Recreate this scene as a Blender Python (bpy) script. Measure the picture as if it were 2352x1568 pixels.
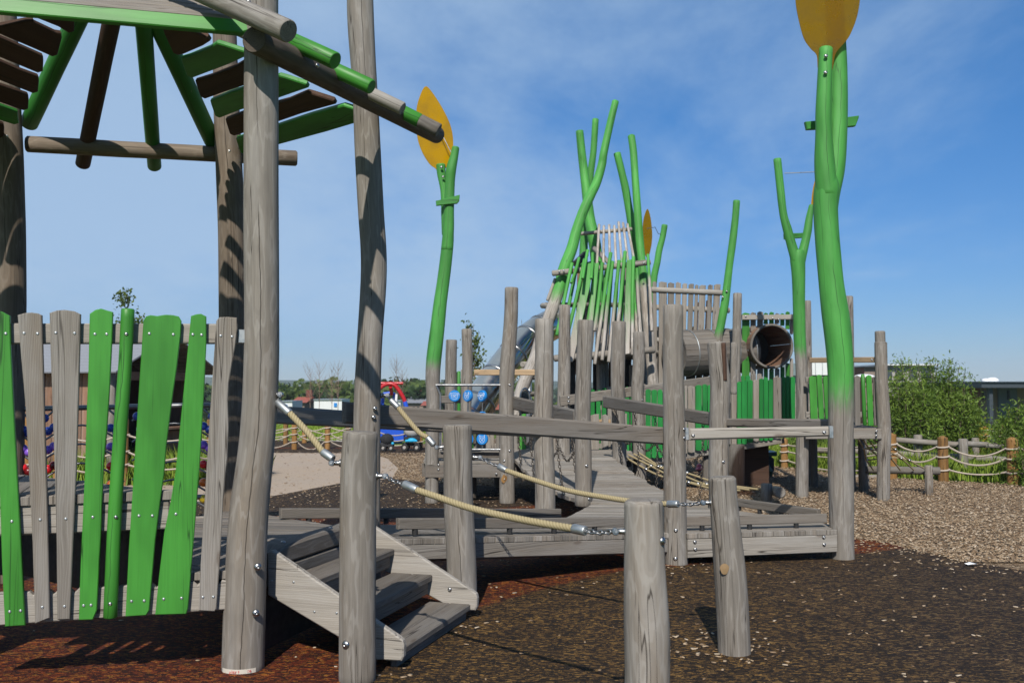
import bpy, math, random
import numpy as np
from mathutils import Vector, noise as mnoise
for o in list(bpy.data.objects): bpy.data.objects.remove(o)
SC = bpy.context.scene
R = math.radians
rnd = random.Random(7)
# ------------------------------------------------------------------ camera
FPX, U0, V0, CAMH = 35/36*2352, 1176.0, 784.0, 1.5
PITCH = math.atan((888-784)/FPX)
cam = bpy.data.cameras.new('camera'); cam_ob = bpy.data.objects.new('camera', cam)
SC.collection.objects.link(cam_ob)
cam.lens = 35; cam.sensor_width = 36; cam.clip_start = .05; cam.clip_end = 6000
cam.dof.use_dof = True; cam.dof.focus_distance = 7.5; cam.dof.aperture_fstop = 4.0
cam_ob.location = (0, 0, CAMH); cam_ob.rotation_euler = (R(90)+PITCH, 0, 0)
SC.camera = cam_ob
# ------------------------------------------------------------------ sky and sun
SUN_EL, SUN_AZ = 41.5, 6.0            # sun behind the camera; light travels towards +Y and a little +X
w = bpy.data.worlds.new('World'); SC.world = w; w.use_nodes = True
nt = w.node_tree; nt.nodes.clear()
def WN(t, **k):
    n = nt.nodes.new(t)
    for a, b in k.items(): setattr(n, a, b)
    return n
sky = WN('ShaderNodeTexSky', sky_type='NISHITA', sun_disc=False)
sky.sun_elevation = R(SUN_EL); sky.sun_rotation = R(180+SUN_AZ)
sky.air_density = 1.0; sky.dust_density = .0; sky.ozone_density = 3.0
tc = WN('ShaderNodeTexCoord'); sp = WN('ShaderNodeSeparateXYZ'); nt.links.new(tc.outputs['Generated'], sp.inputs[0])
def wm(op, a, b):
    n = WN('ShaderNodeMath', operation=op)
    for i, s in enumerate((a, b)):
        if isinstance(s, (int, float)): n.inputs[i].default_value = s
        else: nt.links.new(s, n.inputs[i])
    return n.outputs[0]
zz = wm('ADD', wm('MAXIMUM', sp.outputs[2], 0.0), .16)
cx = wm('DIVIDE', sp.outputs[0], zz); cy = wm('DIVIDE', sp.outputs[1], zz)
cb = WN('ShaderNodeCombineXYZ'); nt.links.new(cx, cb.inputs[0]); nt.links.new(cy, cb.inputs[1])
mp = WN('ShaderNodeMapping'); mp.inputs['Scale'].default_value = (1.0, .55, 1); mp.inputs['Rotation'].default_value = (0, 0, R(24))
mp.inputs['Location'].default_value = (3.1, 1.7, 0)
nt.links.new(cb.outputs[0], mp.inputs[0])
n1 = WN('ShaderNodeTexNoise'); n1.inputs['Scale'].default_value = .85; n1.inputs['Detail'].default_value = 9; n1.inputs['Roughness'].default_value = .6
n1.inputs['Distortion'].default_value = .5
n2 = WN('ShaderNodeTexNoise'); n2.inputs['Scale'].default_value = 4.2; n2.inputs['Detail'].default_value = 6; n2.inputs['Roughness'].default_value = .62
for n in (n1, n2): nt.links.new(mp.outputs[0], n.inputs['Vector'])
mix = wm('ADD', wm('MULTIPLY', n1.outputs[0], .72), wm('MULTIPLY', n2.outputs[0], .28))
bias = wm('MULTIPLY', sp.outputs[0], -.46)          # the cloud bank lies to the left
mr = WN('ShaderNodeMapRange', interpolation_type='SMOOTHSTEP'); mr.inputs[1].default_value = .25; mr.inputs[2].default_value = .70
nt.links.new(wm('ADD', mix, bias), mr.inputs[0])
hz = WN('ShaderNodeMapRange', interpolation_type='SMOOTHSTEP'); hz.inputs[1].default_value = .0; hz.inputs[2].default_value = .10
nt.links.new(sp.outputs[2], hz.inputs[0])
msk = wm('MULTIPLY', wm('MULTIPLY', mr.outputs[0], hz.outputs[0]), .80)
mixc = WN('ShaderNodeMixRGB'); mixc.inputs[2].default_value = (4.55, 6.25, 8.4, 1)
tint = WN('ShaderNodeMixRGB', blend_type='MULTIPLY'); tint.inputs[0].default_value = 1; 
tr_ = WN('ShaderNodeValToRGB'); tr_.color_ramp.elements[0].position = .0; tr_.color_ramp.elements[0].color = (.40, .545, .85, 1); tr_.color_ramp.elements[1].position = .36; tr_.color_ramp.elements[1].color = (.27, .76, 1.16, 1); e3 = tr_.color_ramp.elements.new(.85); e3.color = (.14, .36, .58, 1)
nt.links.new(sp.outputs[2], tr_.inputs[0]); nt.links.new(tr_.outputs[0], tint.inputs[2])
nt.links.new(sky.outputs[0], tint.inputs[1]); nt.links.new(msk, mixc.inputs[0]); nt.links.new(tint.outputs[0], mixc.inputs[1])
bg = WN('ShaderNodeBackground'); bg.inputs[1].default_value = .085
out = WN('ShaderNodeOutputWorld'); nt.links.new(mixc.outputs[0], bg.inputs[0]); nt.links.new(bg.outputs[0], out.inputs[0])
SKYMIX = mixc
sl = bpy.data.lights.new('sun', 'SUN'); sl.energy = 4.7; sl.angle = R(.5); sl.color = (1, .95, .87)
so = bpy.data.objects.new('sun', sl); SC.collection.objects.link(so)
sd = Vector((math.sin(R(SUN_AZ))*math.cos(R(SUN_EL)), math.cos(R(SUN_AZ))*math.cos(R(SUN_EL)), -math.sin(R(SUN_EL))))
so.rotation_euler = sd.to_track_quat('-Z', 'Y').to_euler(); so.location = (-2, -8, 12)
SC.view_settings.view_transform = 'Standard'; SC.view_settings.look = 'None'
SC.view_settings.exposure = .14; SC.view_settings.gamma = 1
SC.cycles.max_bounces = 6; SC.cycles.diffuse_bounces = 1; SC.cycles.transparent_max_bounces = 12; SC.cycles.use_denoising = True
# ------------------------------------------------------------------ measuring from the photograph (2352 x 1568 grid)
CAM = Vector((0, 0, CAMH)); FW = Vector((0, math.cos(PITCH), math.sin(PITCH))); UPV = Vector((0, -math.sin(PITCH), math.cos(PITCH)))
def ray(u, v): return FW + Vector((1, 0, 0))*((u-U0)/FPX) + UPV*((V0-v)/FPX)
def at(u, v, Y):
    d = ray(u, v); return CAM + d*(Y/d.y)
def gnd(u, v, z=0.0):
    d = ray(u, v); return CAM + d*((z-CAMH)/d.z)
def onpl(u, v, p0, n):
    d = ray(u, v); return CAM + d*((Vector(p0)-CAM).dot(n)/d.dot(n))
def lerp(a, b, t): return a+(b-a)*t
def sstep(a, b, x):
    t = min(1, max(0, (x-a)/(b-a))); return t*t*(3-2*t)
# ------------------------------------------------------------------ mesh builder
ORG = {}
class MB:
    def __init__(s): s.v = []; s.f = []; s.g = []; s.p = []; s.t = []; s.sm = []
    def add(s, vs, fs, gs=None, ps=None, tone=.5, smooth=False):
        b = len(s.v); s.v += [tuple(x) for x in vs]
        s.f += [tuple(b+i for i in f) for f in fs]; s.sm += [smooth]*len(fs)
        s.g += [tuple(x) for x in gs] if gs else [tuple(x) for x in vs]
        s.p += list(ps) if ps else [0.0]*len(vs)
        s.t += [tone]*len(vs) if isinstance(tone, (int, float)) else list(tone)
    def build(s, name, mat, parent=None, mats=None):
        me = bpy.data.meshes.new(name)
        o = ORG.get(parent.name, Vector()) if parent else Vector()
        me.from_pydata([(x-o.x, y-o.y, z-o.z) for x, y, z in s.v], [], s.f)
        a = me.attributes.new('grain', 'FLOAT_VECTOR', 'POINT'); a.data.foreach_set('vector', np.array(s.g, dtype=np.float32).ravel())
        a = me.attributes.new('paint', 'FLOAT', 'POINT'); a.data.foreach_set('value', np.array(s.p, dtype=np.float32))
        a = me.attributes.new('tone', 'FLOAT', 'POINT'); a.data.foreach_set('value', np.array(s.t, dtype=np.float32))
        me.polygons.foreach_set('use_smooth', s.sm)
        me.materials.append(mat); me.update()
        ob = bpy.data.objects.new(name, me); SC.collection.objects.link(ob)
        if parent: ob.parent = parent
        ORG[ob.name] = o
        return ob
def thing(name, label, cat, loc=(0, 0, 0), group=None):
    o = bpy.data.objects.new(name, None); SC.collection.objects.link(o); o.location = loc; o.empty_display_size = .1
    ORG[o.name] = Vector(loc); o['label'] = label; o['category'] = cat
    if group: o['group'] = group
    return o
def tag(o, label, cat, group=None):
    o['label'] = label; o['category'] = cat
    if group: o['group'] = group
    return o
def structure(o): o['kind'] = 'structure'; return o
def recentre(o, loc):
    """move a one-mesh thing's origin to its base"""
    loc = Vector(loc); o.data.transform(__import__('mathutils').Matrix.Translation(-loc)); o.location = loc; ORG[o.name] = loc; return o
def catmull(P, n):
    P = [Vector(p) for p in P]
    if len(P) == 2: return [P[0].lerp(P[1], i/n) for i in range(n+1)]
    Q = [P[0]*2-P[1]] + P + [P[-1]*2-P[-2]]; out = []
    for i in range(1, len(Q)-2):
        a, b, c, d = Q[i-1:i+3]
        for k in range(n):
            t = k/n
            out.append(.5*((2*b)+(c-a)*t+(2*a-5*b+4*c-d)*t*t+(3*b-a-3*c+d)*t**3))
    out.append(P[-1]); return out
def log(mb, pts, rad, seg=20, n=6, ch=.012, wob=.02, paint=None, tone=None, smooth_path=True, flat=1.0):
    """round log / pole / pipe through points with radii; grain runs along it"""
    pts = [Vector(p) for p in pts]
    if isinstance(rad, (int, float)): rad = [rad]*len(pts)
    C = catmull(pts, n) if smooth_path else [Vector(p) for p in pts]
    Rr = [v.x for v in catmull([Vector((r, 0, 0)) for r in rad], n)] if smooth_path else list(rad)
    tone = rnd.random() if tone is None else tone
    off = rnd.uniform(0, 60); so_ = rnd.uniform(0, 90)
    N = len(C); vs, fs, gs, ps = [], [], [], []
    T0 = (C[1]-C[0]).normalized(); ref = Vector((1, 0, 0)) if abs(T0.x) < .8 else Vector((0, 0, 1))
    X = (ref - T0*ref.dot(T0)).normalized(); L = 0
    rings = []
    for i in range(N):
        T = (C[min(i+1, N-1)]-C[max(i-1, 0)]).normalized()
        X = (X - T*X.dot(T)).normalized(); Y = T.cross(X)
        if i: L += (C[i]-C[i-1]).length
        rings.append((C[i], X.copy(), Y.copy(), T, Rr[i], L))
    seq = []
    if ch > 0:
        c, X_, Y_, T, r, l = rings[0]; seq.append((c, X_, Y_, r-ch, l)); c2 = c+T*ch; seq.append((c2, X_, Y_, r, l+ch))
    else: seq.append(rings[0][:3]+rings[0][4:])
    for q in rings[1:-1]: seq.append(q[:3]+q[4:])
    c, X_, Y_, T, r, l = rings[-1]
    if ch > 0: seq.append((c-T*ch, X_, Y_, r, l-ch)); seq.append((c, X_, Y_, r-ch, l))
    else: seq.append((c, X_, Y_, r, l))
    for (c, X_, Y_, r, l) in seq:
        for k in range(seg):
            th = 2*math.pi*k/seg
            rr = r*(1+wob*mnoise.noise(Vector((math.cos(th)*1.6, math.sin(th)*1.6, l*2.6+so_))))
            d = X_*math.cos(th)+Y_*math.sin(th)*flat
            p = c+d*rr; vs.append(p); gs.append((math.cos(th)*rr, math.sin(th)*rr, l+off)); ps.append(paint(p) if paint else 0)
    m = len(seq)
    for i in range(m-1):
        for k in range(seg):
            k2 = (k+1) % seg; fs.append((i*seg+k, i*seg+k2, (i+1)*seg+k2, (i+1)*seg+k))
    mb.add(vs, fs, gs, ps, tone, True)
    for e, i in ((0, 0), (1, m-1)):
        r_ = vs[i*seg:(i+1)*seg]; idx = list(range(seg))
        mb.add(r_, [tuple(idx[::-1]) if e == 0 else tuple(idx)], [(g[0], g[1], g[2]+3) for g in gs[i*seg:(i+1)*seg]], ps[i*seg:(i+1)*seg], tone*.8)
def logpx(mb, L, **k):
    """log through (u, v, width_px, Y)"""
    log(mb, [at(u, v, Y) for u, v, wd, Y in L], [wd*Y/FPX/2 for u, v, wd, Y in L], **k)
def slab(mb, outl, O, S, T, th, ch=.006, grain='t', tone=None, paint=None, jit=0):
    """flat board: outline in (s,t) on plane O+S*s+T*t, extruded th along N (centred), chamfered"""
    O, S, T = Vector(O), Vector(S).normalized(), Vector(T).normalized(); Nn = S.cross(T).normalized()
    P = [Vector((a, b)) for a, b in outl]
    ar = sum(P[i].x*P[(i+1) % len(P)].y-P[(i+1) % len(P)].x*P[i].y for i in range(len(P)))
    if ar < 0: P = P[::-1]
    n = len(P); I = []
    for i in range(n):
        a, b, c = P[i-1], P[i], P[(i+1) % n]
        e1, e2 = (b-a).normalized(), (c-b).normalized(); n1, n2 = Vector((-e1.y, e1.x)), Vector((-e2.y, e2.x))
        m = n1+n2; m = m.normalized() if m.length > 1e-6 else n1
        I.append(b+m*(ch/max(.35, m.dot(n1))))
    tone = rnd.random() if tone is None else tone
    go = Vector((rnd.uniform(-.05, .05), rnd.uniform(.03, .12)*rnd.choice((-1, 1)), rnd.uniform(0, 60)))
    def W(p, z): return O+S*p.x+T*p.y+Nn*z
    def G(p, z): return (go.x+p.x, go.y+z, go.z+p.y) if grain == 't' else (go.x+p.y, go.y+z, go.z+p.x)
    h = th/2; c2 = min(ch, h*.8)
    R4 = [[(q, h) for q in I], [(q, h-c2) for q in P], [(q, -h+c2) for q in P], [(q, -h) for q in I]]
    pf = (lambda x: paint(x)) if callable(paint) else (lambda x: paint or 0)
    def emit(ring, rev):
        vs = [W(*x) for x in ring]
        mb.add(vs, [tuple(range(n))[::-1] if rev else tuple(range(n))], [G(*x) for x in ring], [pf(x) for x in vs], tone)
    emit(R4[0], False); emit(R4[3], True)
    for a in range(3):
        for i in range(n):
            j = (i+1) % n; q = [R4[a][i], R4[a+1][i], R4[a+1][j], R4[a][j]]
            vs = [W(*x) for x in q]
            mb.add(vs, [(0, 1, 2, 3)], [G(*x) for x in q], [pf(x) for x in vs], tone)
def beam(mb, a, b, hgt, th, up=(0, 0, 1), ch=.008, tone=None, paint=None):
    """plank from a to b: hgt along up, th across"""
    a, b, up = Vector(a), Vector(b), Vector(up); S = (b-a); L = S.length; S.normalize()
    T = (up-S*up.dot(S)).normalized(); h = hgt/2
    slab(mb, [(0, -h), (L, -h), (L, h), (0, h)], a, S, T, th, ch, 's', tone, paint)
def box(mb, c, sx, sy, sz, rz=0, ch=.004, tone=None):
    c = Vector(c); S = Vector((math.cos(rz), math.sin(rz), 0)); T = Vector((-math.sin(rz), math.cos(rz), 0))
    slab(mb, [(-sx/2, -sy/2), (sx/2, -sy/2), (sx/2, sy/2), (-sx/2, sy/2)], c, S, T, sz, ch, 's', tone)
def slabpx(mb, pts, p0, nrm, th, ch=.006, tone=None, paint=None, grain='t'):
    """board outlined by picture points on a real plane; grain vertical"""
    nrm = Vector(nrm).normalized(); T = (Vector((0, 0, 1))-nrm*nrm.z).normalized(); S = T.cross(nrm)
    p0 = Vector(p0); q = [onpl(u, v, p0, nrm)-p0 for u, v in pts]
    slab(mb, [(x.dot(S), x.dot(T)) for x in q], p0, S, T, th, ch, grain, tone, paint)
def sphere(mb, c, r, seg=12, rg=8, sx=1, sy=1, sz=1, tone=.5):
    c = Vector(c); vs, fs = [], []
    for i in range(rg+1):
        a = math.pi*i/rg
        for k in range(seg):
            b = 2*math.pi*k/seg; vs.append(c+Vector((math.sin(a)*math.cos(b)*r*sx, math.sin(a)*math.sin(b)*r*sy, math.cos(a)*r*sz)))
    for i in range(rg):
        for k in range(seg): fs.append((i*seg+k, (i+1)*seg+k, (i+1)*seg+(k+1) % seg, i*seg+(k+1) % seg))
    mb.add(vs, fs, tone=tone, smooth=True)
def pipe(mb, pts, r, seg=10, n=1, **k): log(mb, pts, r, seg=seg, n=n, ch=0, wob=0, smooth_path=n > 1, tone=k.pop('tone', .5), **k)
def rope(mb, pts, r, n=10, pitch=.075, strands=4, seg=24, step=.006, tone=.5):
    C = catmull(pts, 12); D = [0]
    for i in range(1, len(C)): D.append(D[-1]+(C[i]-C[i-1]).length)
    L = D[-1]; m = max(4, int(L/step)); S = []
    j = 0
    for i in range(m+1):
        s = L*i/m
        while j < len(D)-2 and D[j+1] < s: j += 1
        S.append(C[j].lerp(C[j+1], (s-D[j])/max(1e-9, D[j+1]-D[j])))
    vs, fs, ts = [], [], []
    T = (S[1]-S[0]).normalized(); X = Vector((0, 1, 0)); X = (X-T*X.dot(T)).normalized()
    for i in range(m+1):
        T = (S[min(i+1, m)]-S[max(i-1, 0)]).normalized(); X = (X-T*X.dot(T)).normalized(); Y = T.cross(X)
        ph = 2*math.pi*(L*i/m)/pitch
        for k in range(seg):
            th = 2*math.pi*k/seg; q = abs(math.cos(strands*(th-ph)/2)); rr = r*(.80+.22*q**.6)
            vs.append(S[i]+X*math.cos(th)*rr+Y*math.sin(th)*rr); ts.append(.15+.85*q)
    for i in range(m):
        for k in range(seg): fs.append((i*seg+k, i*seg+(k+1) % seg, (i+1)*seg+(k+1) % seg, (i+1)*seg+k))
    fs.append(tuple(range(seg))[::-1]); fs.append(tuple(m*seg+k for k in range(seg)))
    mb.add(vs, fs, tone=ts, smooth=True)
def chain(mb, pts, ll=.04, wr=.0045, wd=.5, seg=5, arc=10):
    C = catmull(pts, 16); D = [0]
    for i in range(1, len(C)): D.append(D[-1]+(C[i]-C[i-1]).length)
    st = ll-2*wr*1.1; m = max(1, round(D[-1]/st)); j = 0
    for i in range(m):
        s = D[-1]*(i+.5)/m
        j = 0
        while j < len(D)-2 and D[j+1] < s: j += 1
        c = C[j].lerp(C[j+1], (s-D[j])/max(1e-9, D[j+1]-D[j])); T = (C[j+1]-C[j]).normalized()
        a = Vector((0, 1, 0)) if abs(T.y) < .9 else Vector((1, 0, 0)); A = (a-T*a.dot(T)).normalized(); B = T.cross(A)
        if i % 2: A, B = B, A
        A, B = (A+B*.35).normalized(), (B-A*.35).normalized()
        hl, hw = ll/2-wr, ll*wd/2*1.15-wr*.5; path = []
        for k in range(arc):
            t = 2*math.pi*k/arc; ct, s_ = math.cos(t), math.sin(t)
            path.append(c+T*(math.copysign(abs(ct)**.8, ct)*hl)+A*(math.copysign(abs(s_)**.8, s_)*hw))
        vs, fs = [], []
        for k in range(arc):
            tg = (path[(k+1) % arc]-path[k-1]).normalized(); n_ = B; b_ = tg.cross(n_)
            for q in range(seg):
                t = 2*math.pi*q/seg; vs.append(path[k]+n_*math.cos(t)*wr+b_*math.sin(t)*wr)
        for k in range(arc):
            for q in range(seg):
                k2, q2 = (k+1) % arc, (q+1) % seg; fs.append((k*seg+q, k*seg+q2, k2*seg+q2, k2*seg+q))
        mb.add(vs, fs, smooth=True)
# ------------------------------------------------------------------ materials
class NB:
    def __init__(s, name):
        s.m = bpy.data.materials.new(name); s.m.use_nodes = True; s.t = s.m.node_tree; s.t.nodes.clear()
        s.out = s.t.nodes.new('ShaderNodeOutputMaterial')
    def n(s, typ, **k):
        x = s.t.nodes.new(typ)
        for a, b in k.items(): setattr(x, a, b)
        return x
    def put(s, sock, val):
        if hasattr(val, 'is_output'): s.t.links.new(val, sock)
        else: sock.default_value = val
    def attr(s, name, vec=False):
        a = s.n('ShaderNodeAttribute', attribute_name=name); return a.outputs['Vector' if vec else 'Fac']
    def math(s, op, a, b=0.0, clamp=False):
        x = s.n('ShaderNodeMath', operation=op, use_clamp=clamp); s.put(x.inputs[0], a); s.put(x.inputs[1], b); return x.outputs[0]
    def vm(s, op, a, b=(0, 0, 0)):
        x = s.n('ShaderNodeVectorMath', operation=op); s.put(x.inputs[0], a); s.put(x.inputs[1], b); return x.outputs['Value' if op == 'LENGTH' else 0]
    def noise(s, vec, scale, detail=3, rough=.55, dist=0, col=False):
        x = s.n('ShaderNodeTexNoise'); s.put(x.inputs['Vector'], vec); x.inputs['Scale'].default_value = scale
        x.inputs['Detail'].default_value = detail; x.inputs['Roughness'].default_value = rough; x.inputs['Distortion'].default_value = dist
        return x.outputs['Color' if col else 'Fac']
    def voro(s, vec, scale, feature='F1', out='Color', rnd_=1):
        x = s.n('ShaderNodeTexVoronoi', feature=feature); s.put(x.inputs['Vector'], vec); x.inputs['Scale'].default_value = scale
        if 'Randomness' in x.inputs: x.inputs['Randomness'].default_value = rnd_
        return x.outputs[out]
    def mr(s, val, a, b, c=0.0, d=1.0):
        x = s.n('ShaderNodeMapRange', interpolation_type='SMOOTHSTEP'); s.put(x.inputs[0], val)
        for i, q in enumerate((a, b, c, d)): x.inputs[i+1].default_value = q
        return x.outputs[0]
    def mix(s, f, a, b, mode='MIX'):
        x = s.n('ShaderNodeMixRGB', blend_type=mode); s.put(x.inputs[0], f)
        for i, q in ((1, a), (2, b)): s.put(x.inputs[i], q if hasattr(q, 'is_output') else tuple(q)+(1,))
        return x.outputs[0]
    def ramp(s, f, stops, interp='LINEAR'):
        x = s.n('ShaderNodeValToRGB'); s.put(x.inputs[0], f); cr = x.color_ramp; cr.interpolation = interp
        while len(cr.elements) < len(stops): cr.elements.new(.5)
        for e, (p, c) in zip(cr.elements, stops): e.position = p; e.color = tuple(c)+(1,)
        return x.outputs[0]
    def bump(s, h, strength=.4, dist=.01):
        x = s.n('ShaderNodeBump'); s.put(x.inputs['Height'], h); x.inputs['Strength'].default_value = strength; x.inputs['Distance'].default_value = dist
        return x.outputs[0]
    def bsdf(s, col, rough=.7, metal=0.0, nrm=None, spec=.5, **k):
        b = s.n('ShaderNodeBsdfPrincipled'); s.put(b.inputs['Base Color'], col if hasattr(col, 'is_output') else tuple(col)+(1,))
        s.put(b.inputs['Roughness'], rough); s.put(b.inputs['Metallic'], metal); b.inputs['Specular IOR Level'].default_value = spec
        if nrm: s.put(b.inputs['Normal'], nrm)
        return b.outputs[0]
    def done(s, sh): s.t.links.new(sh, s.out.inputs[0]); return s.m

def wood_core(b, light, dark, brown, brown_amt=.5):
    g = b.attr('grain', True); tone = b.attr('tone'); S = b.n('ShaderNodeSeparateXYZ'); b.put(S.inputs[0], g)
    fib = b.noise(b.vm('MULTIPLY', g, (150, 150, 3.2)), 1, 4, .65, .4)
    strk = b.noise(b.vm('MULTIPLY', g, (34, 34, 1.1)), 1, 4, .62, .6)
    base = tuple(lerp(d_, l_, .48) for d_, l_ in zip(dark, light)); base = (base[0]*1.03, base[1]*.995, base[2]*.94)
    f = b.math('ADD', b.math('MULTIPLY', b.mr(fib, .3, .72), .5), b.math('MULTIPLY', b.mr(strk, .30, .72), .5))
    col = b.mix(f, tuple(x*.76 for x in base), tuple(x*1.22 for x in base))
    patch = b.mr(b.noise(b.vm('MULTIPLY', g, (5, 5, .6)), 1, 3, .6), .46, .68)
    col = b.mix(b.math('MULTIPLY', patch, brown_amt), col, brown)
    silver = b.mr(b.noise(b.vm('MULTIPLY', g, (8, 8, 1.1)), 1, 4, .65), .44, .70)
    col = b.mix(b.math('MULTIPLY', silver, .62), col, light)
    rad = b.vm('LENGTH', b.vm('MULTIPLY', g, (1, 1, 0)))
    wob = b.math('ADD', b.math('MULTIPLY', b.noise(b.vm('MULTIPLY', g, (10, 10, 1.7)), 1, 2, .5), .060), b.math('MULTIPLY', b.noise(b.vm('MULTIPLY', g, (34, 34, 9)), 1, 2, .5), .007))
    ring = b.math('SINE', b.math('MULTIPLY', b.math('ADD', rad, wob), 560))
    col = b.mix(b.math('MULTIPLY', b.mr(ring, .62, 1.0), .30), col, tuple(min(1, x*1.22) for x in light))
    col = b.mix(b.math('MULTIPLY', b.mr(ring, -.3, -1.0), .16), col, dark)
    ck = b.noise(b.vm('MULTIPLY', g, (19, 19, .55)), 1, 2, .5, .25)
    ck = b.mr(b.math('ABSOLUTE', b.math('SUBTRACT', ck, .5)), .0, .014, 1.0, .0)
    ck = b.math('MULTIPLY', ck, b.mr(b.noise(b.vm('MULTIPLY', g, (7, 7, .5)), 1, 1), .46, .56))
    mz = b.n('ShaderNodeCombineXYZ'); b.put(mz.inputs[2], S.outputs[2])
    off = b.math('ADD', b.math('MULTIPLY', b.math('SUBTRACT', b.noise(mz.outputs[0], .11, 0), .5), .30), b.math('MULTIPLY', b.math('SUBTRACT', b.noise(mz.outputs[0], 3.0, 3, .6), .5), .035))
    mc = b.mr(b.math('ABSOLUTE', b.math('SUBTRACT', S.outputs[0], off)), .0009, .0036, 1.0, .0)
    mc = b.math('MULTIPLY', mc, b.mr(S.outputs[1], -.02, -.035, 0, 1)); mc = b.math('MULTIPLY', mc, b.mr(b.noise(mz.outputs[0], 1.1, 1), .42, .50)); mc = b.math('MULTIPLY', mc, b.mr(b.noise(mz.outputs[0], .16, 0), .44, .52))
    ck = b.math('MAXIMUM', ck, mc)
    col = b.mix(b.math('MULTIPLY', ck, .85), col, (.026, .019, .014))
    kn = b.voro(b.vm('MULTIPLY', g, (7, 7, 2.2)), 1, 'F1', 'Distance'); kn = b.mr(kn, .05, .13, 1, 0)
    col = b.mix(b.math('MULTIPLY', kn, .55), col, (.085, .058, .040))
    tm = b.n('ShaderNodeMapRange'); b.put(tm.inputs[0], tone); tm.inputs[3].default_value = .74; tm.inputs[4].default_value = 1.22
    v = b.vm('SCALE', col); b.put(v.node.inputs['Scale'], tm.outputs[0])
    h = b.math('SUBTRACT', b.math('ADD', b.math('MULTIPLY', fib, .5), b.math('MULTIPLY', strk, .6)), b.math('MULTIPLY', ck, 1.4))
    return v, h
GL, GD, GB = (.278, .260, .238), (.105, .093, .081), (.195, .152, .110)
def m_wood(name, l=GL, d=GD, br=GB, amt=.5, bs=.45):
    b = NB(name); c, h = wood_core(b, l, d, br, amt); return b.done(b.bsdf(c, .78, nrm=b.bump(h, bs, .006), spec=.3))
GREEN = (.038, .215, .030)
def green_core(b, col, wear=.5):
    g = b.attr('grain', True); tone = b.attr('tone')
    fib = b.noise(b.vm('MULTIPLY', g, (90, 90, 2.2)), 1, 4, .6, .3)
    blot = b.noise(b.vm('MULTIPLY', g, (5, 5, 1.2)), 1, 3, .6)
    c = b.mix(b.mr(blot, .32, .72), tuple(x*.74 for x in col), tuple(min(1, x*1.18+.004) for x in col))
    c = b.mix(b.math('MULTIPLY', b.mr(fib, .4, .7), .22), c, tuple(x*.6 for x in col))
    sc = b.noise(b.vm('MULTIPLY', g, (34, 34, 7)), 1, 5, .7); sc = b.mr(sc, .695, .73)
    sc = b.math('MULTIPLY', sc, b.mr(b.noise(g, 3.1, 2), .5, .62))
    c = b.mix(b.math('MULTIPLY', sc, wear), c, (.30, .30, .16))
    ck = b.noise(b.vm('MULTIPLY', g, (15, 15, .5)), 1, 2, .5, .25); ck = b.mr(b.math('ABSOLUTE', b.math('SUBTRACT', ck, .5)), .0, .012, 1.0, .0)
    ck = b.math('MULTIPLY', ck, b.mr(b.noise(b.vm('MULTIPLY', g, (7, 7, .4)), 1, 1), .5, .58))
    S = b.n('ShaderNodeSeparateXYZ'); b.put(S.inputs[0], g); mz = b.n('ShaderNodeCombineXYZ'); b.put(mz.inputs[2], S.outputs[2])
    off = b.math('MULTIPLY', b.math('SUBTRACT', b.noise(mz.outputs[0], 2.6, 3, .6), .5), .07)
    mc = b.mr(b.math('ABSOLUTE', b.math('SUBTRACT', S.outputs[0], off)), .0008, .0034, 1.0, .0)
    mc = b.math('MULTIPLY', mc, b.mr(S.outputs[1], -.02, -.035, 0, 1)); mc = b.math('MULTIPLY', mc, b.mr(b.noise(mz.outputs[0], 1.0, 1), .45, .53)); ck = b.math('MAXIMUM', ck, mc)
    ch_ = b.mr(b.noise(b.vm('MULTIPLY', g, (22, 22, 9)), 1, 5, .72), .70, .725); c = b.mix(b.math('MULTIPLY', ch_, wear), c, (.27, .24, .19))
    c = b.mix(b.math('MULTIPLY', ck, .75), c, (.008, .03, .006))
    tm = b.n('ShaderNodeMapRange'); b.put(tm.inputs[0], tone); tm.inputs[3].default_value = .85; tm.inputs[4].default_value = 1.15
    v = b.vm('SCALE', c); b.put(v.node.inputs['Scale'], tm.outputs[0])
    return v, b.math('SUBTRACT', fib, ck)
def m_green(name, col=GREEN, rough=.5, wear=.5):
    b = NB(name); c, h = green_core(b, col, wear); return b.done(b.bsdf(c, rough, nrm=b.bump(h, .22, .004), spec=.35))
def m_fade(name, col, light=GL):
    b = NB(name); c1, h1 = wood_core(b, light, GD, GB, .5); c2, h2 = green_core(b, col)
    g = b.attr('grain', True); p = b.attr('paint')
    nz = b.noise(b.vm('MULTIPLY', g, (26, 26, 2.5)), 1, 4, .65)
    f = b.mr(b.math('ADD', p, b.math('MULTIPLY', b.math('SUBTRACT', nz, .5), .7)), .12, .88)
    return b.done(b.bsdf(b.mix(f, c1, c2), .6, nrm=b.bump(b.math('ADD', h1, h2), .25, .005), spec=.35))
def m_plain(name, col, rough=.6, metal=0.0, var=.15, scale=30, spec=.5, bump=.1):
    b = NB(name); tcn = b.n('ShaderNodeTexCoord').outputs['Object']
    nz = b.noise(tcn, scale, 4, .6); c = b.mix(nz, tuple(x*(1-var) for x in col), tuple(min(1, x*(1+var)) for x in col))
    rg = b.mr(b.noise(tcn, scale*.6, 3), .3, .7, max(.02, rough-.1), min(1, rough+.1))
    return b.done(b.bsdf(c, rg, metal, b.bump(nz, bump, .003), spec))
M = {}
M['wood'] = m_wood('weathered_wood')
M['wood_light'] = m_wood('pale_sawn_wood', (.335, .316, .29), (.18, .165, .147), (.27, .23, .185), .3)
M['wood_dark'] = m_wood('dark_deck_wood', (.195, .180, .164), (.080, .071, .062), (.15, .115, .085), .4)
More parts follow.
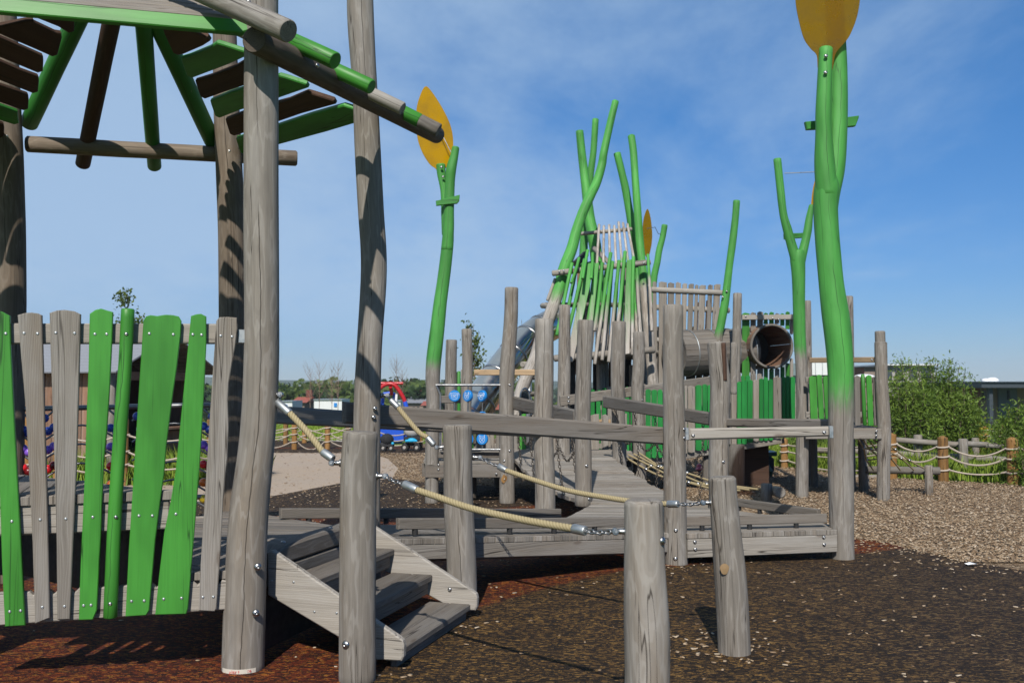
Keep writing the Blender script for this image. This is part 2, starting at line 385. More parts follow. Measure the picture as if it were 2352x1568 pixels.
M['wood_brown'] = m_wood('unweathered_shaded_wood', (.085, .046, .030), (.040, .021, .014), (.08, .038, .022), .4)  # unweathered brown, its colour lowered further for the shade under the roof
M['wood_shaded'] = m_wood('shade_darkened_log', (.125, .100, .080), (.048, .037, .029), (.10, .070, .048), .4)  # the roof beam's shaded side is put into this darker colour
M['wood_beam'] = m_wood('sheltered_shaded_log', (.20, .165, .13), (.075, .058, .045), (.16, .11, .075), .5)  # browner sheltered wood, darkened in colour for the roof shade on rear posts
M['wood_tan'] = m_wood('tan_timber', (.42, .31, .20), (.25, .17, .10), (.36, .24, .13), .5)
M['cedar'] = m_wood('cedar_cladding', (.26, .15, .10), (.13, .075, .05), (.30, .24, .20), .5)
M['chestnut'] = m_wood('treated_post_wood', (.30, .165, .055), (.155, .075, .022), (.36, .22, .09), .4)
M['green'] = m_green('green_paint')
M['green_deep'] = m_green('deep_green_paint', (.013, .19, .034), .45, .25)
M['green_bright'] = m_green('bright_green_paint', (.046, .228, .027), .45, .5)
M['fade'] = m_fade('green_paint_fading_into_wood', (.058, .262, .046))
M['fade_pale'] = m_fade('green_paint_fading_into_pale_wood', (.064, .290, .048), (.50, .465, .43))
b = NB('twisted_rope'); t = b.attr('tone'); c = b.mix(b.mr(t, .1, .8), (.105, .078, .036), (.335, .280, .165))
c = b.mix(b.math('MULTIPLY', b.noise(b.n('ShaderNodeTexCoord').outputs['Object'], 260, 3), .4), c, (.40, .31, .16)); M['rope'] = b.done(b.bsdf(c, .8, spec=.25))
b = NB('grey_rope'); t = b.attr('tone'); c = b.mix(b.mr(t, .1, .9), (.16, .13, .105), (.46, .39, .32)); M['rope_grey'] = b.done(b.bsdf(c, .85, spec=.2))
M['steel'] = m_plain('stainless_steel', (.36, .36, .36), .36, 1.0, .15, 60)
M['pipe'] = m_plain('dull_steel_pipe', (.22, .225, .23), .42, .8, .15, 40)
M['zinc'] = m_plain('galvanised_steel', (.40, .42, .43), .48, .85, .15, 40)
M['slide'] = m_plain('polished_slide_steel', (.74, .64, .53), .17, 1.0, .05, 6, .5, .02)  # warm base colour stands in for tan ground reflected in the steel
M['chain'] = m_plain('weathered_chain_steel', (.10, .085, .07), .5, .7, .3, 200)
M['black'] = m_plain('black_rubber', (.015, .015, .016), .7, 0, .2, 60)
M['blue'] = m_plain('blue_plastic', (.012, .20, .56), .35, 0, .05, 20)
M['white'] = m_plain('white_plastic', (.80, .80, .80), .4, 0, .04, 20)
M['whitewall'] = m_plain('white_cladding', (.62, .63, .63), .6, 0, .08, 3)
M['brick'] = None
def leafmat(name, col, tcol, tr=.42):
    b = NB(name)
    sm = b.noise(b.n('ShaderNodeTexCoord').outputs['Object'], 3.5, 6, .7); cv = b.mix(b.mr(sm, .35, .72), tuple(x*1.12 for x in col), tuple(x*.72 for x in col)); d = b.bsdf(cv, b.mr(sm, .3, .7, .2, .5), spec=.5); tl = b.n('ShaderNodeBsdfTranslucent'); tl.inputs[0].default_value = tuple(col)+(1,)
    tp = b.n('ShaderNodeBsdfTransparent'); tp.inputs[0].default_value = tuple(tcol)+(1,)
    m1 = b.n('ShaderNodeMixShader'); m1.inputs[0].default_value = .3; b.put(m1.inputs[1], d); b.put(m1.inputs[2], tl.outputs[0])
    m2 = b.n('ShaderNodeMixShader'); m2.inputs[0].default_value = tr; b.put(m2.inputs[1], m1.outputs[0]); b.put(m2.inputs[2], tp.outputs[0])
    return b.done(m2.outputs[0])
M['leaf_yellow'] = leafmat('yellow_tinted_acrylic', (.60, .36, .002), (.75, .42, .0), .3)
M['leaf_amber'] = leafmat('amber_tinted_acrylic', (.34, .20, .001), (.80, .55, .0), .55)
def foliage(name, a, c2, tr=.3):
    b = NB(name); t = b.attr('tone'); c = b.mix(t, a, c2)
    d = b.bsdf(c, .55, spec=.3); tl = b.n('ShaderNodeBsdfTranslucent'); b.put(tl.inputs[0], b.mix(.5, c, (.16, .22, .02)))
    m = b.n('ShaderNodeMixShader'); m.inputs[0].default_value = tr; b.put(m.inputs[1], d); b.put(m.inputs[2], tl.outputs[0]); return b.done(m.outputs[0])
M['fol'] = foliage('willow_foliage', (.045, .095, .012), (.215, .315, .045))
M['fol_dark'] = foliage('dark_tree_foliage', (.010, .026, .009), (.045, .085, .020), .2)
M['fol_mid'] = foliage('mid_tree_foliage', (.032, .062, .012), (.130, .180, .036), .25)
M['fol_far'] = foliage('distant_wood_foliage', (.022, .045, .026), (.05, .085, .042), .1)
M['fol_yel'] = foliage('yellow_flower_foliage', (.10, .13, .010), (.55, .40, .01), .2)
M['fol_young'] = foliage('young_tree_foliage', (.03, .06, .012), (.13, .17, .035), .3)
M['grass'] = foliage('grass_blades', (.17, .28, .03), (.40, .52, .08), .45)
M['bark'] = m_plain('tree_bark', (.13, .095, .07), .9, 0, .4, 30)
M['twig'] = m_plain('bare_twigs', (.20, .13, .10), .9, 0, .3, 30)
# ground materials
def gcoord(b): return b.n('ShaderNodeTexCoord').outputs['Object']
b = NB('shredded_rubber'); P = gcoord(b); red = b.attr('paint')
rot = b.n('ShaderNodeVectorRotate', rotation_type='Z_AXIS'); b.put(rot.inputs['Vector'], P); b.put(rot.inputs['Angle'], b.math('MULTIPLY', b.noise(P, 22, 2), 9.0))
sh = b.vm('MULTIPLY', P, (46, 100, 1)); dis = b.vm('ADD', sh, b.vm('SCALE', b.noise(P, 60, 2, .5, 0, True)))
dis.node.inputs[1].links[0].from_node.inputs['Scale'].default_value = 2.4
vc = b.voro(dis, 1.0); vcs = b.n('ShaderNodeSeparateColor'); b.put(vcs.inputs[0], vc); rv = vcs.outputs[0]; gv = vcs.outputs[1]
brown = b.ramp(rv, [(0, (.010, .007, .005)), (.45, (.026, .017, .011)), (.66, (.070, .040, .017)), (.84, (.20, .105, .030)), (1, (.38, .215, .06))])
brown2 = b.ramp(rv, [(0, (.012, .008, .007)), (.48, (.030, .019, .014)), (.72, (.075, .044, .024)), (.9, (.17, .105, .048)), (1, (.26, .18, .09))])
redc = b.ramp(rv, [(0, (.016, .006, .005)), (.36, (.050, .011, .007)), (.64, (.165, .027, .010)), (.85, (.34, .085, .014)), (1, (.42, .19, .03))])
big = b.noise(P, .55, 3, .6); sx_ = b.n('ShaderNodeSeparateXYZ'); b.put(sx_.inputs[0], P)
yel = b.math('SUBTRACT', b.mr(sx_.outputs[0], .3, 4.4, 1, 0), b.math('MULTIPLY', b.math('SUBTRACT', big, .5), 1.2), clamp=True)
yel = b.math('MULTIPLY', yel, b.mr(sx_.outputs[1], 8.4, 10.0, 1, 0))
br = b.mix(yel, brown2, brown)
rm = b.mr(b.math('ADD', red, b.math('MULTIPLY', b.math('SUBTRACT', b.noise(P, 16, 4, .7), .5), .45)), .40, .60)
col = b.mix(rm, br, redc); col = b.mix(b.mr(b.noise(P, 5, 4, .65), .25, .75, .55, 0), col, (.010, .007, .005))
hgt = b.math('ADD', b.math('MULTIPLY', gv, .7), b.noise(P, 140, 3))
M['rubber'] = b.done(b.bsdf(col, .85, nrm=b.bump(hgt, .9, .014), spec=.2))
b = NB('wood_chips'); P = gcoord(b)
dis = b.vm('ADD', b.vm('MULTIPLY', P, (36, 60, 1)), b.vm('SCALE', b.noise(P, 14, 2, .5, 0, True))); dis.node.inputs[1].links[0].from_node.inputs['Scale'].default_value = 5.0
vc = b.voro(dis, 1.0); s_ = b.n('ShaderNodeSeparateColor'); b.put(s_.inputs[0], vc); ed = b.voro(dis, 1.0, 'DISTANCE_TO_EDGE', 'Distance')
col = b.ramp(s_.outputs[0], [(0, (.13, .080, .045)), (.3, (.25, .165, .095)), (.65, (.37, .265, .165)), (1, (.50, .39, .27))])
col = b.mix(b.mr(ed, .0, .10, .75, 0), col, (.03, .018, .011)); col = b.mix(b.mr(b.noise(P, .5, 4), .35, .7, 0, .35), col, (.16, .105, .07))
M['chips'] = b.done(b.bsdf(col, .9, nrm=b.bump(b.math('ADD', s_.outputs[1], b.mr(ed, 0, .15)), 1.0, .025), spec=.15))
b = NB('path_surface'); P = gcoord(b); n_ = b.noise(P, 50, 5, .7); n2_ = b.noise(P, .7, 4)
col = b.mix(n_, (.30, .225, .165), (.44, .36, .28)); col = b.mix(b.mr(n2_, .35, .7, 0, .4), col, (.34, .29, .245))
col = b.mix(b.math('MULTIPLY', b.mr(b.noise(P, 17, 4, .65), .60, .66), .75), col, (.12, .07, .042))
M['path'] = b.done(b.bsdf(col, .9, nrm=b.bump(n_, .3, .006), spec=.2))
b = NB('pale_paving'); P = gcoord(b); n_ = b.noise(P, 9, 4); M['paving'] = b.done(b.bsdf(b.mix(n_, (.36, .33, .29), (.48, .44, .39)), .9, spec=.2))
b = NB('grassland'); P = gcoord(b); n_ = b.noise(P, 2.2, 6, .7); n2_ = b.noise(P, .06, 3)
col = b.mix(n_, (.06, .115, .014), (.19, .27, .035)); col = b.mix(b.mr(n2_, .4, .65, 0, .6), col, (.05, .085, .02))
M['turf'] = b.done(b.bsdf(col, .9, nrm=b.bump(n_, .6, .05), spec=.15))
b = NB('hill_woods'); P = gcoord(b); n_ = b.noise(P, .035, 5, .7); M['hill'] = b.done(b.bsdf(b.mix(b.mr(n_, .35, .65), (.030, .055, .040), (.085, .115, .065)), .95, spec=.1))
b = NB('loose_chip'); t = b.attr('tone'); M['chip'] = b.done(b.bsdf(b.ramp(t, [(0, (.14, .088, .050)), (.35, (.26, .178, .108)), (.7, (.37, .275, .18)), (1, (.48, .39, .29))]), .85, spec=.2))
b = NB('brickwork'); P = gcoord(b); br_ = b.n('ShaderNodeTexBrick'); br_.inputs['Scale'].default_value = 4; br_.inputs['Color1'].default_value = (.16, .05, .035, 1); br_.inputs['Color2'].default_value = (.10, .035, .028, 1)
br_.inputs['Mortar'].default_value = (.22, .17, .14, 1); b.put(br_.inputs['Vector'], P); M['brick'] = b.done(b.bsdf(br_.outputs[0], .85, spec=.2))
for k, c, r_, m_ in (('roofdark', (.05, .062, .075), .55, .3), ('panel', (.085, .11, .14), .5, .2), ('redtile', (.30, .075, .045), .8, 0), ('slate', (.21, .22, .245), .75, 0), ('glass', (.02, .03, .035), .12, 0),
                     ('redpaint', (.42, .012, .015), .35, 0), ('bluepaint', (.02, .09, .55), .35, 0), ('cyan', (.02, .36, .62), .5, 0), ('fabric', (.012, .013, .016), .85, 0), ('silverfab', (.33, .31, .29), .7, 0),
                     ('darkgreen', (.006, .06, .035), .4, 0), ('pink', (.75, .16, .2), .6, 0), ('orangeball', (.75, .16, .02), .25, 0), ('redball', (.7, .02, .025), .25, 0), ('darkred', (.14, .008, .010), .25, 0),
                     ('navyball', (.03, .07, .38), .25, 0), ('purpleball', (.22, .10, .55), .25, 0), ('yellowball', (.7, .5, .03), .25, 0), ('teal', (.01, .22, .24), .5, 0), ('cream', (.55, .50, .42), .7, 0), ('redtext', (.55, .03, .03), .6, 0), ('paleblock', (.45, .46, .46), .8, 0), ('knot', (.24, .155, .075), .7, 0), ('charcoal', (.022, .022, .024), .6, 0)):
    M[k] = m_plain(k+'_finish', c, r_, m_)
# shared little meshes
def dome_mesh(name, r, h, mat):
    mb = MB(); seg = 14; prof = [(r, 0), (r, h*.18), (r*.92, h*.45), (r*.72, h*.78), (r*.40, h*.97), (r*.22, h), (r*.2, h*.8)]
    vs, fs = [], []
    for a, z in prof:
        for k in range(seg): vs.append((a*math.cos(2*math.pi*k/seg), a*math.sin(2*math.pi*k/seg), z))
    for i in range(len(prof)-1):
        for k in range(seg): fs.append((i*seg+k, i*seg+(k+1) % seg, (i+1)*seg+(k+1) % seg, (i+1)*seg+k))
    fs.append(tuple((len(prof)-1)*seg+k for k in range(seg))); mb.add(vs, fs, smooth=True)
    o = mb.build(name, mat); me = o.data; bpy.data.objects.remove(o); return me
BOLT = dome_mesh('bolt', .018, .012, M['steel']); SCREW = dome_mesh('screw', .0075, .003, M['zinc'])
def bolt(parent, p, n, s=1.0, mesh=None, name='bolt'):
    o = bpy.data.objects.new(name, mesh or BOLT); SC.collection.objects.link(o); o.parent = parent
    o.location = Vector(p)-ORG[parent.name]; o.rotation_mode = 'QUATERNION'; o.rotation_quaternion = Vector(n).to_track_quat('Z', 'Y'); o.scale = (s, s, s); return o
# ------------------------------------------------------------------ ground sheets
def zone(name, poly, z, step, mat, fn=None, ymax=None):
    P = np.array(poly); x0, y0 = P.min(0); x1, y1 = P.max(0)
    xs = np.arange(x0-step, x1+step*1.5, step); ys = np.arange(y0-step, y1+step*1.5, step)
    X, Y = np.meshgrid(xs, ys); pts = np.stack([X.ravel(), Y.ravel()], 1)
    ins = np.zeros(len(pts), bool); best = np.full(len(pts), 1e18); near = pts.copy(); n = len(P)
    for i in range(n):
        a, b_ = P[i], P[(i+1) % n]; c = (a[1] > pts[:, 1]) != (b_[1] > pts[:, 1])
        with np.errstate(divide='ignore', invalid='ignore'):
            xi = (b_[0]-a[0])*(pts[:, 1]-a[1])/(b_[1]-a[1])+a[0]
        ins ^= c & (pts[:, 0] < xi)
        e = b_-a; t = np.clip(((pts-a)@e)/(e@e), 0, 1); q = a+t[:, None]*e; d = ((pts-q)**2).sum(1)
        m = d < best; best[m] = d[m]; near[m] = q[m]
    I = ins.reshape(X.shape); pts[~ins] = near[~ins]
    W = X.shape[1]; any_ = I[:-1, :-1] | I[1:, :-1] | I[:-1, 1:] | I[1:, 1:]
    jj, ii = np.nonzero(any_); b0 = jj*W+ii
    F = np.stack([b0, b0+1, b0+W+1, b0+W], 1)
    used = np.unique(F); remap = np.full(len(pts), -1); remap[used] = np.arange(len(used)); F = remap[F]; pts = pts[used]
    me = bpy.data.meshes.new(name); zc = np.full(len(pts), z)
    me.from_pydata(np.column_stack([pts, zc]).tolist(), [], F.tolist())
    if fn is not None:
        a = me.attributes.new('paint', 'FLOAT', 'POINT'); a.data.foreach_set('value', fn(pts).astype(np.float32))
    me.validate(); me.materials.append(mat); o = bpy.data.objects.new(name, me); SC.collection.objects.link(o); return structure(o)
def gp(L): return [tuple(gnd(u, v).xy) for u, v in L]
def sdist(poly, pts):
    P = np.array(poly); ins = np.zeros(len(pts), bool); best = np.full(len(pts), 1e18); n = len(P)
    for i in range(n):
        a, b_ = P[i], P[(i+1) % n]; c = (a[1] > pts[:, 1]) != (b_[1] > pts[:, 1])
        with np.errstate(divide='ignore', invalid='ignore'):
            xi = (b_[0]-a[0])*(pts[:, 1]-a[1])/(b_[1]-a[1])+a[0]
        ins ^= c & (pts[:, 0] < xi); e = b_-a; t = np.clip(((pts-a)@e)/(e@e), 0, 1); q = a+t[:, None]*e
        best = np.minimum(best, ((pts-q)**2).sum(1))
    return np.where(ins, 1, -1)*np.sqrt(best)
# base terrain: flat park, then falling away towards the town and rising to the far hills
def terr(x, y):
    r = y
    z = -.02-8*sstep(38, 130, r)+7.5*sstep(520, 1000, r)
    return z
mb = MB(); ys = [-60, 0, 10, 20, 30, 36, 42, 50, 60, 75, 90, 110, 130, 180, 260, 380, 520, 640, 760, 880, 1000, 1300]; nx = 24
vs = []; fs = []
for y in ys:
    half = 60+y*1.1 if y > 0 else 80
    for i in range(nx+1):
        x = -half+2*half*i/nx; vs.append((x, y, terr(x, y)))
for j in range(len(ys)-1):
    for i in range(nx): a = j*(nx+1)+i; fs.append((a, a+1, a+nx+2, a+nx+1))
mb.add(vs, fs, smooth=True); structure(mb.build('grass_terrain', M['turf']))
# hills on the skyline
mb = MB(); vs = []; fs = []; nx = 90
for j, (y, k) in enumerate(((760, 0), (900, .75), (1050, 1.0), (1200, .9), (1500, 0))):
    for i in range(nx+1):
        x = -1100+2200*i/nx; h = 9+7*mnoise.noise(Vector((x*.0035, 3.3, 0)))+3*mnoise.noise(Vector((x*.013, 1.3, 0)))+6*sstep(-100, -700, x)-3*sstep(200, 700, x)
        vs.append((x, y, -6+k*max(2, h+4)))
for j in range(4):
    for i in range(nx): a = j*(nx+1)+i; fs.append((a, a+1, a+nx+2, a+nx+1))
mb.add(vs, fs, smooth=True); structure(mb.build('hills', M['hill']))
rub_poly = gp([(-700, 1172), (300, 1156), (470, 1152), (625, 1139), (785, 1109), (900, 1099), (1000, 1108), (1150, 1118), (1330, 1130), (1500, 1160), (1700, 1190), (1965, 1236), (2010, 1241), (2060, 1251), (2140, 1272), (2230, 1291), (2352, 1310), (3000, 1420), (4200, 1560), (4200, 2600), (-1200, 2600)])
red_poly = gp([(-900, 1780), (600, 1700), (770, 1585), (880, 1532), (1000, 1440), (1105, 1393), (1286, 1341), (1435, 1309), (1641, 1292), (1855, 1281), (1990, 1270), (2085, 1256), (2060, 1248), (1960, 1234), (1700, 1190), (1500, 1165), (1320, 1152), (1100, 1170), (620, 1185), (300, 1205), (-900, 1260)])
chip_poly = [(-6, 8.8), (3, 8.4), (40, 1), (40, 11), (12, 14.2), (7.74, 15.5), (6.88, 15.95), (6.27, 16.5), (5.1, 18.8), (5, 30), (0, 30), (-4.6, 23.2), (-3.9, 17.5)]
path_poly = gp([(-900, 1190), (470, 1158), (625, 1143), (785, 1115), (900, 1100), (915, 1075), (890, 1052), (845, 1038), (625, 1037), (-900, 1052)])
band_poly = gp([(-900, 1054), (625, 1039), (845, 1040), (980, 1046), (1010, 1030), (760, 1012), (625, 1011), (-900, 1016)])
pave_poly = gp([(-900, 1020), (625, 1013), (760, 1013), (1010, 1010), (1010, 986), (760, 990), (625, 992), (-900, 994)])
zone('wood_chip_ground', chip_poly, -.010, .35, M['chips'])
zone('path', path_poly, -.005, .4, M['path'])
zone('paved_path', pave_poly, -.012, .8, M['paving'])
zone('rubber_band', band_poly, 0.0, .3, M['rubber'], lambda p: np.where(np.abs(p[:, 1]-24.5+.02*p[:, 0]) < .35, .62, .1))
zone('rubber_surface', rub_poly, .002, .10, M['rubber'], lambda p: np.clip(.5+sdist(red_poly, p)/.42, 0, 1))
# loose wood chips: thickly over the chip ground, scattered over the rubber
def chips(name, X, Y, rs, size, tilt, z=.006, tlo=0.0):
    n = len(X); L = rs.uniform(.5, 1.0, n)*size; Wd = L*rs.uniform(.28, .6, n); a = rs.uniform(0, 6.283, n)
    tx, ty = rs.normal(0, tilt, n), rs.normal(0, tilt, n)
    S = np.stack([np.cos(a), np.sin(a), tx], 1)*L[:, None]*.5; T = np.stack([-np.sin(a), np.cos(a), ty], 1)*Wd[:, None]*.5
    C = np.stack([X, Y, z+np.abs(tx)*L*.5+np.abs(ty)*Wd*.5+rs.uniform(0, .004, n)], 1)
    k = rs.uniform(.55, 1, (n, 4, 1)); V = np.stack([C-S*k[:, 0]-T, C+S-T*k[:, 1], C+S*k[:, 2]+T, C-S+T*k[:, 3]], 1)
    V2 = V.copy(); V2[:, :, 2] -= .004
    vv = np.concatenate([V, V2], 1).reshape(-1, 3); b = np.arange(n)[:, None, None]*8
    q = np.array([[0, 1, 2, 3], [0, 4, 5, 1], [1, 5, 6, 2], [2, 6, 7, 3], [3, 7, 4, 0]])[None]; F = (b+q).reshape(-1, 4)
    me = bpy.data.meshes.new(name); me.vertices.add(len(vv)); me.vertices.foreach_set('co', vv.ravel().astype(np.float32))
    me.loops.add(F.size); me.loops.foreach_set('vertex_index', F.ravel().astype(np.int32)); me.polygons.add(len(F))
    me.polygons.foreach_set('loop_start', np.arange(0, F.size, 4, dtype=np.int32)); me.update(calc_edges=True)
    a_ = me.attributes.new('tone', 'FLOAT', 'POINT'); a_.data.foreach_set('value', np.repeat(rs.uniform(tlo, 1, n), 8).astype(np.float32))
    me.materials.append(M['chip']); o = bpy.data.objects.new(name, me); SC.collection.objects.link(o); o['kind'] = 'stuff'; return o
rs = np.random.RandomState(3)
def inpoly(poly, X, Y): return sdist(poly, np.stack([X, Y], 1))
n = 130000; X = rs.uniform(-4.5, 13, n); Y = 8.6+(rs.uniform(0, 1, n)**1.5)*14
k = (inpoly(chip_poly, X, Y) > 0) & (inpoly(rub_poly, X, Y) < .05) & (inpoly(path_poly, X, Y) < 0) & (np.abs(X) < Y*.6+.6)
chips('loose_wood_chips', X[k], Y[k], rs, .038, .24)
n = 60000; X = rs.uniform(-6, 9, n); Y = rs.uniform(3.2, 16, n)
dn = inpoly(rub_poly, X, Y); dens = .032+.15*np.clip((X-2.0)/4, 0, 1)**2*np.clip((Y-4)/4, 0.2, 1)+.8*np.exp(-np.abs(dn)/.22)*(X > 3.2)+.10*(Y > 10.5)
dens *= np.where((X < -.9) & (Y < 8), .12, 1); clump = np.array([mnoise.noise(Vector((a*1.1, b_*1.1, 4))) for a, b_ in zip(X, Y)]); dens *= np.clip(1+1.6*clump, .1, 3)
for px_, py_ in ((1.268, 5.7), (.57, 4.2), (-.80, 5.18), (-.35, 6.83), (-1.455, 5.385), (1.40, 8.53), (2.91, 8.8), (-.45, 6.4), (.2, 6.9), (1.0, 5.9)):
    r2 = np.hypot(X-px_, Y-py_); dens += .55*np.exp(-((r2-.18)/.12)**2)*(clump > -.15)
k = (dn > 0) & (rs.uniform(0, 1, n) < dens) & (np.abs(X) < Y*.62)
chips('scattered_wood_chips', X[k], Y[k], rs, .034, .10, .004, .05)
n = 5000; X2 = rs.uniform(-9, 1, n); Y2 = rs.uniform(12.5, 24, n); k2 = (inpoly(path_poly, X2, Y2) > 0) & (rs.uniform(0, 1, n) < .12+.9*np.exp(-inpoly(path_poly, X2, Y2)/.5))
chips('chips_on_path', X2[k2], Y2[k2], rs, .05, .12, .0)
# ------------------------------------------------------------------ pavilion
A = Vector((-1.455, 5.385, 0)); Bp = Vector((-.99, 6.98, 0)); G = Vector((-2.31, 8.2, 0)); H = Vector((-3.92, 7.77, 0))
CEN = (A+H)/2; I_ = 2*CEN-Bp; J = 2*CEN-G
EZ = 3.37
def z_of(u, v, Y): return at(u, v, Y).z
pav = thing('shelter', 'hexagonal timber shelter with low roof of green and grey poles and boards, at left', 'play shelter', CEN)
def post_px(parent, L, mat='wood', name='post', **k):
    mb = MB(); logpx(mb, L, **k); return mb.build(name, M[mat], parent)
YA = A.y
pa = post_px(pav, [(558, 1545, 95, YA), (562, 1400, 93, YA), (570, 1200, 88, YA), (592, 1000, 80, YA), (600, 850, 80, YA), (601, 700, 79, YA), (600, 500, 80, YA), (600, 300, 79, YA), (600, 100, 78, YA), (602, -150, 74, YA), (606, -330, 70, YA)], seg=28, tone=.55)
pb = post_px(pav, [(842, 1400, 66, 6.98), (842, 1150, 62, 6.98), (843, 950, 62, 6.98), (848, 800, 58, 6.98), (859, 620, 60, 6.98), (852, 480, 60, 6.98), (844, 330, 60, 6.98), (838, 200, 58, 6.98), (828, 30, 62, 6.98), (826, -150, 58, 6.98), (830, -300, 52, 6.98)], seg=26, tone=.5)
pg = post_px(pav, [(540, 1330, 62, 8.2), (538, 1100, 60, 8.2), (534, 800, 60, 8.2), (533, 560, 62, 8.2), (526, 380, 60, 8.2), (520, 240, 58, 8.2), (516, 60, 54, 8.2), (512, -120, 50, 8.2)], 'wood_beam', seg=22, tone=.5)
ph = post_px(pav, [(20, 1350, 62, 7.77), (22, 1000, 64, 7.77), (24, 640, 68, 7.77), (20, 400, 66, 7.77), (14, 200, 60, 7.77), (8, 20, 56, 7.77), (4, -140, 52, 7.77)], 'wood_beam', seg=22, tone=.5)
for P in (I_, J):
    mb = MB(); log(mb, [P-Vector((0, 0, .1)), P+Vector((.02, 0, 1.5)), P+Vector((0, .02, 3.9))], [.105, .1, .09]); mb.build('post', M['wood'], pav)
cn = (CAM-A).normalized()
def on_post(P, u, v, Y, r): 
    p = at(u, v, Y-r*.98); return p
for u, v in ((592, 1301), (588, 1407)): bolt(pa, on_post(A, u, v, YA, .098), (.35, -1, .05), 1.15)
for u, v in ((861, 938), (858, 958)): bolt(pb, on_post(Bp, u, v, 6.98, .088), (.45, -1, .05), .9)
bolt(ph, at(15, 314, 7.68), (0, -1, 0)); bolt(pg, at(526, 348, 8.11), (0, -1, 0))
# little printed strip round the foot of the front post
mb = MB(); vs = []; fs = []
for k in range(13):
    th = R(-140+100*k/12)
    for z in (.003, .026): vs.append((at(558, 1525, YA).x+.1145*math.cos(th), A.y+.1145*math.sin(th), z))
for k in range(12): fs.append((2*k, 2*k+2, 2*k+3, 2*k+1))
mb.add(vs, fs); st = mb.build('paper_strip', M['cream'], pa)
fc = bpy.data.curves.new('lettering', 'FONT'); fc.body = 'play surface'; fc.size = .024; fc.align_x = 'CENTER'; fc.extrude = .0004; fc.materials.append(M['redtext'])
fo = bpy.data.objects.new('lettering_curve', fc); SC.collection.objects.link(fo); bpy.context.view_layer.update()
fm = bpy.data.meshes.new_from_object(fo.evaluated_get(bpy.context.evaluated_depsgraph_get())); bpy.data.objects.remove(fo)
fo = bpy.data.objects.new('lettering', fm); SC.collection.objects.link(fo); fo.parent = st; fo.location = Vector((A.x+.035, A.y-.1125, .009))-ORG[st.name]; fo.rotation_euler = (R(90), 0, R(17))
# roof beams
e = (Bp-A).normalized(); nO = Vector((e.y, -e.x, 0))
l0 = A-e*.235+nO*.185; l1 = A+e*2.5+nO*.17
zl = at(581, 91, l0.y).z; zl1 = at(938, 310, l1.y).z
mb = MB(); log(mb, [l0+Vector((0, 0, zl)), (l0+l1)/2+Vector((0, 0, (zl+zl1)/2)), l1+Vector((0, 0, zl1))], [.071, .069, .067], seg=26, tone=.4, ch=.006); ab = mb.build('roof_beam', M['wood_shaded'], pav)
for t in (.55, 1.05, 2.1): bolt(ab, l0.lerp(l1, t/2.62)+nO*.07+Vector((0, 0, lerp(zl, zl1, t/2.62)-.0)), nO, .8)
hg = (G-H).normalized(); nB = Vector((-hg.y, hg.x, 0))
q0 = H+hg*.05+nB*.15; q1 = G+hg*.52+nB*.15
zb0, zb1 = at(120, 331, q0.y).z, at(660, 364, q1.y).z
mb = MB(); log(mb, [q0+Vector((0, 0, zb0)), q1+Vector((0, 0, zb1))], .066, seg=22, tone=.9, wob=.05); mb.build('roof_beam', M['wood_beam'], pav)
for P, Q in ((H, I_), (I_, J)):
    d = (Q-P).normalized(); nn = Vector((d.y, -d.x, 0)); nn = nn if nn.dot(P-CEN) > 0 else -nn
    mb = MB(); log(mb, [P-d*.1+nn*.15+Vector((0, 0, 3.36)), Q+d*.1+nn*.15+Vector((0, 0, 3.36))], .066, tone=.4); mb.build('roof_beam', M['wood_dark'], pav)
# poles of the right-hand roof slope
SL = .52
APX = CEN+Vector((0, 0, 0))
for t, u, v, wd, mat, tn in ((-.38, 655, 72, 54, 'wood', .5), (.14, 765, 140, 41, 'green_bright', .4), (.62, 848, 200, 35, 'green_bright', .5), (1.10, 920, 250, 31, 'wood_light', .6), (1.76, 1003, 300, 33, 'green_bright', .45)):
    p = A+e*t+nO*.465; p.z = at(u, v, p.y).z; r = wd*p.y/FPX/2
    top = CEN+e*((t-.83)*.55)+nO*.22; run = (top.xy-p.xy).length; top.z = p.z+run*SL
    mb = MB()
    if t > 1.5:
        log(mb, [p.lerp(top, .075), top], [r, r*.97], seg=22, tone=tn, wob=.03, ch=.004); o = mb.build('roof_pole', M[mat], pav)
        mb = MB(); log(mb, [p, p.lerp(top, .0745)], [r*1.0, r*1.0], seg=22, tone=.2, wob=.03, ch=.004); mb.build('bare_tip', M['wood_dark'], o)
    else:
        log(mb, [p, top], [r, r*.97], seg=24, tone=tn, wob=.03, ch=.005); o = mb.build('roof_pole', M[mat], pav)
    if t in (-.38, .62, 1.76) and True:
        dn = (p-top).normalized(); up_ = (Vector((0, 0, 1))-dn*dn.z).normalized(); bolt(o, p.lerp(top, .17)+up_*(r-.003), up_, .7)
# poles of the far slope (open fan against the sky)
for u, v, ut, vt, wd, mat, tn in ((66, 285, 175, 50, 40, 'green', .2), (190, 378, 256, 50, 33, 'wood_brown', .4), (355, 384, 330, 60, 31, 'green', .15), (488, 325, 366, 60, 38, 'green', .2)):
    over = .42 if v > 350 else .16
    base = q0 if True else None
    # foot lies beyond the far beam at an outward offset, crown end near the apex
    d = ray(u, v); p0 = H+nB*over; s = (p0-CAM).dot(nB)/d.dot(nB); p = CAM+d*s
    # crown end: on the same roof slope
    run = 1.28; dt = ray(ut, vt); nrm = Vector((nB.x*SL, nB.y*SL, 1)).normalized()
    s = (p-CAM).dot(nrm)/dt.dot(nrm); top = CAM+dt*s; top = p.lerp(top, 1.18)
    mb = MB(); rr = wd*p.y/FPX/2; log(mb, [p, top], [rr, rr*1.06], seg=20, tone=tn, ch=.012, wob=.03); mb.build('roof_pole', M[mat], pav)
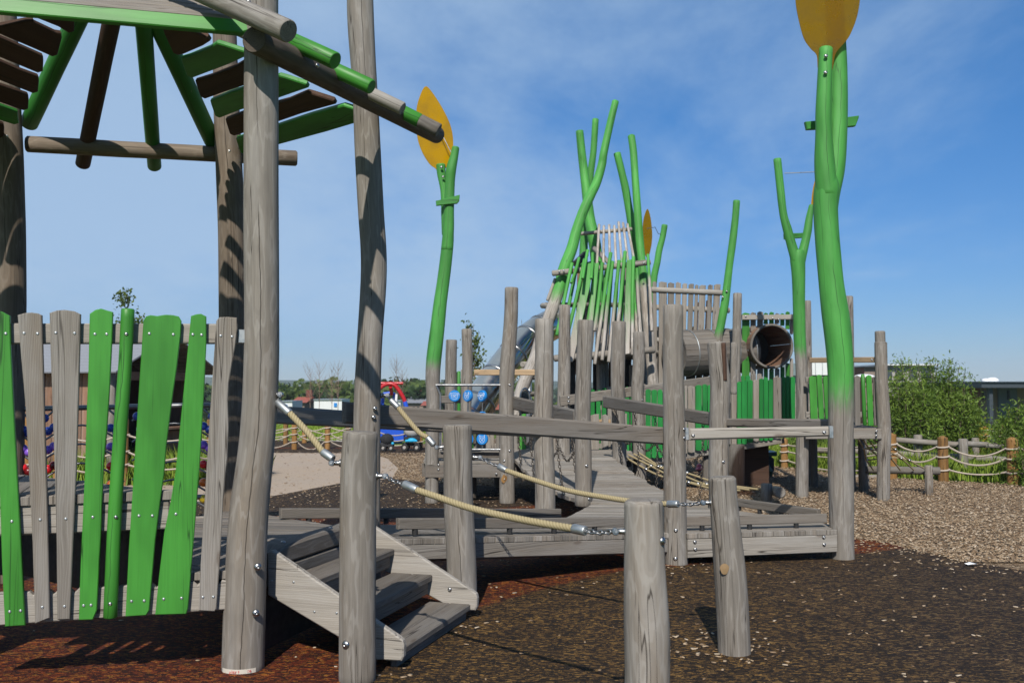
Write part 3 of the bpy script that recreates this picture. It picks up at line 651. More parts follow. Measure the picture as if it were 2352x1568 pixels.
# boarded slopes
def slope_boards(P, Q, cols, wids, jit, over=(.10, .10), edge=.05, th=.04, gap=.028, out=.06):
    d = (Q-P).normalized(); L = (Q-P).length; mid = (P+Q)/2; nn = (mid-CEN); nn.z = 0; ap = nn.length; nn.normalize()
    sl = Vector((-nn.x, -nn.y, SL)).normalized(); y = 0; org = mid+nn*out+Vector((0, 0, 3.47-out*SL))
    for c, wv in zip(cols, wids):
        def half(yy): hor = ap+out-yy/math.sqrt(1+SL*SL); return L/2*max(.02, hor)/ap
        h0, h1 = half(y), half(y+wv); a, b_ = rnd.uniform(*over), rnd.uniform(*over)
        k = min(.035, wv*.25)
        if jit: ol = [(-h0-a+.02, y), (-h0*.3, y+rnd.uniform(-.012, .012)), (h0*.4, y+rnd.uniform(-.012, .012)), (h0+b_-.02, y), (h0+b_, y+k), (h1+b_-.01, y+wv-k), (h1+b_-.05, y+wv), (h1*.3, y+wv+rnd.uniform(-.015, .01)), (-h1*.4, y+wv+rnd.uniform(-.015, .01)), (-h1-a+.05, y+wv), (-h1-a+.01, y+wv-k), (-h0-a, y+k)]
        else: ol = [(-h0, y), (h0, y), (h1, y+wv), (-h1, y+wv)]
        mb = MB(); slab(mb, ol, org, d, sl, th, .008 if jit else .004, 's'); mb.build('roof_board', M[c], pav); y += wv+gap
slope_boards(Bp, G, ['green', 'wood_brown', 'green', 'wood_brown', 'green', 'wood_brown', 'wood_brown'], [.18, .175, .175, .175, .18, .22, .15], True, (-.16, -.06), gap=.03)
slope_boards(H, I_, ['wood_brown', 'green', 'wood_brown', 'wood_brown', 'wood_brown', 'wood_brown', 'wood_brown'], [.17, .14, .165, .17, .16, .22, .15], True, (-.16, -.06), gap=.03)
# poles of the slope on the camera's left
d_ij = (J-I_).normalized(); n_ij = Vector((d_ij.y, -d_ij.x, 0)); n_ij = n_ij if n_ij.dot(J-CEN) > 0 else -n_ij
for k in range(11):
    p = I_+d_ij*(1.66*(k+.4)/11)+n_ij*.45; p.z = 3.27; top = CEN+d_ij*((k-5)*.03)+n_ij*.15; top.z = p.z+(top.xy-p.xy).length*SL
    mb = MB(); log(mb, [p, top], .055, seg=14, n=1, tone=.4, ch=.004); mb.build('roof_pole', M['green_bright' if k % 2 else 'wood'], pav)
# front slope: plain boards, painted eave board; set from the picture's eave line
fj = (A-J).normalized(); nF = Vector((fj.y, -fj.x, 0)); 
eave0 = onpl(0, 30, J+nF*.06, nF); eave1 = onpl(558, 82, J+nF*.06, nF); zE = (eave0.z+eave1.z)/2
sl = Vector((-nF.x, -nF.y, .60)).normalized(); org = (A+J)/2+nF*.06+Vector((0, 0, zE)); y = 0; apo = ((A+J)/2-CEN).length
mb = MB(); slab(mb, [(-.95, 0), (.80, 0), (.90, .05), (.90, .085), (-.95, .085)], org+Vector((0, 0, .0)), fj, Vector((-nF.x*.25, -nF.y*.25, 1)), .04, .006, 's', .5); mb.build('eave_board', M['green_bright'], pav)
org2 = org+Vector((0, 0, .083)); hw0 = .93
for k in range(9):
    w0 = .118; a = hw0*(1-y/1.62); b_ = hw0*(1-(y+w0)/1.62)
    if b_ < .06: break
    mb = MB(); slab(mb, [(-a, y), (a+.02, y), (b_+.02, y+w0), (-b_, y+w0)], org2, fj, sl, .03, .012, 's', rnd.uniform(.35, .9)); mb.build('roof_board', M['wood'], pav); y += w0+.007
# ------------------------------------------------------------------ pavilion deck
deck = thing('shelter_deck', 'weathered plank floor of the shelter with raised platform behind the picket fence', 'deck', CEN)
def planks(parent, poly, z, dirv, wid, mat, name='floor_board', th=.045, gap=.006, merge=True, tones=(.2, .9)):
    """boards running along dirv clipped to a convex polygon; one mesh (surface pattern)"""
    d = Vector((dirv[0], dirv[1], 0)).normalized(); n_ = Vector((-d.y, d.x, 0)); P = [Vector((p[0], p[1], 0)) for p in poly]
    lo = min(p.dot(n_) for p in P); hi = max(p.dot(n_) for p in P); mb = MB(); y = lo
    def span(c):
        xs = []
        for i in range(len(P)):
            a, b_ = P[i], P[(i+1) % len(P)]; fa, fb = a.dot(n_)-c, b_.dot(n_)-c
            if fa*fb < 0: t = fa/(fa-fb); xs.append((a+(b_-a)*t).dot(d))
        return (min(xs), max(xs)) if len(xs) >= 2 else None
    while y < hi:
        c0, c1 = y+.001, min(hi-.001, y+wid-gap); s0, s1 = span(c0), span(c1)
        if s0 and s1 and c1-c0 > .01:
            slab(mb, [(s0[0], c0), (s0[1], c0), (s1[1], c1), (s1[0], c1)], Vector((0, 0, z-th/2+rnd.uniform(-.002, .002))), d, n_, th, .004, 's', rnd.uniform(*tones))
        y += wid
    return mb.build(name, M[mat], parent)
cutA, cutB = Vector((-1.80, 5.27, 0)), Vector((-3.06, 6.28, 0))
planks(deck, [p.xy for p in (A+nO*-.02, Bp, G, Vector((-2.40, 7.0, 0)), cutA)], .50, (1, -.14), .118, 'wood_dark')
planks(deck, [p.xy for p in (cutA, cutB, I_, J)], .95, (.326, -.945), .118, 'wood_dark', 'raised_floor', tones=(.3, .9))
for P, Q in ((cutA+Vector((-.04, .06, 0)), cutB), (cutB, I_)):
    mb = MB(); beam(mb, P+Vector((0, .0, .61)), Q+Vector((0, .0, .61)), .56, .04); mb.build('added_shade_board', M['charcoal'], deck)  # dark boards added so the space under the platform reads black
for P, Q in ((Bp, G), (G, H), (H, I_), (I_, J)):
    mb = MB(); beam(mb, P+Vector((0, 0, .37)), Q+Vector((0, 0, .37)), .16, .05); mb.build('fascia', M['wood'], deck)
# ------------------------------------------------------------------ picket fence of the pavilion
fence = thing('picket_fence', 'front picket fence of bright green and grey shaped boards beside the foreground post', 'fence', (A+J)/2)
pl0 = A+nF*.045; YL = -30; YR = 548
def rail(name, vtL, vbL, vtR, vbR, u0, u1, off, th, mat, hgt=None, **k):
    p0 = A+nF*off; mb = MB()
    slabpx(mb, [(u0, vtL), (u1, vtR), (u1, vbR), (u0, vbL)], p0, nF, th, .007, grain='s', **k); return mb.build(name, M[mat], fence)
rail('top_rail', 742, 790, 744, 790, -400, 546, .02, .05, 'wood_light', tone=.55)
mb = MB(); slabpx(mb, [(547, 757), (568, 758), (568, 788), (547, 788)], A+nF*.02, nF, .056, .003); mb.build('rail_bracket', M['zinc'], fence)
rail('middle_beam', 1163, 1232, 1147, 1213, -60, 390, .02, .05, 'wood_light', tone=.65)
mb = MB()
for k in range(16):
    u0 = -40+k*27.5; mb_t = rnd.uniform(.2, .8)
    slabpx(mb, [(u0, 1142-.045*u0), (u0+26.5, 1142-.045*(u0+26)), (u0+26.5, 1163-.042*(u0+26)), (u0, 1163-.042*u0)], A+nF*.03, nF, .06, .004, tone=mb_t)
mb.build('platform_edge', M['wood'], fence)
sc = []
for k in range(13):
    u = -60+k*47; base = 1362-.062*max(0, u); sc += [(u, base+5), (u+7, base-2), (u+36, base-4), (u+44, base+4)]
mb = MB(); slabpx(mb, [q for q in sc if q[0] < 522]+[(522, 1332), (524, 1397), (-60, 1438)], A+nF*.02, nF, .05, .006, tone=.75, grain='s'); mb.build('bottom_rail', M['wood_light'], fence)
mb = MB()
for k in range(5): 
    u0 = 425+k*20; slabpx(mb, [(u0, 1314-.06*(u0-425)), (u0+19, 1313-.06*(u0-425)), (u0+19, 1331-.05*(u0-425)), (u0, 1332-.05*(u0-425))], A+nF*.012, nF, .05, .003, tone=rnd.random())
mb.build('deck_edge', M['wood'], fence)
SLATS = [('green_bright', [(-26, 716), (-8, 712), (8, 717), (24, 726), (26, 800), (34, 960), (47, 1200), (59, 1434), (13, 1437), (6, 1290), (0, 1090), (-12, 900), (-24, 760)], [(13, 766), (27, 1197), (22, 1404), (47, 1402)]),
 ('wood', [(42, 724), (60, 719), (74, 718), (88, 720), (97, 724), (100, 830), (103, 950), (108, 1100), (113, 1300), (115, 1417), (82, 1430), (76, 1240), (68, 1085), (60, 930), (50, 820)], [(55, 765), (86, 766), (92, 1193), (97, 1394)]),
 ('wood', [(115, 719), (132, 713), (150, 712), (172, 715), (186, 722), (184, 800), (180, 950), (176, 1080), (168, 1260), (161, 1420), (133, 1421), (131, 1250), (127, 1084), (121, 900), (117, 800)], [(128, 764), (171, 765), (151, 1191), (148, 1392)]),
 ('green_bright', [(207, 721), (220, 712), (233, 709), (246, 713), (260, 717), (258, 780), (252, 900), (246, 990), (239, 1060), (232, 1230), (223, 1400), (214, 1421), (182, 1422), (186, 1300), (196, 1083), (200, 950), (204, 850)], [(218, 767), (245, 767), (213, 1187), (192, 1390), (209, 1389)]),
 ('green_bright', [(330, 736), (336, 727), (346, 724), (362, 726), (380, 723), (398, 724), (411, 727), (417, 737), (415, 770), (407, 840), (398, 900), (391, 955), (383, 1018), (377, 1090), (369, 1146), (357, 1240), (343, 1400), (336, 1411), (289, 1414), (296, 1270), (308, 1084), (318, 920), (326, 800)], [(343, 766), (398, 768), (319, 1184), (350, 1184), (302, 1380), (331, 1379)]),
 ('green_bright', [(439, 726), (451, 722), (462, 721), (474, 727), (474, 790), (469, 900), (458, 1080), (446, 1230), (432, 1395), (428, 1408), (357, 1410), (366, 1320), (378, 1220), (393, 1148), (404, 1080), (412, 1000), (424, 880), (432, 800)], [(443, 768), (463, 769), (404, 1180), (376, 1375), (417, 1373)]),
 ('wood', [(497, 737), (504, 729), (522, 728), (544, 730), (545, 755), (540, 795), (532, 840), (525, 880), (523, 920), (525, 980), (522, 1050), (513, 1148), (505, 1290), (497, 1396), (493, 1402), (456, 1400), (461, 1300), (472, 1120), (482, 960), (490, 840)], [(507, 771), (533, 773), (466, 1371), (490, 1370)])]
for mat, ol, scs in SLATS:
    mb = MB(); slabpx(mb, ol, A+nF*.065, nF, .032, .004, tone=rnd.uniform(.35, .75)); s_ = mb.build('picket', M[mat], fence)
    for u, v in scs: bolt(s_, onpl(u, v, A+nF*.082, nF), nF, 1.0, SCREW, 'screw')
mb = MB(); p0 = A+nF*.085
pts = [onpl(u, v, p0, nF) for u, v in ((253, 1418), (264, 1180), (279, 950), (288, 830), (294, 709))]
log(mb, pts, [.034, .034, .034, .034, .034], seg=22, wob=.05, tone=.5, ch=.006); s_ = mb.build('round_picket', M['green_bright'], fence)
for u, v in ((290, 767), (266, 1187), (253, 1386)):
    p = onpl(u, v, A+nF*.118, nF); bolt(s_, p, nF, .55)
# ------------------------------------------------------------------ entry stairs
stairs = thing('stairs', 'three-step grey timber stairs up to the shelter deck between rope posts', 'stairs', A+e*.8+nO*.4)
def sz(u, v, s, up=False):
    p = onpl(u, v, A+e*s, e); q = p-A; return (q.dot(nO), p.z)
S0, S1 = .217, 1.455
ol = [sz(u, v, S0) for u, v in ((619, 1264), (629, 1262), (916, 1458), (928, 1468), (931, 1480), (930, 1505), (925, 1515), (868, 1512), (619, 1364))]
for s in (S0, S1):
    mb = MB(); slab(mb, ol, A+e*s, nO, (0, 0, 1), .045, .007, 's', .8); o = mb.build('stringer', M['wood_light'], stairs)
    if s == S0:
        for u, v in ((624, 1333), (674, 1336), (722, 1404), (773, 1407), (875, 1480)): bolt(o, onpl(u, v, A+e*(s-.024), e), -e, .9, SCREW, 'screw')
    else: bolt(o, onpl(1033, 1353, A+e*(s-.024), e), -e, .8)
nf = sz(1083, 1385, S1)[0]
fronts = [sz(1083, 1384, S1), sz(996, 1317, S1), sz(909, 1258, S1)]
Sm = (S0+S1)/2; LW = (S1-S0)-.05
for n_f, z_ in fronts:
    mb = MB(); tn = rnd.uniform(.3, .6)
    for a, b_ in ((0, .135), (.141, .285)): slab(mb, [(-LW/2, n_f-b_), (LW/2, n_f-b_), (LW/2, n_f-a), (-LW/2, n_f-a)], A+e*Sm+Vector((0, 0, z_-.022)), e, nO, .042, .007, 's', tn+rnd.uniform(-.1, .1))
    o = mb.build('tread', M['wood_dark'], stairs)
    mb = MB(); slab(mb, [(-LW/2+.02, -.04), (LW/2-.02, -.04), (LW/2-.02, .04), (-LW/2+.02, .04)], A+e*Sm+nO*(n_f-.04)+Vector((0, 0, z_-.083)), e, (0, 0, 1), .04, .006, 's', .4); mb.build('tread_support', M['wood_dark'], o)
mb = MB(); ztop = .605
slab(mb, [(S0-.0, -.055), (1.0, -.055), (1.62, -.05), (1.62, .05), (1.0, .052), (.62, .056), (.36, .048), (S0, .02)], A+nO*.02+Vector((0, 0, ztop-.05)), e, (0, 0, 1), .13, .014, 's', .62); cbm = mb.build('threshold_beam', M['wood_dark'], stairs)
for s in (.42, 1.02): bolt(cbm, A+nO*.02+e*s+Vector((0, 0, ztop+.001)), (0, 0, 1), .8)
mb = MB(); slab(mb, [(S0, -.05), (1.62, -.05), (1.62, .05), (S0, .05)], A+nO*.04+Vector((0, 0, .44)), e, (0, 0, 1), .10, .004, 's', .4); mb.build('riser_board', M['wood_dark'], stairs)
mb = MB(); beam(mb, A+e*.12-nO*.03+Vector((0, 0, .21)), A+e*1.62-nO*.03+Vector((0, 0, .21)), .38, .03); mb.build('stair_shade_board', M['charcoal'], stairs)  # dark board added to blacken the shaded gap under the stairs
# ------------------------------------------------------------------ posts
def post(name, label, L, cat='post', mat='wood', group=None, tone=.5, bolts=(), seg=24, bs=1.0, **k):
    u, v, w_, Y = L[0]; base = at(u, v, Y); t = thing(name, label, cat, (base.x, base.y, 0), group)
    mb = MB(); b2 = [(u+(u-L[1][0])*.0, v, w_, Y)]+L[1:]; logpx(mb, b2, seg=seg, tone=tone, **k); o = mb.build('shaft', M[mat], t)
    for bu, bv in bolts:
        # on the visible face of the post at that height
        best = min(range(len(L)-1), key=lambda i: abs((L[i][1]+L[i+1][1])/2-bv)); Yb = L[best][3]; r = L[best][2]*Yb/FPX/2
        uc = lerp(L[best][0], L[best+1][0], min(1, max(0, (bv-L[best][1])/(L[best+1][1]-L[best][1]+1e-9))))
        off = max(-.8, min(.8, (bu-uc)*Yb/FPX/r)); nn = Vector((off, -math.sqrt(1-off*off), 0)); cen = at(uc, bv, Yb)
        bolt(t, cen+nn*(r*.985), nn, bs)
    return t
GP = 'short rope posts beside the stairs'
pC = post('rope_post', 'grey post in front of the stairs at their left side, bolt near its foot', [(821, 1572, 84, 5.18), (821, 1400, 84, 5.18), (822, 1250, 83, 5.18), (823, 1100, 82, 5.18), (828, 990, 80, 5.18)], bolts=[(801, 1470)], group=GP, tone=.42, seg=30, bs=1.25, wob=.05)
pD = post('rope_post', 'grey post at the right side of the stairs behind the upper stringer', [(1062, 1408, 70, 6.83), (1060, 1300, 67, 6.83), (1053, 1150, 66, 6.83), (1052, 1050, 66, 6.83), (1051, 975, 66, 6.83)], group=GP, tone=.5, seg=28, wob=.06)
pE = post('rope_post', 'large foreground grey post cut by the bottom of the picture, long vertical crack', [(1484, 1740, 104, 4.2), (1487, 1568, 102, 4.2), (1486, 1450, 103, 4.2), (1481, 1320, 96, 4.2), (1479, 1230, 92, 4.2), (1477, 1147, 88, 4.2)], group=GP, tone=.68, seg=32, wob=.06, bolts=[(1517, 1237)])
pF = post('rope_post', 'leaning grey post with a round orange knot on the dark rubber at right', [(1688, 1512, 74, 5.70), (1685, 1440, 73, 5.70), (1678, 1330, 72, 5.70), (1669, 1230, 67, 5.70), (1662, 1150, 64, 5.70), (1658, 1094, 63, 5.70)], group=GP, tone=.5, seg=30, wob=.05)
# orange knot on that post
p = at(1664, 1306, 5.70-.088); mb = MB(); n_ = Vector((-.05, -1, .03)).normalized(); vs = [p+Vector((.0245*math.cos(a)*(1+.12*math.sin(3*a)), 0, .031*math.sin(a))) for a in np.linspace(0, 6.283, 18, endpoint=False)]
mb.add([p-Vector((0, .003, 0))]+vs, [(0, i+1, (i+1) % 18+1) for i in range(18)], tone=.7); mb.build('knot', M['knot'], pF)
BIG = 'tall grey posts of the walkway'
P1 = post('walkway_post', 'tall grey post in the middle of the walkway front, ending below two bolts', [(1554, 1306, 52, 8.53), (1551, 1200, 52, 8.53), (1549, 1000, 51, 8.53), (1546, 850, 47, 8.53), (1546, 700, 46, 8.53)], group=BIG, tone=.5, bolts=[(1575, 985), (1575, 1005), (1548, 1214), (1547, 1278)])
P2 = post('walkway_post', 'grey post with a brown rubbed edge behind the leaning rope post', [(1650, 1215, 44, 10.2), (1650, 1080, 44, 10.2), (1652, 960, 45, 10.2), (1654, 880, 46, 10.2), (1648, 820, 42, 10.2), (1646, 785, 42, 10.2)], group=BIG, tone=.55, bolts=[(1657, 1059)], wob=.06)
pB = post('walkway_post', 'thick pale grey post at the end of the rear kick board', [(1252, 1235, 47, 9.25), (1252, 1100, 46, 9.25), (1248, 1000, 45, 9.25), (1250, 850, 43, 9.25), (1250, 732, 43, 9.25)], group=BIG, tone=.75)
pCc = post('walkway_post', 'grey post standing at the left foot of the plank bridge', [(1340, 1162, 39, 10.6), (1340, 1050, 38, 10.6), (1338, 950, 37, 10.6), (1341, 850, 36, 10.6), (1345, 735, 37, 10.6)], group=BIG, tone=.42, bolts=[(1346, 1068), (1352, 1144)])
pAa = post('walkway_post', 'grey post right of the blue animal discs, rusty stain near its foot', [(1165, 1160, 36, 12.97), (1164, 1080, 35, 12.97), (1163, 950, 34, 12.97), (1165, 850, 35, 12.97), (1173, 740, 32, 12.97), (1175, 660, 31, 12.97)], group=BIG, tone=.5, bolts=[(1158, 1057), (1158, 1099), (1171, 1034), (1191-20, 884)])
p = at(1158, 1099, 12.97-.105); mb = MB(); vs = [p+Vector((.032*math.cos(a)*(1+.3*math.sin(2*a+.6)), 0, .055*math.sin(a)*(1+.15*math.cos(3*a)))) for a in np.linspace(0, 6.283, 16, endpoint=False)]
mb.add([p]+vs, [(0, i+1, (i+1) % 16+1) for i in range(16)], tone=.4); mb.build('rust_stain', M['chestnut'], pAa)
pDd = post('walkway_post', 'grey post at the far right end of the plank bridge', [(1424, 1180, 32, 13.3), (1423, 1050, 32, 13.3), (1420, 940, 31, 13.3), (1419, 850, 33, 13.3), (1422, 738, 32, 13.3)], group=BIG, tone=.38)
pEe = post('walkway_post', 'pale grey post right of the thick post, in front of the tower', [(1296, 1120, 30, 14.2), (1294, 980, 30, 14.2), (1296, 850, 29, 14.2), (1297, 700, 26, 14.2)], group=BIG, tone=.7)
pFf = post('walkway_post', 'shorter grey post between the bridge end and the middle post', [(1470, 1150, 30, 14.2), (1468, 1000, 30, 14.2), (1464, 900, 29, 14.2), (1467, 840, 28, 14.2), (1467, 762, 26, 14.2)], group=BIG, tone=.45, bolts=[(1474, 918)])
pM = post('walkway_post', 'tall slim grey post at the right end of the green slat platform', [(2028, 1160, 29, 13.35), (2030, 1050, 29, 13.35), (2031, 980, 30, 13.35), (2025, 880, 28, 13.35), (2023, 800, 28, 13.35), (2023, 785, 28, 13.35)], group=BIG, tone=.5)
mb = MB(); logpx(mb, [(2022, 790, 23, 13.35), (2021, 760, 23, 13.35)], seg=18, tone=.4); mb.build('notched_top', M['wood'], pM)
pN = post('walkway_post', 'grey post half hidden behind the big green leaf stem', [(1952, 1150, 26, 14.6), (1950, 900, 25, 14.6), (1946, 680, 26, 14.6)], group=BIG, tone=.45)
pO = post('walkway_post', 'slim grey post behind the forked green stem', [(1858, 1150, 17, 15.2), (1857, 900, 17, 15.2), (1855, 690, 15, 15.2)], group=BIG, tone=.4)
pQ = post('walkway_post', 'grey post between the barrel tunnel and its round mouth', [(1688, 1080, 22, 15.2), (1688, 900, 21, 15.2), (1692, 780, 20, 15.2), (1694, 673, 20, 15.2)], group=BIG, tone=.5)
pT = post('walkway_post', 'grey half log leaning on the barrel tunnel by the brown-edged post', [(1685, 905, 15, 13.6), (1685, 860, 15, 13.6), (1687, 786, 16, 13.6)], group=BIG, tone=.6)
pR = post('walkway_post', 'short grey post right of the left green leaf stem', [(1034, 1100, 26, 15.2), (1035, 900, 26, 15.2), (1037, 780, 26, 15.2)], group=BIG, tone=.3)
pS = post('walkway_post', 'grey post beside a young birch, left of the slide', [(1072, 1130, 26, 13.9), (1070, 950, 25, 13.9), (1074, 850, 25, 13.9), (1072, 755, 24, 13.9)], group=BIG, tone=.55)
# brown rubbed edge of P2
mb = MB(); logpx(mb, [(1664, 874, 12, 10.12), (1663, 830, 12, 10.12), (1661, 787, 12, 10.12)], seg=12, tone=.6, ch=.002); mb.build('rubbed_edge', M['wood_brown'], P2)
# ------------------------------------------------------------------ rope handrails
def shackle(parent, p, d, r=.0125):
    d = Vector(d).normalized(); mb = MB(); p = Vector(p)
    log(mb, [p-d*.012, p+d*.036], [r*1.05, r*.95], seg=14, n=1, ch=.003, wob=0, tone=.5, smooth_path=False); log(mb, [p-d*.004, p+d*.006], [r*1.7, r*1.6], seg=16, n=1, ch=.002, wob=0, smooth_path=False)
    q = p+d*.044; ax = Vector((0, -1, .1)).normalized(); log(mb, [q-ax*.018, q+ax*.02], [r*1.25, r*1.25], seg=16, n=1, ch=.003, wob=0, smooth_path=False); log(mb, [q+ax*.018, q+ax*.026], [r*.7, r*.7], seg=12, n=1, ch=.002, wob=0, smooth_path=False)
    mb.build('swivel', M['steel'], parent); return q
def rope_rail(label, a, b, Ya, Yb, mid, f0, f1, da, db, rr=.0175, fr=.0215):
    """a, b end fixings (px); f0,f1 ferrule centres px with half-length direction; mid: rope points px"""
    pa_, pb_ = at(*a, Ya), at(*b, Yb); t = thing('rope_handrail', label, 'rope handrail', (pa_.x, pa_.y, pa_.z), 'rope handrails between the posts')
    qa = shackle(t, pa_, da); qb = shackle(t, pb_, db)
    tot = (b[0]-a[0]); Yf = lambda u: lerp(Ya, Yb, (u-a[0])/tot)
    R_ = [at(u, v, Yf(u)) for u, v in mid]
    fA0, fA1 = [at(u, v, Yf(u)) for u, v in f0]; fB0, fB1 = [at(u, v, Yf(u)) for u, v in f1]
    mb = MB(); rope(mb, [fA1]+R_+[fB0], rr); mb.build('rope', M['rope'], t)
    for p, q in ((fA0, fA1), (fB0, fB1)):
        mb = MB(); d = (q-p).normalized(); log(mb, [p, p+d*.006, q-d*.006, q], [fr*.93, fr, fr, fr*.93], seg=20, n=1, ch=.002, wob=0, smooth_path=False); mb.build('ferrule', M['zinc'], t)
    for p, q in ((qa, fA0), (fB1, qb)):
        mb = MB(); m_ = (p+q)/2-Vector((0, 0, .006)); chain(mb, [p, m_, q], .036, .0042); mb.build('chain', M['steel'], t)
    return t
nr = Vector((1, 0, 0))
rope_rail('thick beige rope sloping down from the shelter corner post to the left stair post', (629, 906), (782, 1063), 5.385, 5.18, [(700, 985), (720, 1009)], [(636, 922), (666, 949)], [(741, 1037), (765, 1054)], (.9, -.4, 0), (-1, 0, 0))
rope_rail('thick beige rope sloping from the tall post to the right stair post', (878, 908), (1018, 1027), 6.98, 6.83, [(930, 955), (962, 992)], [(897, 918), (915, 936)], [(982, 1004), (997, 1022)], (.9, -.4, 0), (-1, 0, 0))
rope_rail('sagging beige rope from the left stair post to the large foreground post', (866, 1093), (1437, 1220), 5.18, 4.2, [(1000, 1139), (1080, 1166), (1180, 1189), (1260, 1204)], [(928, 1111), (958, 1125)], [(1316, 1213), (1345, 1219)], (1, -.1, 0), (-1, 0, 0), .0170, .0215)
rope_rail('sagging beige rope from the right stair post to the leaning rope post', (1088, 1050), (1632, 1154), 6.83, 5.70, [(1230, 1103), (1310, 1127), (1400, 1143), (1470, 1153)], [(1145, 1070), (1163, 1080)], [(1534, 1157), (1558, 1157)], (1, -.1, 0), (-1, 0, 0), .0170, .0215)
# ------------------------------------------------------------------ walkway deck
walk = thing('walkway_deck', 'low grey plank walkway leading right from the shelter past the posts', 'boardwalk', (1.4, 9.2, 0))
K0 = gnd(1932, 1280); K0 = Vector((K0.x, 8.80, 0))
fL = Vector((-.86, 7.0, 0)); fR = Vector(((1524-U0)/FPX*8.5, 8.5, 0)); rL = Vector((-1.787, 7.62, 0)); rR = Vector((.40, 9.12, 0))
zl_, zr_ = .445, .268
# sloping ramp boards across
mb = MB(); n = 27
rd = (fR-fL).normalized(); slope = (zr_-zl_)
for i in range(n):
    a0, a1 = i/n, (i+1)/n-.004
    F0, F1, B0, B1 = fL.lerp(fR, a0), fL.lerp(fR, a1), rL.lerp(rR, a0), rL.lerp(rR, a1)
    h0 = lerp(zl_, zr_, a0); T_ = (B0-F0).normalized(); S_ = Vector((rd.x, rd.y, slope/(fR-fL).length)).normalized()
    O = F0+Vector((0, 0, h0-.022)); q = [(0, 0), ((F1-F0).length, 0), ((B1-F0).dot(S_), (B1-F0).dot(T_)), (0, (B0-F0).length)]
    slab(mb, q, O, S_, T_, .042, .004, 't', rnd.uniform(.15, .95))
mb.build('ramp_boards', M['wood'], walk)
pP2 = Vector(((1650-U0)/FPX*10.2, 10.2, 0)); pPc = Vector(((1340-U0)/FPX*10.6, 10.6, 0))
kf = Vector(((1912-U0)/FPX*8.72, 8.72, 0)); fR2 = Vector(((1526-U0)/FPX*8.52, 8.46, 0))
planks(walk, [p.xy for p in (fR2, kf, K0+Vector((0, .15, 0)), pP2+Vector((.05, -.02, 0)), pPc+Vector((.1, 0, 0)), rR, )], zr_-.001, (1, -.075), .118, 'wood', 'deck_boards', tones=(.45, .95))
# front fascias
def vplank(name, a, b, z0a, z1a, z0b, z1b, th, mat, parent, tone=None, ch=.006):
    a, b = Vector(a), Vector(b); S = (b-a); L = S.length; mb = MB()
    slab(mb, [(0, z0a), (L, z0b), (L, z1b), (0, z1a)], a, S, (0, 0, 1), th, ch, 's', tone); return mb.build(name, M[mat], parent)
off = Vector((rd.y, -rd.x, 0))*.012
vplank('fascia', fL+off, fR+off, .295, .402, .105, .222, .045, 'wood', walk, .45)
d2 = (kf-fR2).normalized(); off2 = Vector((d2.y, -d2.x, 0))*.02
fas = vplank('fascia', fR2+d2*.17+off2, kf+off2, .062, .218, .075, .222, .05, 'wood_light', walk, .45)
for u, v in ((1596, 1244), (1597, 1261), (1892, 1233), (1893, 1250)): bolt(fas, onpl(u, v, fR2+off2*2.4, (d2.y, -d2.x, 0)), (d2.y, -d2.x, 0), .9)
# plank ends in the front edge
mb = MB()
for i in range(30):
    a = fL.lerp(fR, i/30)+off; c = fL.lerp(fR, (i+.96)/30)+off; za, zb = lerp(zl_, zr_, i/30), lerp(zl_, zr_, (i+1)/30)
    S = c-a; slab(mb, [(0, za-.043), (S.length, zb-.043), (S.length, zb-.002), (0, za-.002)], a, S, (0, 0, 1), .05, .003, 't', rnd.uniform(.0, 1))
mb.build('plank_ends', M['wood'], walk); mb = MB()
for i in range(14):
    a = fR2.lerp(kf, .11+.89*i/14)+off2; c = fR2.lerp(kf, .11+.89*(i+.96)/14)+off2; S = c-a
    slab(mb, [(0, zr_-.045), (S.length, zr_-.045), (S.length, zr_-.003), (0, zr_-.003)], a, S, (0, 0, 1), .05, .003, 't', rnd.uniform(.2, .9))
mb.build('plank_ends', M['wood'], walk)
# kick boards on black spacers
def kick(a, b, za, zb, th=.05, hg=.078, n=4, tone=.5):
    o = vplank('kick_board', a, b, za+.042, za+.042+hg, zb+.042, zb+.042+hg, th, 'wood_dark', walk, tone)
    for i in range(n):
        p = Vector(a).lerp(Vector(b), (i+.35)/n); z = lerp(za, zb, (i+.35)/n); mb = MB(); log(mb, [p+Vector((0, 0, z)), p+Vector((0, 0, z+.045))], .022, seg=12, n=1, ch=0, wob=0, smooth_path=False); mb.build('spacer', M['black'], o)
inn = Vector((-rd.y, rd.x, 0))*.10
kick(fL+inn+rd*.12, fL.lerp(fR, .52)+inn, zl_, lerp(zl_, zr_, .52), n=3, tone=.45); kick(fL.lerp(fR, .525)+inn, fR+inn, lerp(zl_, zr_, .525), zr_, n=3, tone=.7)
kick(rL-inn*.6, rR-inn*.6, zl_+.02, zr_+.01, n=4, tone=.5)
i2 = Vector((-d2.y, d2.x, 0))*.10
kick(fR2+d2*.2+i2, kf-d2*.03+i2, zr_, zr_, n=3, tone=.7)
kick(pP2+Vector((.10, -.12, 0)), K0+Vector((-.10, .32, 0)), zr_, zr_, n=4, tone=.35)
# joists keep the underside dark
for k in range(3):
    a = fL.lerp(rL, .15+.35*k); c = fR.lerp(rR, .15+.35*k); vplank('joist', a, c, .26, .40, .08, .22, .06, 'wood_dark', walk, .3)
vplank('joist', fR2+Vector((.1, .35, 0)), kf+Vector((-.1, .35, 0)), .07, .215, .07, .215, .06, 'wood_dark', walk, .3); vplank('joist', pPc+Vector((.1, -.1, 0)), pP2, .03, .215, .03, .215, .06, 'wood_dark', walk, .3)
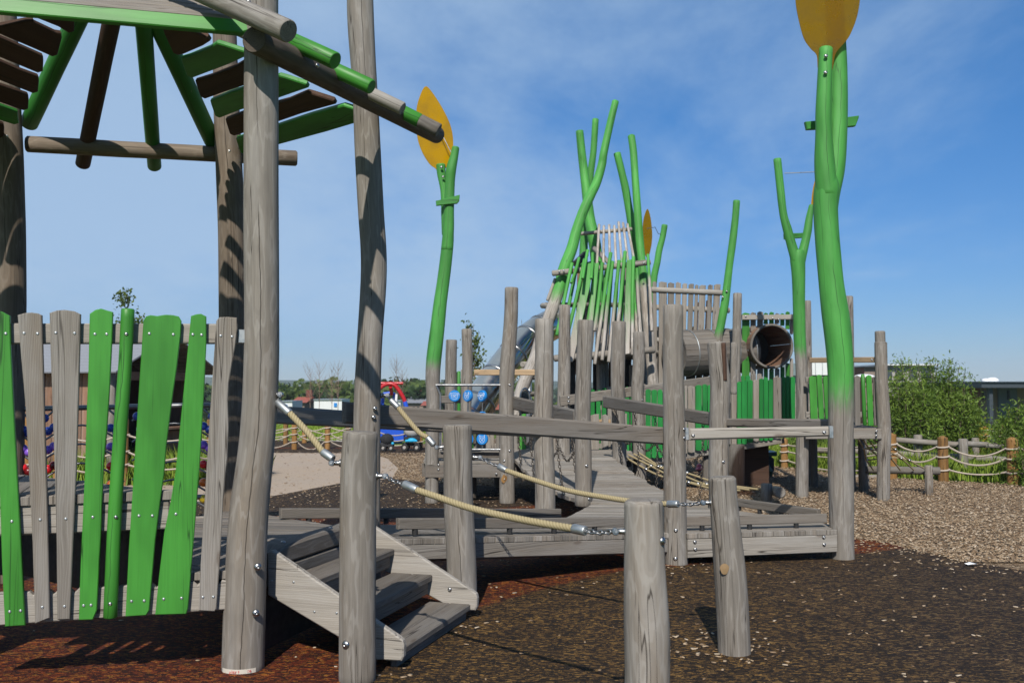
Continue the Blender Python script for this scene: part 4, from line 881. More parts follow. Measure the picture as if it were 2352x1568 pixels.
# handrails
def hrail(label, pts, hpx, th, tone, mat='wood_dark', name='handrail'):
    """pts: two (u,v,Y) on the centre line"""
    a, b = [at(*q) for q in pts]; h = [hp*q[2]/FPX for hp, q in zip(hpx, pts)]; S = b-a; S2 = Vector((S.x, S.y, 0)); L = S2.length
    mb = MB(); slab(mb, [(0, a.z-h[0]/2), (L, b.z-h[1]/2), (L, b.z+h[1]/2), (0, a.z+h[0]/2)], Vector((a.x, a.y, 0)), S2, (0, 0, 1), th, .016, 's', tone)
    o = mb.build(name, M[mat]); recentre(o, (a.x, a.y, a.z)); return tag(o, label, 'handrail', 'plank handrails of the walkway')
hrail('long front handrail plank from the tall shelter post to the middle post', [(787, 947, 7.08), (1526, 1001, 8.62)], (50, 40), .06, .8)
hrail('handrail plank behind the long front one, its end behind the corner post', [(600, 950, 7.9), (1293, 992, 9.3)], (42, 30), .05, .75, 'wood')
r3 = hrail('short pale handrail with zinc end brackets left of the big green stem', [(1582, 997, 8.56), (1904, 990, 8.62)], (27, 23), .055, .8, 'wood_light')
for u, v in ((1592, 1000), (1893, 993)): bolt(r3, at(u, v, 8.535), (0, -1, 0), .9)
for u, v in ((1577, 996), (1908, 992)):
    c = at(u, v, 8.58); mb = MB(); box(mb, c, .03, .045, .105); mb.build('bracket', M['zinc'], r3)
hrail('rear handrail in shade behind the pale one, right of the brown-edged post', [(1668, 970, 10.15), (1930, 974, 9.0)], (19, 24), .05, .45)
hrail('right handrail of the plank bridge, running back to its far post', [(1640, 963, 10.3), (1388, 922, 13.25)], (30, 28), .06, .4)
hrail('left handrail of the plank bridge, ending at the post at its foot', [(1324, 957, 10.75), (1180, 925, 12.97)], (32, 30), .06, .35)
# ------------------------------------------------------------------ plank bridge with chains
br = thing('plank_bridge', 'sagging grey plank bridge hung with chains, climbing to the far platform', 'footbridge', (1.1, 11.6, 0))
n0, n1_ = Vector((.80, 10.55, .265)), Vector((2.02, 10.3, .265)); f0_, f1_ = Vector((.02, 13.05, .54)), Vector((1.35, 13.35, .54))
mb = MB(); N = 23
def bz(t): return lerp(.265, .54, t)-.10*math.sin(math.pi*t)
for i in range(N):
    t0, t1 = i/N, (i+1)/N-.006; a, b_, c, d = n0.lerp(f0_, t0), n1_.lerp(f1_, t0), n1_.lerp(f1_, t1), n0.lerp(f0_, t1)
    for q, t in ((a, t0), (b_, t0), (c, t1), (d, t1)): q.z = bz(t)+.0
    S_ = (b_-a).normalized(); nn = S_.cross((d-a).normalized()).normalized(); T_ = nn.cross(S_); jl, jr = rnd.uniform(-.02, .02), rnd.uniform(-.02, .03)
    slab(mb, [(jl, 0), ((b_-a).length+jr, 0), ((c-a).dot(S_)+jr, (c-a).dot(T_)), ((d-a).dot(S_)+jl, (d-a).dot(T_))], a, S_, T_, .05, .005, 's', rnd.uniform(.35, .95))
mb.build('tread_planks', M['wood'], br)
def rail_pt(a, b, t): return at(*a).lerp(at(*b), t)
RR = ((1640, 968, 10.35), (1388, 928, 13.25)); RL = ((1324, 962, 10.8), (1180, 930, 12.97))
for side, (ra, rb), (ea, eb) in ((1, RR, (n1_, f1_)), (-1, RL, (n0, f0_))):
    tops = []
    for t in (.08, .28, .48, .68, .88):
        p = rail_pt(ra, rb, t); q = ea.lerp(eb, t); q.z = bz(t)+.02; tops.append((p, q)); mb = MB(); chain(mb, [p, p.lerp(q, .5)+Vector((.02*side, 0, 0)), q], .05, .0052, .6, 4, 8); mb.build('chain', M['chain'], br)
    for (p, q), (p2, q2) in zip(tops[:-1], tops[1:]):
        a, c = p.lerp(q, .42), p2.lerp(q2, .42); mb = MB(); chain(mb, [a, a.lerp(c, .5)-Vector((0, 0, .12)), c], .05, .0052, .6, 4, 8); mb.build('drooping_chain', M['chain'], br)
# ------------------------------------------------------------------ far platform
plat = thing('far_platform', 'grey plank platform on beams at the far end of the plank bridge', 'deck', (.2, 14, 0))
planks(plat, [(-1.15, 13.0), (.0, 13.05), (1.45, 13.35), (2.0, 14.4), (1.6, 15.3), (-1.3, 15.3)], .545, (1, .12), .12, 'wood', 'deck_boards', tones=(.4, .95))
pf = vplank('front_beam', (-1.12, 12.93, 0), (-.07, 12.95, 0), .33, .50, .33, .50, .06, 'wood_dark', plat, .55)
for u, v in ((1007, 1067), (1007, 1078), (1140, 1088)): bolt(pf, at(u, v, 12.90), (0, -1, 0), .8)
vplank('kick_board', (-1.1, 13.0, 0), (-.07, 13.03, 0), .575, .655, .575, .655, .05, 'wood_dark', plat, .35)
vplank('front_beam', (.0, 13.1, 0), (1.45, 13.4, 0), .33, .50, .33, .50, .06, 'wood_dark', plat, .3)
for x in (-1.15, -.5, .3, 1.3): vplank('joist', (x, 13.1, 0), (x, 15.2, 0), .33, .50, .33, .50, .06, 'wood_dark', plat, .3)
for x, y in ((-.55, 13.6), (-.2, 14.9), (.75, 14.6), (1.3, 15.0)):
    mb = MB(); log(mb, [(x, y, -.05), (x, y, .5)], .07, seg=12, n=1); mb.build('support', M['wood_dark'], plat)
# back wall of the platform: grey and green boards
wall = thing('board_wall', 'low wall of grey and green upright boards at the back of the far platform', 'fence', (-.2, 15.3, 0))
xs = -1.25; i = 0
while xs < 1.7:
    wd = rnd.choice((.10, .13, .15, .18)); hh = rnd.uniform(.50, .58); mb = MB(); c = 'green_bright' if i in (2, 3, 8) else 'wood'
    slab(mb, [(0, .50), (wd, .50), (wd, 1.06+rnd.uniform(-.02, .04)), (wd*.5, 1.08), (0, 1.06)], (xs, 15.32, 0), (1, 0, 0), (0, 0, 1), .035, .005, 't'); mb.build('board', M[c], wall); xs += wd+rnd.uniform(.015, .05); i += 1
vplank('rail', (-1.3, 15.36, 0), (1.75, 15.36, 0), .92, 1.0, .92, 1.0, .05, 'wood_tan', wall, .6)
vplank('rail', (-1.3, 15.36, 0), (1.75, 15.36, 0), .55, .63, .55, .63, .05, 'wood', wall, .6)
# ------------------------------------------------------------------ green leaf stems
def zfade(z0, z1): return lambda p: sstep(z0, z1, p.z)
def stem(label, Y, trunk, branches, brace, leaf, wire, zf, bolts=(), leafmat='leaf_yellow', leafn=(0, -1, 0), group='green stems with plastic leaves', leafY=0.0):
    u, v, w_ = trunk[0]; b0 = at(u, v, Y); t = thing('leaf_stem', label, 'play sculpture', (b0.x, b0.y, 0), group)
    mb = MB(); logpx(mb, [(u, v, w, Y) for u, v, w in trunk], seg=28, wob=.05, tone=.5, paint=zfade(*zf)); o = mb.build('trunk', M['fade'], t)
    for L, dy in branches:
        mb = MB(); m = len(L)-1; logpx(mb, [(u, v, w, Y+dy*min(1, .25+i/m)) for i, (u, v, w) in enumerate(L)], seg=24, wob=.05, tone=.45, paint=lambda p: 1.0); mb.build('branch', M['fade'], t)
    if brace:
        pts, yb = brace; mb = MB(); slabpx(mb, pts, (0, Y+yb, 0), (.1, -1, 0), .05, .006, .5, 1.0, 's'); mb.build('brace', M['green'], t)
    if leaf:
        p0 = at(leaf[0][0], leaf[0][1], Y+leafY); mb = MB(); slabpx(mb, leaf, p0, leafn, .008, .001); mb.build('leaf', M[leafmat], t)
    for (a, b_, ya, yb) in wire:
        mb = MB(); pipe(mb, [at(*a, Y+ya), at(*b_, Y+yb)], .006, 6); mb.build('tie_rod', M['steel'], t)
    for bu, bv, by in bolts: bolt(t, at(bu, bv, Y+by), (0, -1, .05), 1.0)
    return t
def smooth_outline(pts, n=5):
    P = [Vector((a, b, 0)) for a, b in pts]; P = [P[-1]]+P+[P[0], P[1]]; out = []
    for i in range(1, len(P)-2):
        a, b, c, d = P[i-1:i+3]
        for k in range(n):
            t = k/n; q = .5*((2*b)+(c-a)*t+(2*a-5*b+4*c-d)*t*t+(3*b-a-3*c+d)*t**3); out.append((q.x, q.y))
    return out
stem('huge forked green leaf stem at the walkway end, amber leaf cut off at top', 8.80,
     [(1934, 1296, 56), (1933, 1200, 55), (1931, 1060, 57), (1931, 930, 57), (1930, 840, 58), (1921, 740, 62), (1909, 650, 56), (1901, 560, 55), (1896, 470, 55), (1899, 430, 55), (1902, 400, 38)],
     [([(1899, 450, 50), (1894, 380, 47), (1892, 310, 38), (1891, 262, 36), (1893, 200, 33), (1897, 109, 31)], -.05), ([(1897, 510, 46), (1903, 450, 50), (1914, 390, 50), (1921, 320, 46), (1925, 250, 43), (1925, 180, 42), (1920, 80, 43), (1912, -60, 42), (1905, -200, 40)], .10)],
     ([(1848, 281), (1900, 276), (1971, 267), (1970, 273), (1963, 291), (1910, 296), (1852, 299)], .0),
     smooth_outline([(1881, 165), (1876, 128), (1862, 112), (1846, 88), (1833, 40), (1827, 0), (1826, -60), (1840, -130), (1885, -190), (1925, -165), (1960, -110), (1975, -40), (1975, 0), (1968, 40), (1955, 75), (1943, 95), (1925, 115), (1917, 130), (1909, 165)]),
     [], (1.08, 1.72), [(1897, 129, -.13), (1896, 167, -.13)], 'leaf_amber', (0, -1, .0), leafY=-.04)
stem('tall thin green leaf stem at left with a yellow leaf behind the roof pole tips', 13.0,
     [(992, 1162, 31), (992, 1050, 31), (995, 930, 32), (994, 850, 34), (1003, 770, 34), (1012, 690, 31), (1023, 610, 29), (1029, 550, 27), (1030, 520, 21)],
     [([(1026, 575, 27), (1030, 525, 26), (1031, 480, 24), (1034, 420, 22), (1036, 390, 24), (1043, 360, 19), (1047, 337, 17)], -.05), ([(1026, 540, 22), (1022, 490, 18), (1020, 440, 17), (1014, 400, 20), (1012, 377, 22)], .05)],
     ([(1001, 462), (1056, 448), (1055, 462), (1050, 468), (1002, 473)], -.02),
     smooth_outline([(1005, 394), (1001, 388), (986, 376), (969, 348), (958, 312), (956, 257), (964, 222), (977, 199), (993, 213), (1019, 254), (1036, 293), (1041, 330), (1036, 358), (1024, 386), (1014, 396)]),
     [((1005, 289), (1036, 350), .02, -.02)], (1.58, 2.0), [(1014, 384, -.05), (1018, 406, -.05)], leafn=(.35, -1, .1), leafY=.04)
stem('forked green stem in front of the round tunnel mouth, joined by a green brace', 13.7,
     [(1842, 1150, 29), (1842, 1050, 29), (1843, 930, 27), (1841, 850, 26), (1837, 780, 27), (1835, 690, 28), (1834, 630, 31), (1832, 595, 34), (1832, 575, 30)],
     [([(1830, 600, 26), (1818, 562, 22), (1808, 525, 21), (1799, 490, 18), (1792, 430, 18), (1785, 364, 18)], -.04), ([(1838, 600, 24), (1848, 562, 20), (1855, 530, 19), (1859, 500, 16), (1864, 470, 11)], .05)],
     ([(1800, 537), (1848, 535), (1847, 546), (1801, 550)], -.05),
     smooth_outline([(1862, 490), (1864, 460), (1868, 430), (1877, 400), (1886, 395), (1884, 430), (1874, 462), (1866, 488)]),
     [((1802, 398), (1876, 395), 0, 0)], (1.75, 2.2), leafn=(.6, -1, 0), leafY=.06)
def pole(label, L, Y, mat, paint=None, cat='pole', name='green_pole', grp='slim green poles on the tower'):
    b0 = at(L[0][0], L[0][1], Y); t = thing(name, label, cat, (b0.x, b0.y, 0), grp); mb = MB(); logpx(mb, [(u, v, w, Y) for u, v, w in L], seg=18, wob=.04, tone=.5, paint=paint); mb.build('shaft', M[mat], t); return t
po = pole('slim green pole rising from the grey board wall right of the tower', [(1630, 1080, 24), (1648, 800, 20), (1655, 750, 19), (1666, 690, 19), (1674, 620, 17), (1682, 560, 17), (1689, 500, 16), (1692, 460, 16)], 15.6, 'fade', zfade(2.15, 2.5))
for u, v in ((1669, 669), (1660, 682)): bolt(po, at(u, v, 15.52), (0, -1, 0), 1.0)
t2 = pole('slim bent green pole behind the tower beside an amber leaf', [(1490, 1080, 20), (1497, 760, 17), (1501, 650, 16), (1510, 600, 15), (1514, 575, 15), (1522, 545, 14), (1527, 516, 14)], 18.0, 'fade', zfade(2.0, 2.4))
mb = MB(); slabpx(mb, smooth_outline([(1487, 480), (1481, 492), (1477, 512), (1476, 540), (1478, 568), (1484, 590), (1490, 588), (1496, 565), (1498, 540), (1496, 512), (1492, 490)]), (0, 17.9, 0), (.25, -1, 0), .008, .001); mb.build('leaf', M['leaf_amber'], t2)
mb = MB(); pipe(mb, [at(1486, 525, 17.85), at(1505, 522, 17.9), at(1512, 537, 17.95), at(1523, 537, 18)], .006, 6); mb.build('tie_rod', M['steel'], t2)
# ------------------------------------------------------------------ climbing tower
tower = thing('climbing_tower', 'crooked climbing tower of green-tipped logs and slats fading to grey wood', 'climbing tower', (2.2, 16.5, 0))
def tl(name, L, mat='fade_pale', zf=None, seg=18, par=None, **k):
    mb = MB(); logpx(mb, L, seg=seg, paint=(zfade(*zf) if zf else None), **k); return mb.build(name, M[mat], par or tower)
tl('leaning_log', [(1165, 1040, 30, 15.4), (1197, 900, 30, 15.4), (1228, 826, 29, 15.4), (1245, 770, 29, 15.5), (1263, 725, 29, 15.5), (1285, 660, 28, 15.6), (1296, 617, 27, 15.7), (1313, 572, 26, 15.8), (1324, 530, 24, 15.9), (1339, 487, 23, 16), (1357, 447, 22, 16.1), (1370, 420, 21, 16.2), (1382, 380, 20, 16.3), (1387, 350, 18, 16.3), (1399, 295, 17, 16.4), (1414, 232, 16, 16.5)], zf=(2.6, 3.25), tone=.5, wob=.05)
tl('leaning_log', [(1331, 300, 18, 17.4), (1336, 350, 19, 17.4), (1341, 391, 20, 17.4), (1348, 449, 22, 17.3), (1354, 500, 25, 17.3), (1362, 540, 28, 17.2), (1369, 585, 28, 17.2), (1378, 700, 28, 17.1), (1384, 860, 28, 17), (1384, 1040, 28, 17)][::-1], zf=(2.4, 2.8), tone=.3)
tl('leaning_log', [(1335, 1040, 24, 17.8), (1338, 700, 22, 17.8), (1341, 560, 19, 17.8), (1346, 480, 17, 17.8), (1357, 394, 16, 17.8), (1363, 348, 15, 17.8), (1368, 273, 15, 17.8)], zf=(2.4, 2.8), tone=.35)
tl('leaning_log', [(1480, 1040, 24, 17.2), (1470, 700, 22, 17.2), (1460, 580, 20, 17.1), (1453, 531, 19, 17), (1443, 470, 18, 17), (1436, 430, 18, 17), (1429, 400, 17, 17), (1417, 351, 17, 17)], zf=(2.4, 2.8), tone=.45)
t5 = tl('leaning_log', [(1506, 1040, 26, 15.6), (1500, 880, 25, 15.6), (1495, 820, 25, 15.6), (1490, 770, 24, 15.6), (1484, 705, 23, 15.7), (1478, 640, 21, 15.8), (1473, 590, 19, 15.9), (1469, 550, 19, 16), (1464, 480, 18, 16.1), (1459, 410, 17, 16.2), (1455, 350, 17, 16.3), (1450, 312, 17, 16.4)], zf=(2.95, 3.3), tone=.6)
def rl(L, r, name='cross_rail', mat='wood_light', **k):
    mb = MB(); log(mb, [at(*q) for q in L], r, seg=16, n=3, tone=.6, **k); return mb.build(name, M[mat], tower)
rl([(1333, 537, 16.6), (1452, 526, 16.5)], .032); rl([(1268, 628, 15.45), (1494, 602, 15.55)], .046); rl([(1272, 823, 15.1), (1504, 803, 15.2)], .052, mat='wood')
rl([(1246, 702, 15.9), (1262, 702, 15.5)], .045); rl([(1252, 700, 15.7), (1500, 700, 17.5)], .04, mat='wood_dark'); rl([(1490, 808, 15.6), (1516, 812, 16.4)], .05)
rl([(1363, 569, 16.8), (1408, 612, 16.2)], .04, mat='wood'); rl([(1328, 612, 17.0), (1392, 592, 17.2)], .025, mat='green')
rl([(1322, 606, 16.6), (1345, 584, 17.0)], .06, mat='charcoal')
for L in ([(1275, 640), (1257, 690)], [(1256, 729), (1246, 768)]):
    tl('side_slat', [(L[0][0], L[0][1], 7, 15.6), (L[1][0], L[1][1], 7, 15.5)], 'wood_light', tone=.6, seg=12, ch=.004)
for (u, v) in ((1285, 624), (1295, 622), (1479, 604), (1489, 656)): bolt(t5 if u > 1400 else tower, at(u, v, 15.38), (0, -1, 0), 1.0)
def tslat(a, b_, w0, w1, Y0, Y1, z0, z1, round_=True, tone=.6):
    if round_: tl('slat', [(b_[0], b_[1], w1, Y1), (lerp(a[0], b_[0], .45)+rnd.uniform(-1.5, 1.5), lerp(a[1], b_[1], .45), (w0+w1)/2, lerp(Y0, Y1, .45)), (a[0], a[1], w0, Y0)], zf=(z0, z1), seg=10, tone=tone, ch=.004)
    else:
        Y = (Y0+Y1)/2; mb = MB(); h0, h1 = w0/2, w1/2; slabpx(mb, [(a[0]-h0, a[1]+2), (a[0]+h0, a[1]-1), ((a[0]+b_[0])/2+(h0+h1)/2, (a[1]+b_[1])/2), (b_[0]+h1, b_[1]-3), (b_[0]-h1, b_[1])], (0, 15.03, 1.85), (0, -1, .24), .03, .004, tone, zfade(z0, z1)); mb.build('slat', M['fade_pale'], tower)
for a, b_, w0, w1, z0, z1, rd_ in (((1314, 604), (1279, 770), 6, 6, 1.6, 1.9, 1), ((1324, 613), (1288, 790), 6, 6, 1.6, 1.9, 1), ((1343, 595), (1292, 815), 6, 6, 1.6, 2.0, 1), ((1357, 604), (1307, 833), 14, 13, 2.35, 2.65, 0), ((1371, 604), (1346, 836), 7, 8, 2.3, 2.6, 0),
    ((1383, 603), (1366, 760), 6, 6, 2.2, 2.9, 1), ((1403, 580), (1366, 836), 6, 6, 2.3, 3.0, 1), ((1407, 600), (1383, 827), 6, 6, 2.3, 3.1, 1), ((1422, 598), (1398, 831), 6, 6, 2.4, 3.1, 1), ((1436, 577), (1414, 800), 6, 6, 2.5, 2.9, 1), ((1445, 597), (1438, 815), 8, 11, 2.55, 2.8, 0),
    ((1455, 590), (1453, 815), 6, 6, 2.3, 2.7, 1), ((1463, 616), (1474, 800), 6, 6, 2.9, 3.3, 1), ((1460, 697), (1464, 800), 5, 5, 2.5, 2.8, 1), ((1330, 592), (1312, 650), 5, 5, 1, 1.2, 1), ((1350, 574), (1338, 640), 5, 5, 1, 1.2, 1), ((1361, 581), (1358, 640), 5, 5, 1, 1.2, 1), ((1488, 584), (1497, 760), 5, 6, 3.1, 3.3, 1)):
    tslat(a, b_, w0*1.4, w1*1.4, 15.40, 15.02, z0, z1, rd_)
for a, b_, z in (((1376, 516), (1371, 606), 3.3), ((1387, 519), (1386, 606), 3.35), ((1399, 517), (1401, 606), 3.2), ((1411, 519), (1415, 606), 3.3), ((1421, 510), (1428, 604), 3.5), ((1431, 512), (1443, 603), 3.5), ((1441, 515), (1457, 600), 3.55)):
    tl('upper_slat', [(b_[0], b_[1], 6, 15.55), (lerp(a[0], b_[0], .5), lerp(a[1], b_[1], .5), 6, 16), (a[0], a[1], 6, 16.45)], 'fade_pale', seg=10, tone=.9, ch=.004)
    ob = tower.children[-1]
    pt = ob.data.attributes['paint']; zs = np.zeros(len(ob.data.vertices)*3, np.float32); ob.data.vertices.foreach_get('co', zs); zs = zs[2::3]+ORG[tower.name].z
    pt.data.foreach_set('value', np.clip((z+.15-zs)/.3, 0, 1).astype(np.float32))
for i in range(9):
    u = 1352+i*13.5; tl('slat', [(u-30+i*3.5, 822-i*2, 7, 15.35), (u-14+i*1.6, 715, 7, 15.5), (u, 618-i*1.5, 7, 15.65)], zf=(2.2, 2.7+.05*(i % 3)), seg=8, tone=.7, ch=.003)
# rear wall slats in shade
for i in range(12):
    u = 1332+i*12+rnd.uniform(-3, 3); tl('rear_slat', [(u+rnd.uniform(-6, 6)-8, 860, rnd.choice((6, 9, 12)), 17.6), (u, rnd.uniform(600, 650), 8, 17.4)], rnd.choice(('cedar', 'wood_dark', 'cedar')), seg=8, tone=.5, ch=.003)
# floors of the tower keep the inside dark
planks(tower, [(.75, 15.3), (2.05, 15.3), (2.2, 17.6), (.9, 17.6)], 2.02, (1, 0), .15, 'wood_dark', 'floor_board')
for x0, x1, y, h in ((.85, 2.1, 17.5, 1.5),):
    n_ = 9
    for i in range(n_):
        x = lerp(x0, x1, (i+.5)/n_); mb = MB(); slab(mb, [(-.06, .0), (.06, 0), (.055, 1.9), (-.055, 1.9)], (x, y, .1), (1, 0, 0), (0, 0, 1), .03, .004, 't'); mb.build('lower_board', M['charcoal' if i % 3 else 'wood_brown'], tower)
for (u, w_, Y) in ((1330, 14, 15.6), (1298, 12, 15.9), (1383, 17, 16.0), (1452, 14, 16.2)):
    tl('prop', [(u+2, 1050, w_, Y), (u, 838, w_, Y)], 'wood_light', tone=.6, seg=14)
# ------------------------------------------------------------------ slide
sl_ = thing('tube_slide', 'shiny steel tube slide curving down to the left of the tower', 'slide', (.3, 18, 0))
mb = MB(); P_ = [(1292, 735, 18.6), (1262, 748, 18.5), (1222, 773, 18.2), (1180, 816, 17.9), (1142, 866, 17.6), (1107, 916, 17.3), (1078, 962, 17.1)]
pts = [at(*q) for q in P_]; log(mb, pts, .29, seg=36, n=6, ch=0, wob=0, tone=.5); mb.build('tube', M['slide'], sl_)
C = catmull(pts, 6)
for k in (9, 13, 18, 24, 31, 35):
    if k >= len(C)-1: continue
    d = (C[k+1]-C[k-1]).normalized(); mb = MB(); log(mb, [C[k]-d*.02, C[k]+d*.02], .302, seg=36, n=1, ch=.004, wob=0, smooth_path=False); mb.build('joint_ring', M['steel'], sl_)
for q in ((1128, 930, 17.5), (1215, 860, 18.2)):
    p = at(*q); mb = MB(); log(mb, [(p.x, p.y, -.05), p], .05, seg=12, n=1); mb.build('support', M['zinc'], sl_)
# timber platform end and mirror hoop beside the slide
t = thing('log_stub', 'stack of grey log ends left of the tower beneath the slide', 'log pile', at(1215, 845, 16.2))
for u0, v0, u1, r in ((1200, 837, 1236, .05), (1198, 853, 1240, .055), (1204, 868, 1236, .04), (1175, 905, 1236, .045)):
    mb = MB(); log(mb, [at(u0, v0, 16.0), at(u1, v0-1, 16.6)], r, seg=14, n=2, tone=.65); mb.build('log', M['wood_light'], t)
t = thing('steel_hoop', 'arched steel hoop with a mirror left of the thick grey post', 'mirror', at(1206, 935, 14.6))
mb = MB(); pts = []
for k in range(19):
    a = math.pi*k/18; pts.append((1206-10.5*math.cos(a), 915-23*math.sin(a)))
hoop = [(1195.5, 985)]+pts+[(1216.5, 985)]
pipe(mb, [at(u, v, 14.6) for u, v in hoop], .017, 8); mb.build('hoop', M['steel'], t)
mb = MB(); slabpx(mb, [(1198, 950)]+[(1206-8*math.cos(math.pi*k/12), 914-18*math.sin(math.pi*k/12)) for k in range(13)]+[(1214, 950)], (0, 14.6, 0), (0, -1, 0), .02, .002); mb.build('mirror', M['glass'], t)
tb = MB(); beam(tb, at(1090, 855, 14.7), at(1252, 855, 14.2), .085, .05); o = tb.build('tie_beam', M['wood_tan']); recentre(o, at(1090, 855, 14.7)); tag(o, 'tan tie beam crossing in front of the slide between grey posts', 'beam')
bolt(o, at(1241, 854, 14.18), (0, -1, 0), 1)
# ------------------------------------------------------------------ grey board wall right of the tower
bw = thing('board_wall', 'tall grey gap-toothed board wall between the tower and the slim green pole', 'fence', (2.9, 16.2, 0))
for (u, w_, v0, du) in ((1503, 9, 648, 2), (1522, 19, 648, 0), (1542, 13, 650, -2), (1558, 12, 649, -3), (1573, 10, 652, -4), (1588, 11, 653, -5), (1600, 8, 655, -6), (1614, 14, 656, -6), (1632, 10, 655, -7), (1648, 14, 654, -8)):
    mb = MB(); h = w_/2; slabpx(mb, [(u-h+rnd.uniform(-1, 1), v0+1), (u-h*.4, v0-1.5), (u+h, v0+rnd.uniform(-1, 2)), (u+h+du*1.6, 900), (u-h+du*1.6, 900)], (0, 16.0, 0), (0, -1, .03), .03, .005); mb.build('board', M['wood'], bw)
for v, y in ((665, 16.08), (705, 16.12), (780, 16.1)):
    mb = MB(); log(mb, [at(1495, v, y), at(1676, v+8, y)], .045, seg=14, n=2, tone=.6); mb.build('rail', M['wood_light'], bw)
for u, w_, v0 in ((1600, 9, 694), (1628, 12, 690), (1610, 8, 700), (1642, 9, 698)):
    mb = MB(); slabpx(mb, [(u-w_/2, v0), (u+w_/2, v0), (u+w_/2-8, 880), (u-w_/2-8, 880)], (0, 17.2, 0), (0, -1, 0), .03, .004, .4); mb.build('rear_board', M['wood_brown'], bw)
for u in (1506, 1528, 1560, 1590):
    mb = MB(); slabpx(mb, [(u-7, 750), (u+7, 750), (u+6, 1040), (u-8, 1040)], (0, 16.6, 0), (0, -1, 0), .04, .004, .5); mb.build('lower_board', M['wood'], bw)
# ------------------------------------------------------------------ barrel tunnels
def barrel(name, label, a, b_, R_, n, rings, open_end=False, flange=None):
    t = thing(name, label, 'tunnel', tuple((a+b_)/2)); d = (b_-a).normalized(); X = d.orthogonal().normalized(); X = Vector((0, 0, 1))-d*d.z; X.normalize(); Y = d.cross(X); L = (b_-a).length
    mb = MB()
    for i in range(n):
        t0, t1 = 2*math.pi*i/n, 2*math.pi*(i+.965)/n; tone = rnd.uniform(.1, .9); off = rnd.uniform(0, 50)
        for (r0, r1) in ((R_, R_-.035),):
            P = lambda r, th, s: a+d*s+X*math.cos(th)*r+Y*math.sin(th)*r
            vs = [P(r0, t0, 0), P(r0, t1, 0), P(r1, t1, 0), P(r1, t0, 0), P(r0, t0, L), P(r0, t1, L), P(r1, t1, L), P(r1, t0, L)]
            gs = [(0, .06, off), (.1, .06, off), (.1, .03, off), (0, .03, off), (0, .06, off+L), (.1, .06, off+L), (.1, .03, off+L), (0, .03, off+L)]
            mb.add(vs, [(0, 1, 2, 3), (7, 6, 5, 4), (0, 4, 5, 1), (2, 6, 7, 3), (1, 5, 6, 2), (3, 7, 4, 0)], gs, None, tone)
    if not open_end:
        vs = [a+d*.02]+[a+d*.02+X*math.cos(q)*(R_-.03)+Y*math.sin(q)*(R_-.03) for q in np.linspace(0, 2*math.pi, 33)[:-1]]; m2 = MB(); m2.add(vs, [(0, i+1, (i+1) % 32+1) for i in range(32)]); m2.build('end_panel', M['wood_dark'], t)
    mb.build('staves', M['wood_dark'] if not open_end else M['cedar'], t)
    for s in rings:
        mb = MB(); c = a+d*L*s; pts = [c+X*math.cos(q)*(R_+.006)+Y*math.sin(q)*(R_+.006) for q in np.linspace(0, 2*math.pi, 49)]; pipe(mb, pts, .009, 6); mb.build('hoop', M['zinc'], t)
    return t, d, X, Y
ba, bb = at(1548, 812, 15.6), at(1716, 805, 16.15)
barrel('barrel_tunnel', 'grey stave barrel tunnel lying between the tower and the round tunnel mouth', ba, bb, .36, 26, (.17, .45, .72, .95))
mc = at(1772.5, 795, 15.6); ma = mc; mb2 = mc+Vector((-.12, .9, .0))
bt, d_, X_, Y_ = barrel('tunnel_mouth', 'dark round barrel tunnel mouth facing the camera, beside the forked green stem', ma, mb2, .352, 26, (), True)
mb = MB(); pts = [ma+X_*math.cos(q)*.335+Y_*math.sin(q)*.335 for q in np.linspace(0, 2*math.pi, 49)]; pipe(mb, pts, .022, 8); mb.build('rim', M['wood_dark'], bt)
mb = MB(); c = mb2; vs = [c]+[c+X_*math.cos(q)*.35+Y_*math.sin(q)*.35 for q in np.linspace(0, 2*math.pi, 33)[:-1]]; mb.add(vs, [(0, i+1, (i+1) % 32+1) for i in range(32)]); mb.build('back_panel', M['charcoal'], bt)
for k in range(9):
    q = 2*math.pi*(k+.5)/9; bolt(bt, ma+Vector((0, .03, 0))+X_*math.cos(q)*.385+Y_*math.sin(q)*.385, (0, -1, 0), .6)
mw = thing('board_wall', 'wall of green and grey boards holding the round tunnel mouth', 'fence', (4.1, 15.8, 0))
for (u, w_, v0, c) in ((1713, 17, 719, 'green_bright'), (1730, 12, 718, 'wood'), (1746, 13, 716, 'wood'), (1759, 9, 719, 'green'), (1772, 10, 717, 'green'), (1785, 10, 720, 'wood'), (1797, 9, 720, 'green'), (1809, 9, 716, 'green_bright'), (1818, 7, 722, 'wood')):
    h = w_/2; q = 52**2-(abs(u-1772.5)-h*.5)**2; k = math.sqrt(q) if q > 0 else 0
    for va, vb in (((v0, 795-k), (795+k, 960)) if k > 6 else ((v0, 960),)):
        mb = MB(); slabpx(mb, [(u-h, va+2), (u-h*.3, va-1), (u+h, va+1), (u+h*.95, vb), (u-h*1.05, vb)], (0, 15.75, 0), (0, -1, 0), .03, .004); mb.build('board', M[c], mw)
mb = MB(); beam(mb, at(1704, 729, 15.65), at(1828, 728, 15.65), .078, .05, tone=.7); o = mb.build('top_rail', M['wood_light'], mw)
for u, v in ((1713, 727), (1762, 732), (1775, 731), (1788, 733)): bolt(o, at(u, v, 15.62), (0, -1, 0), .8)
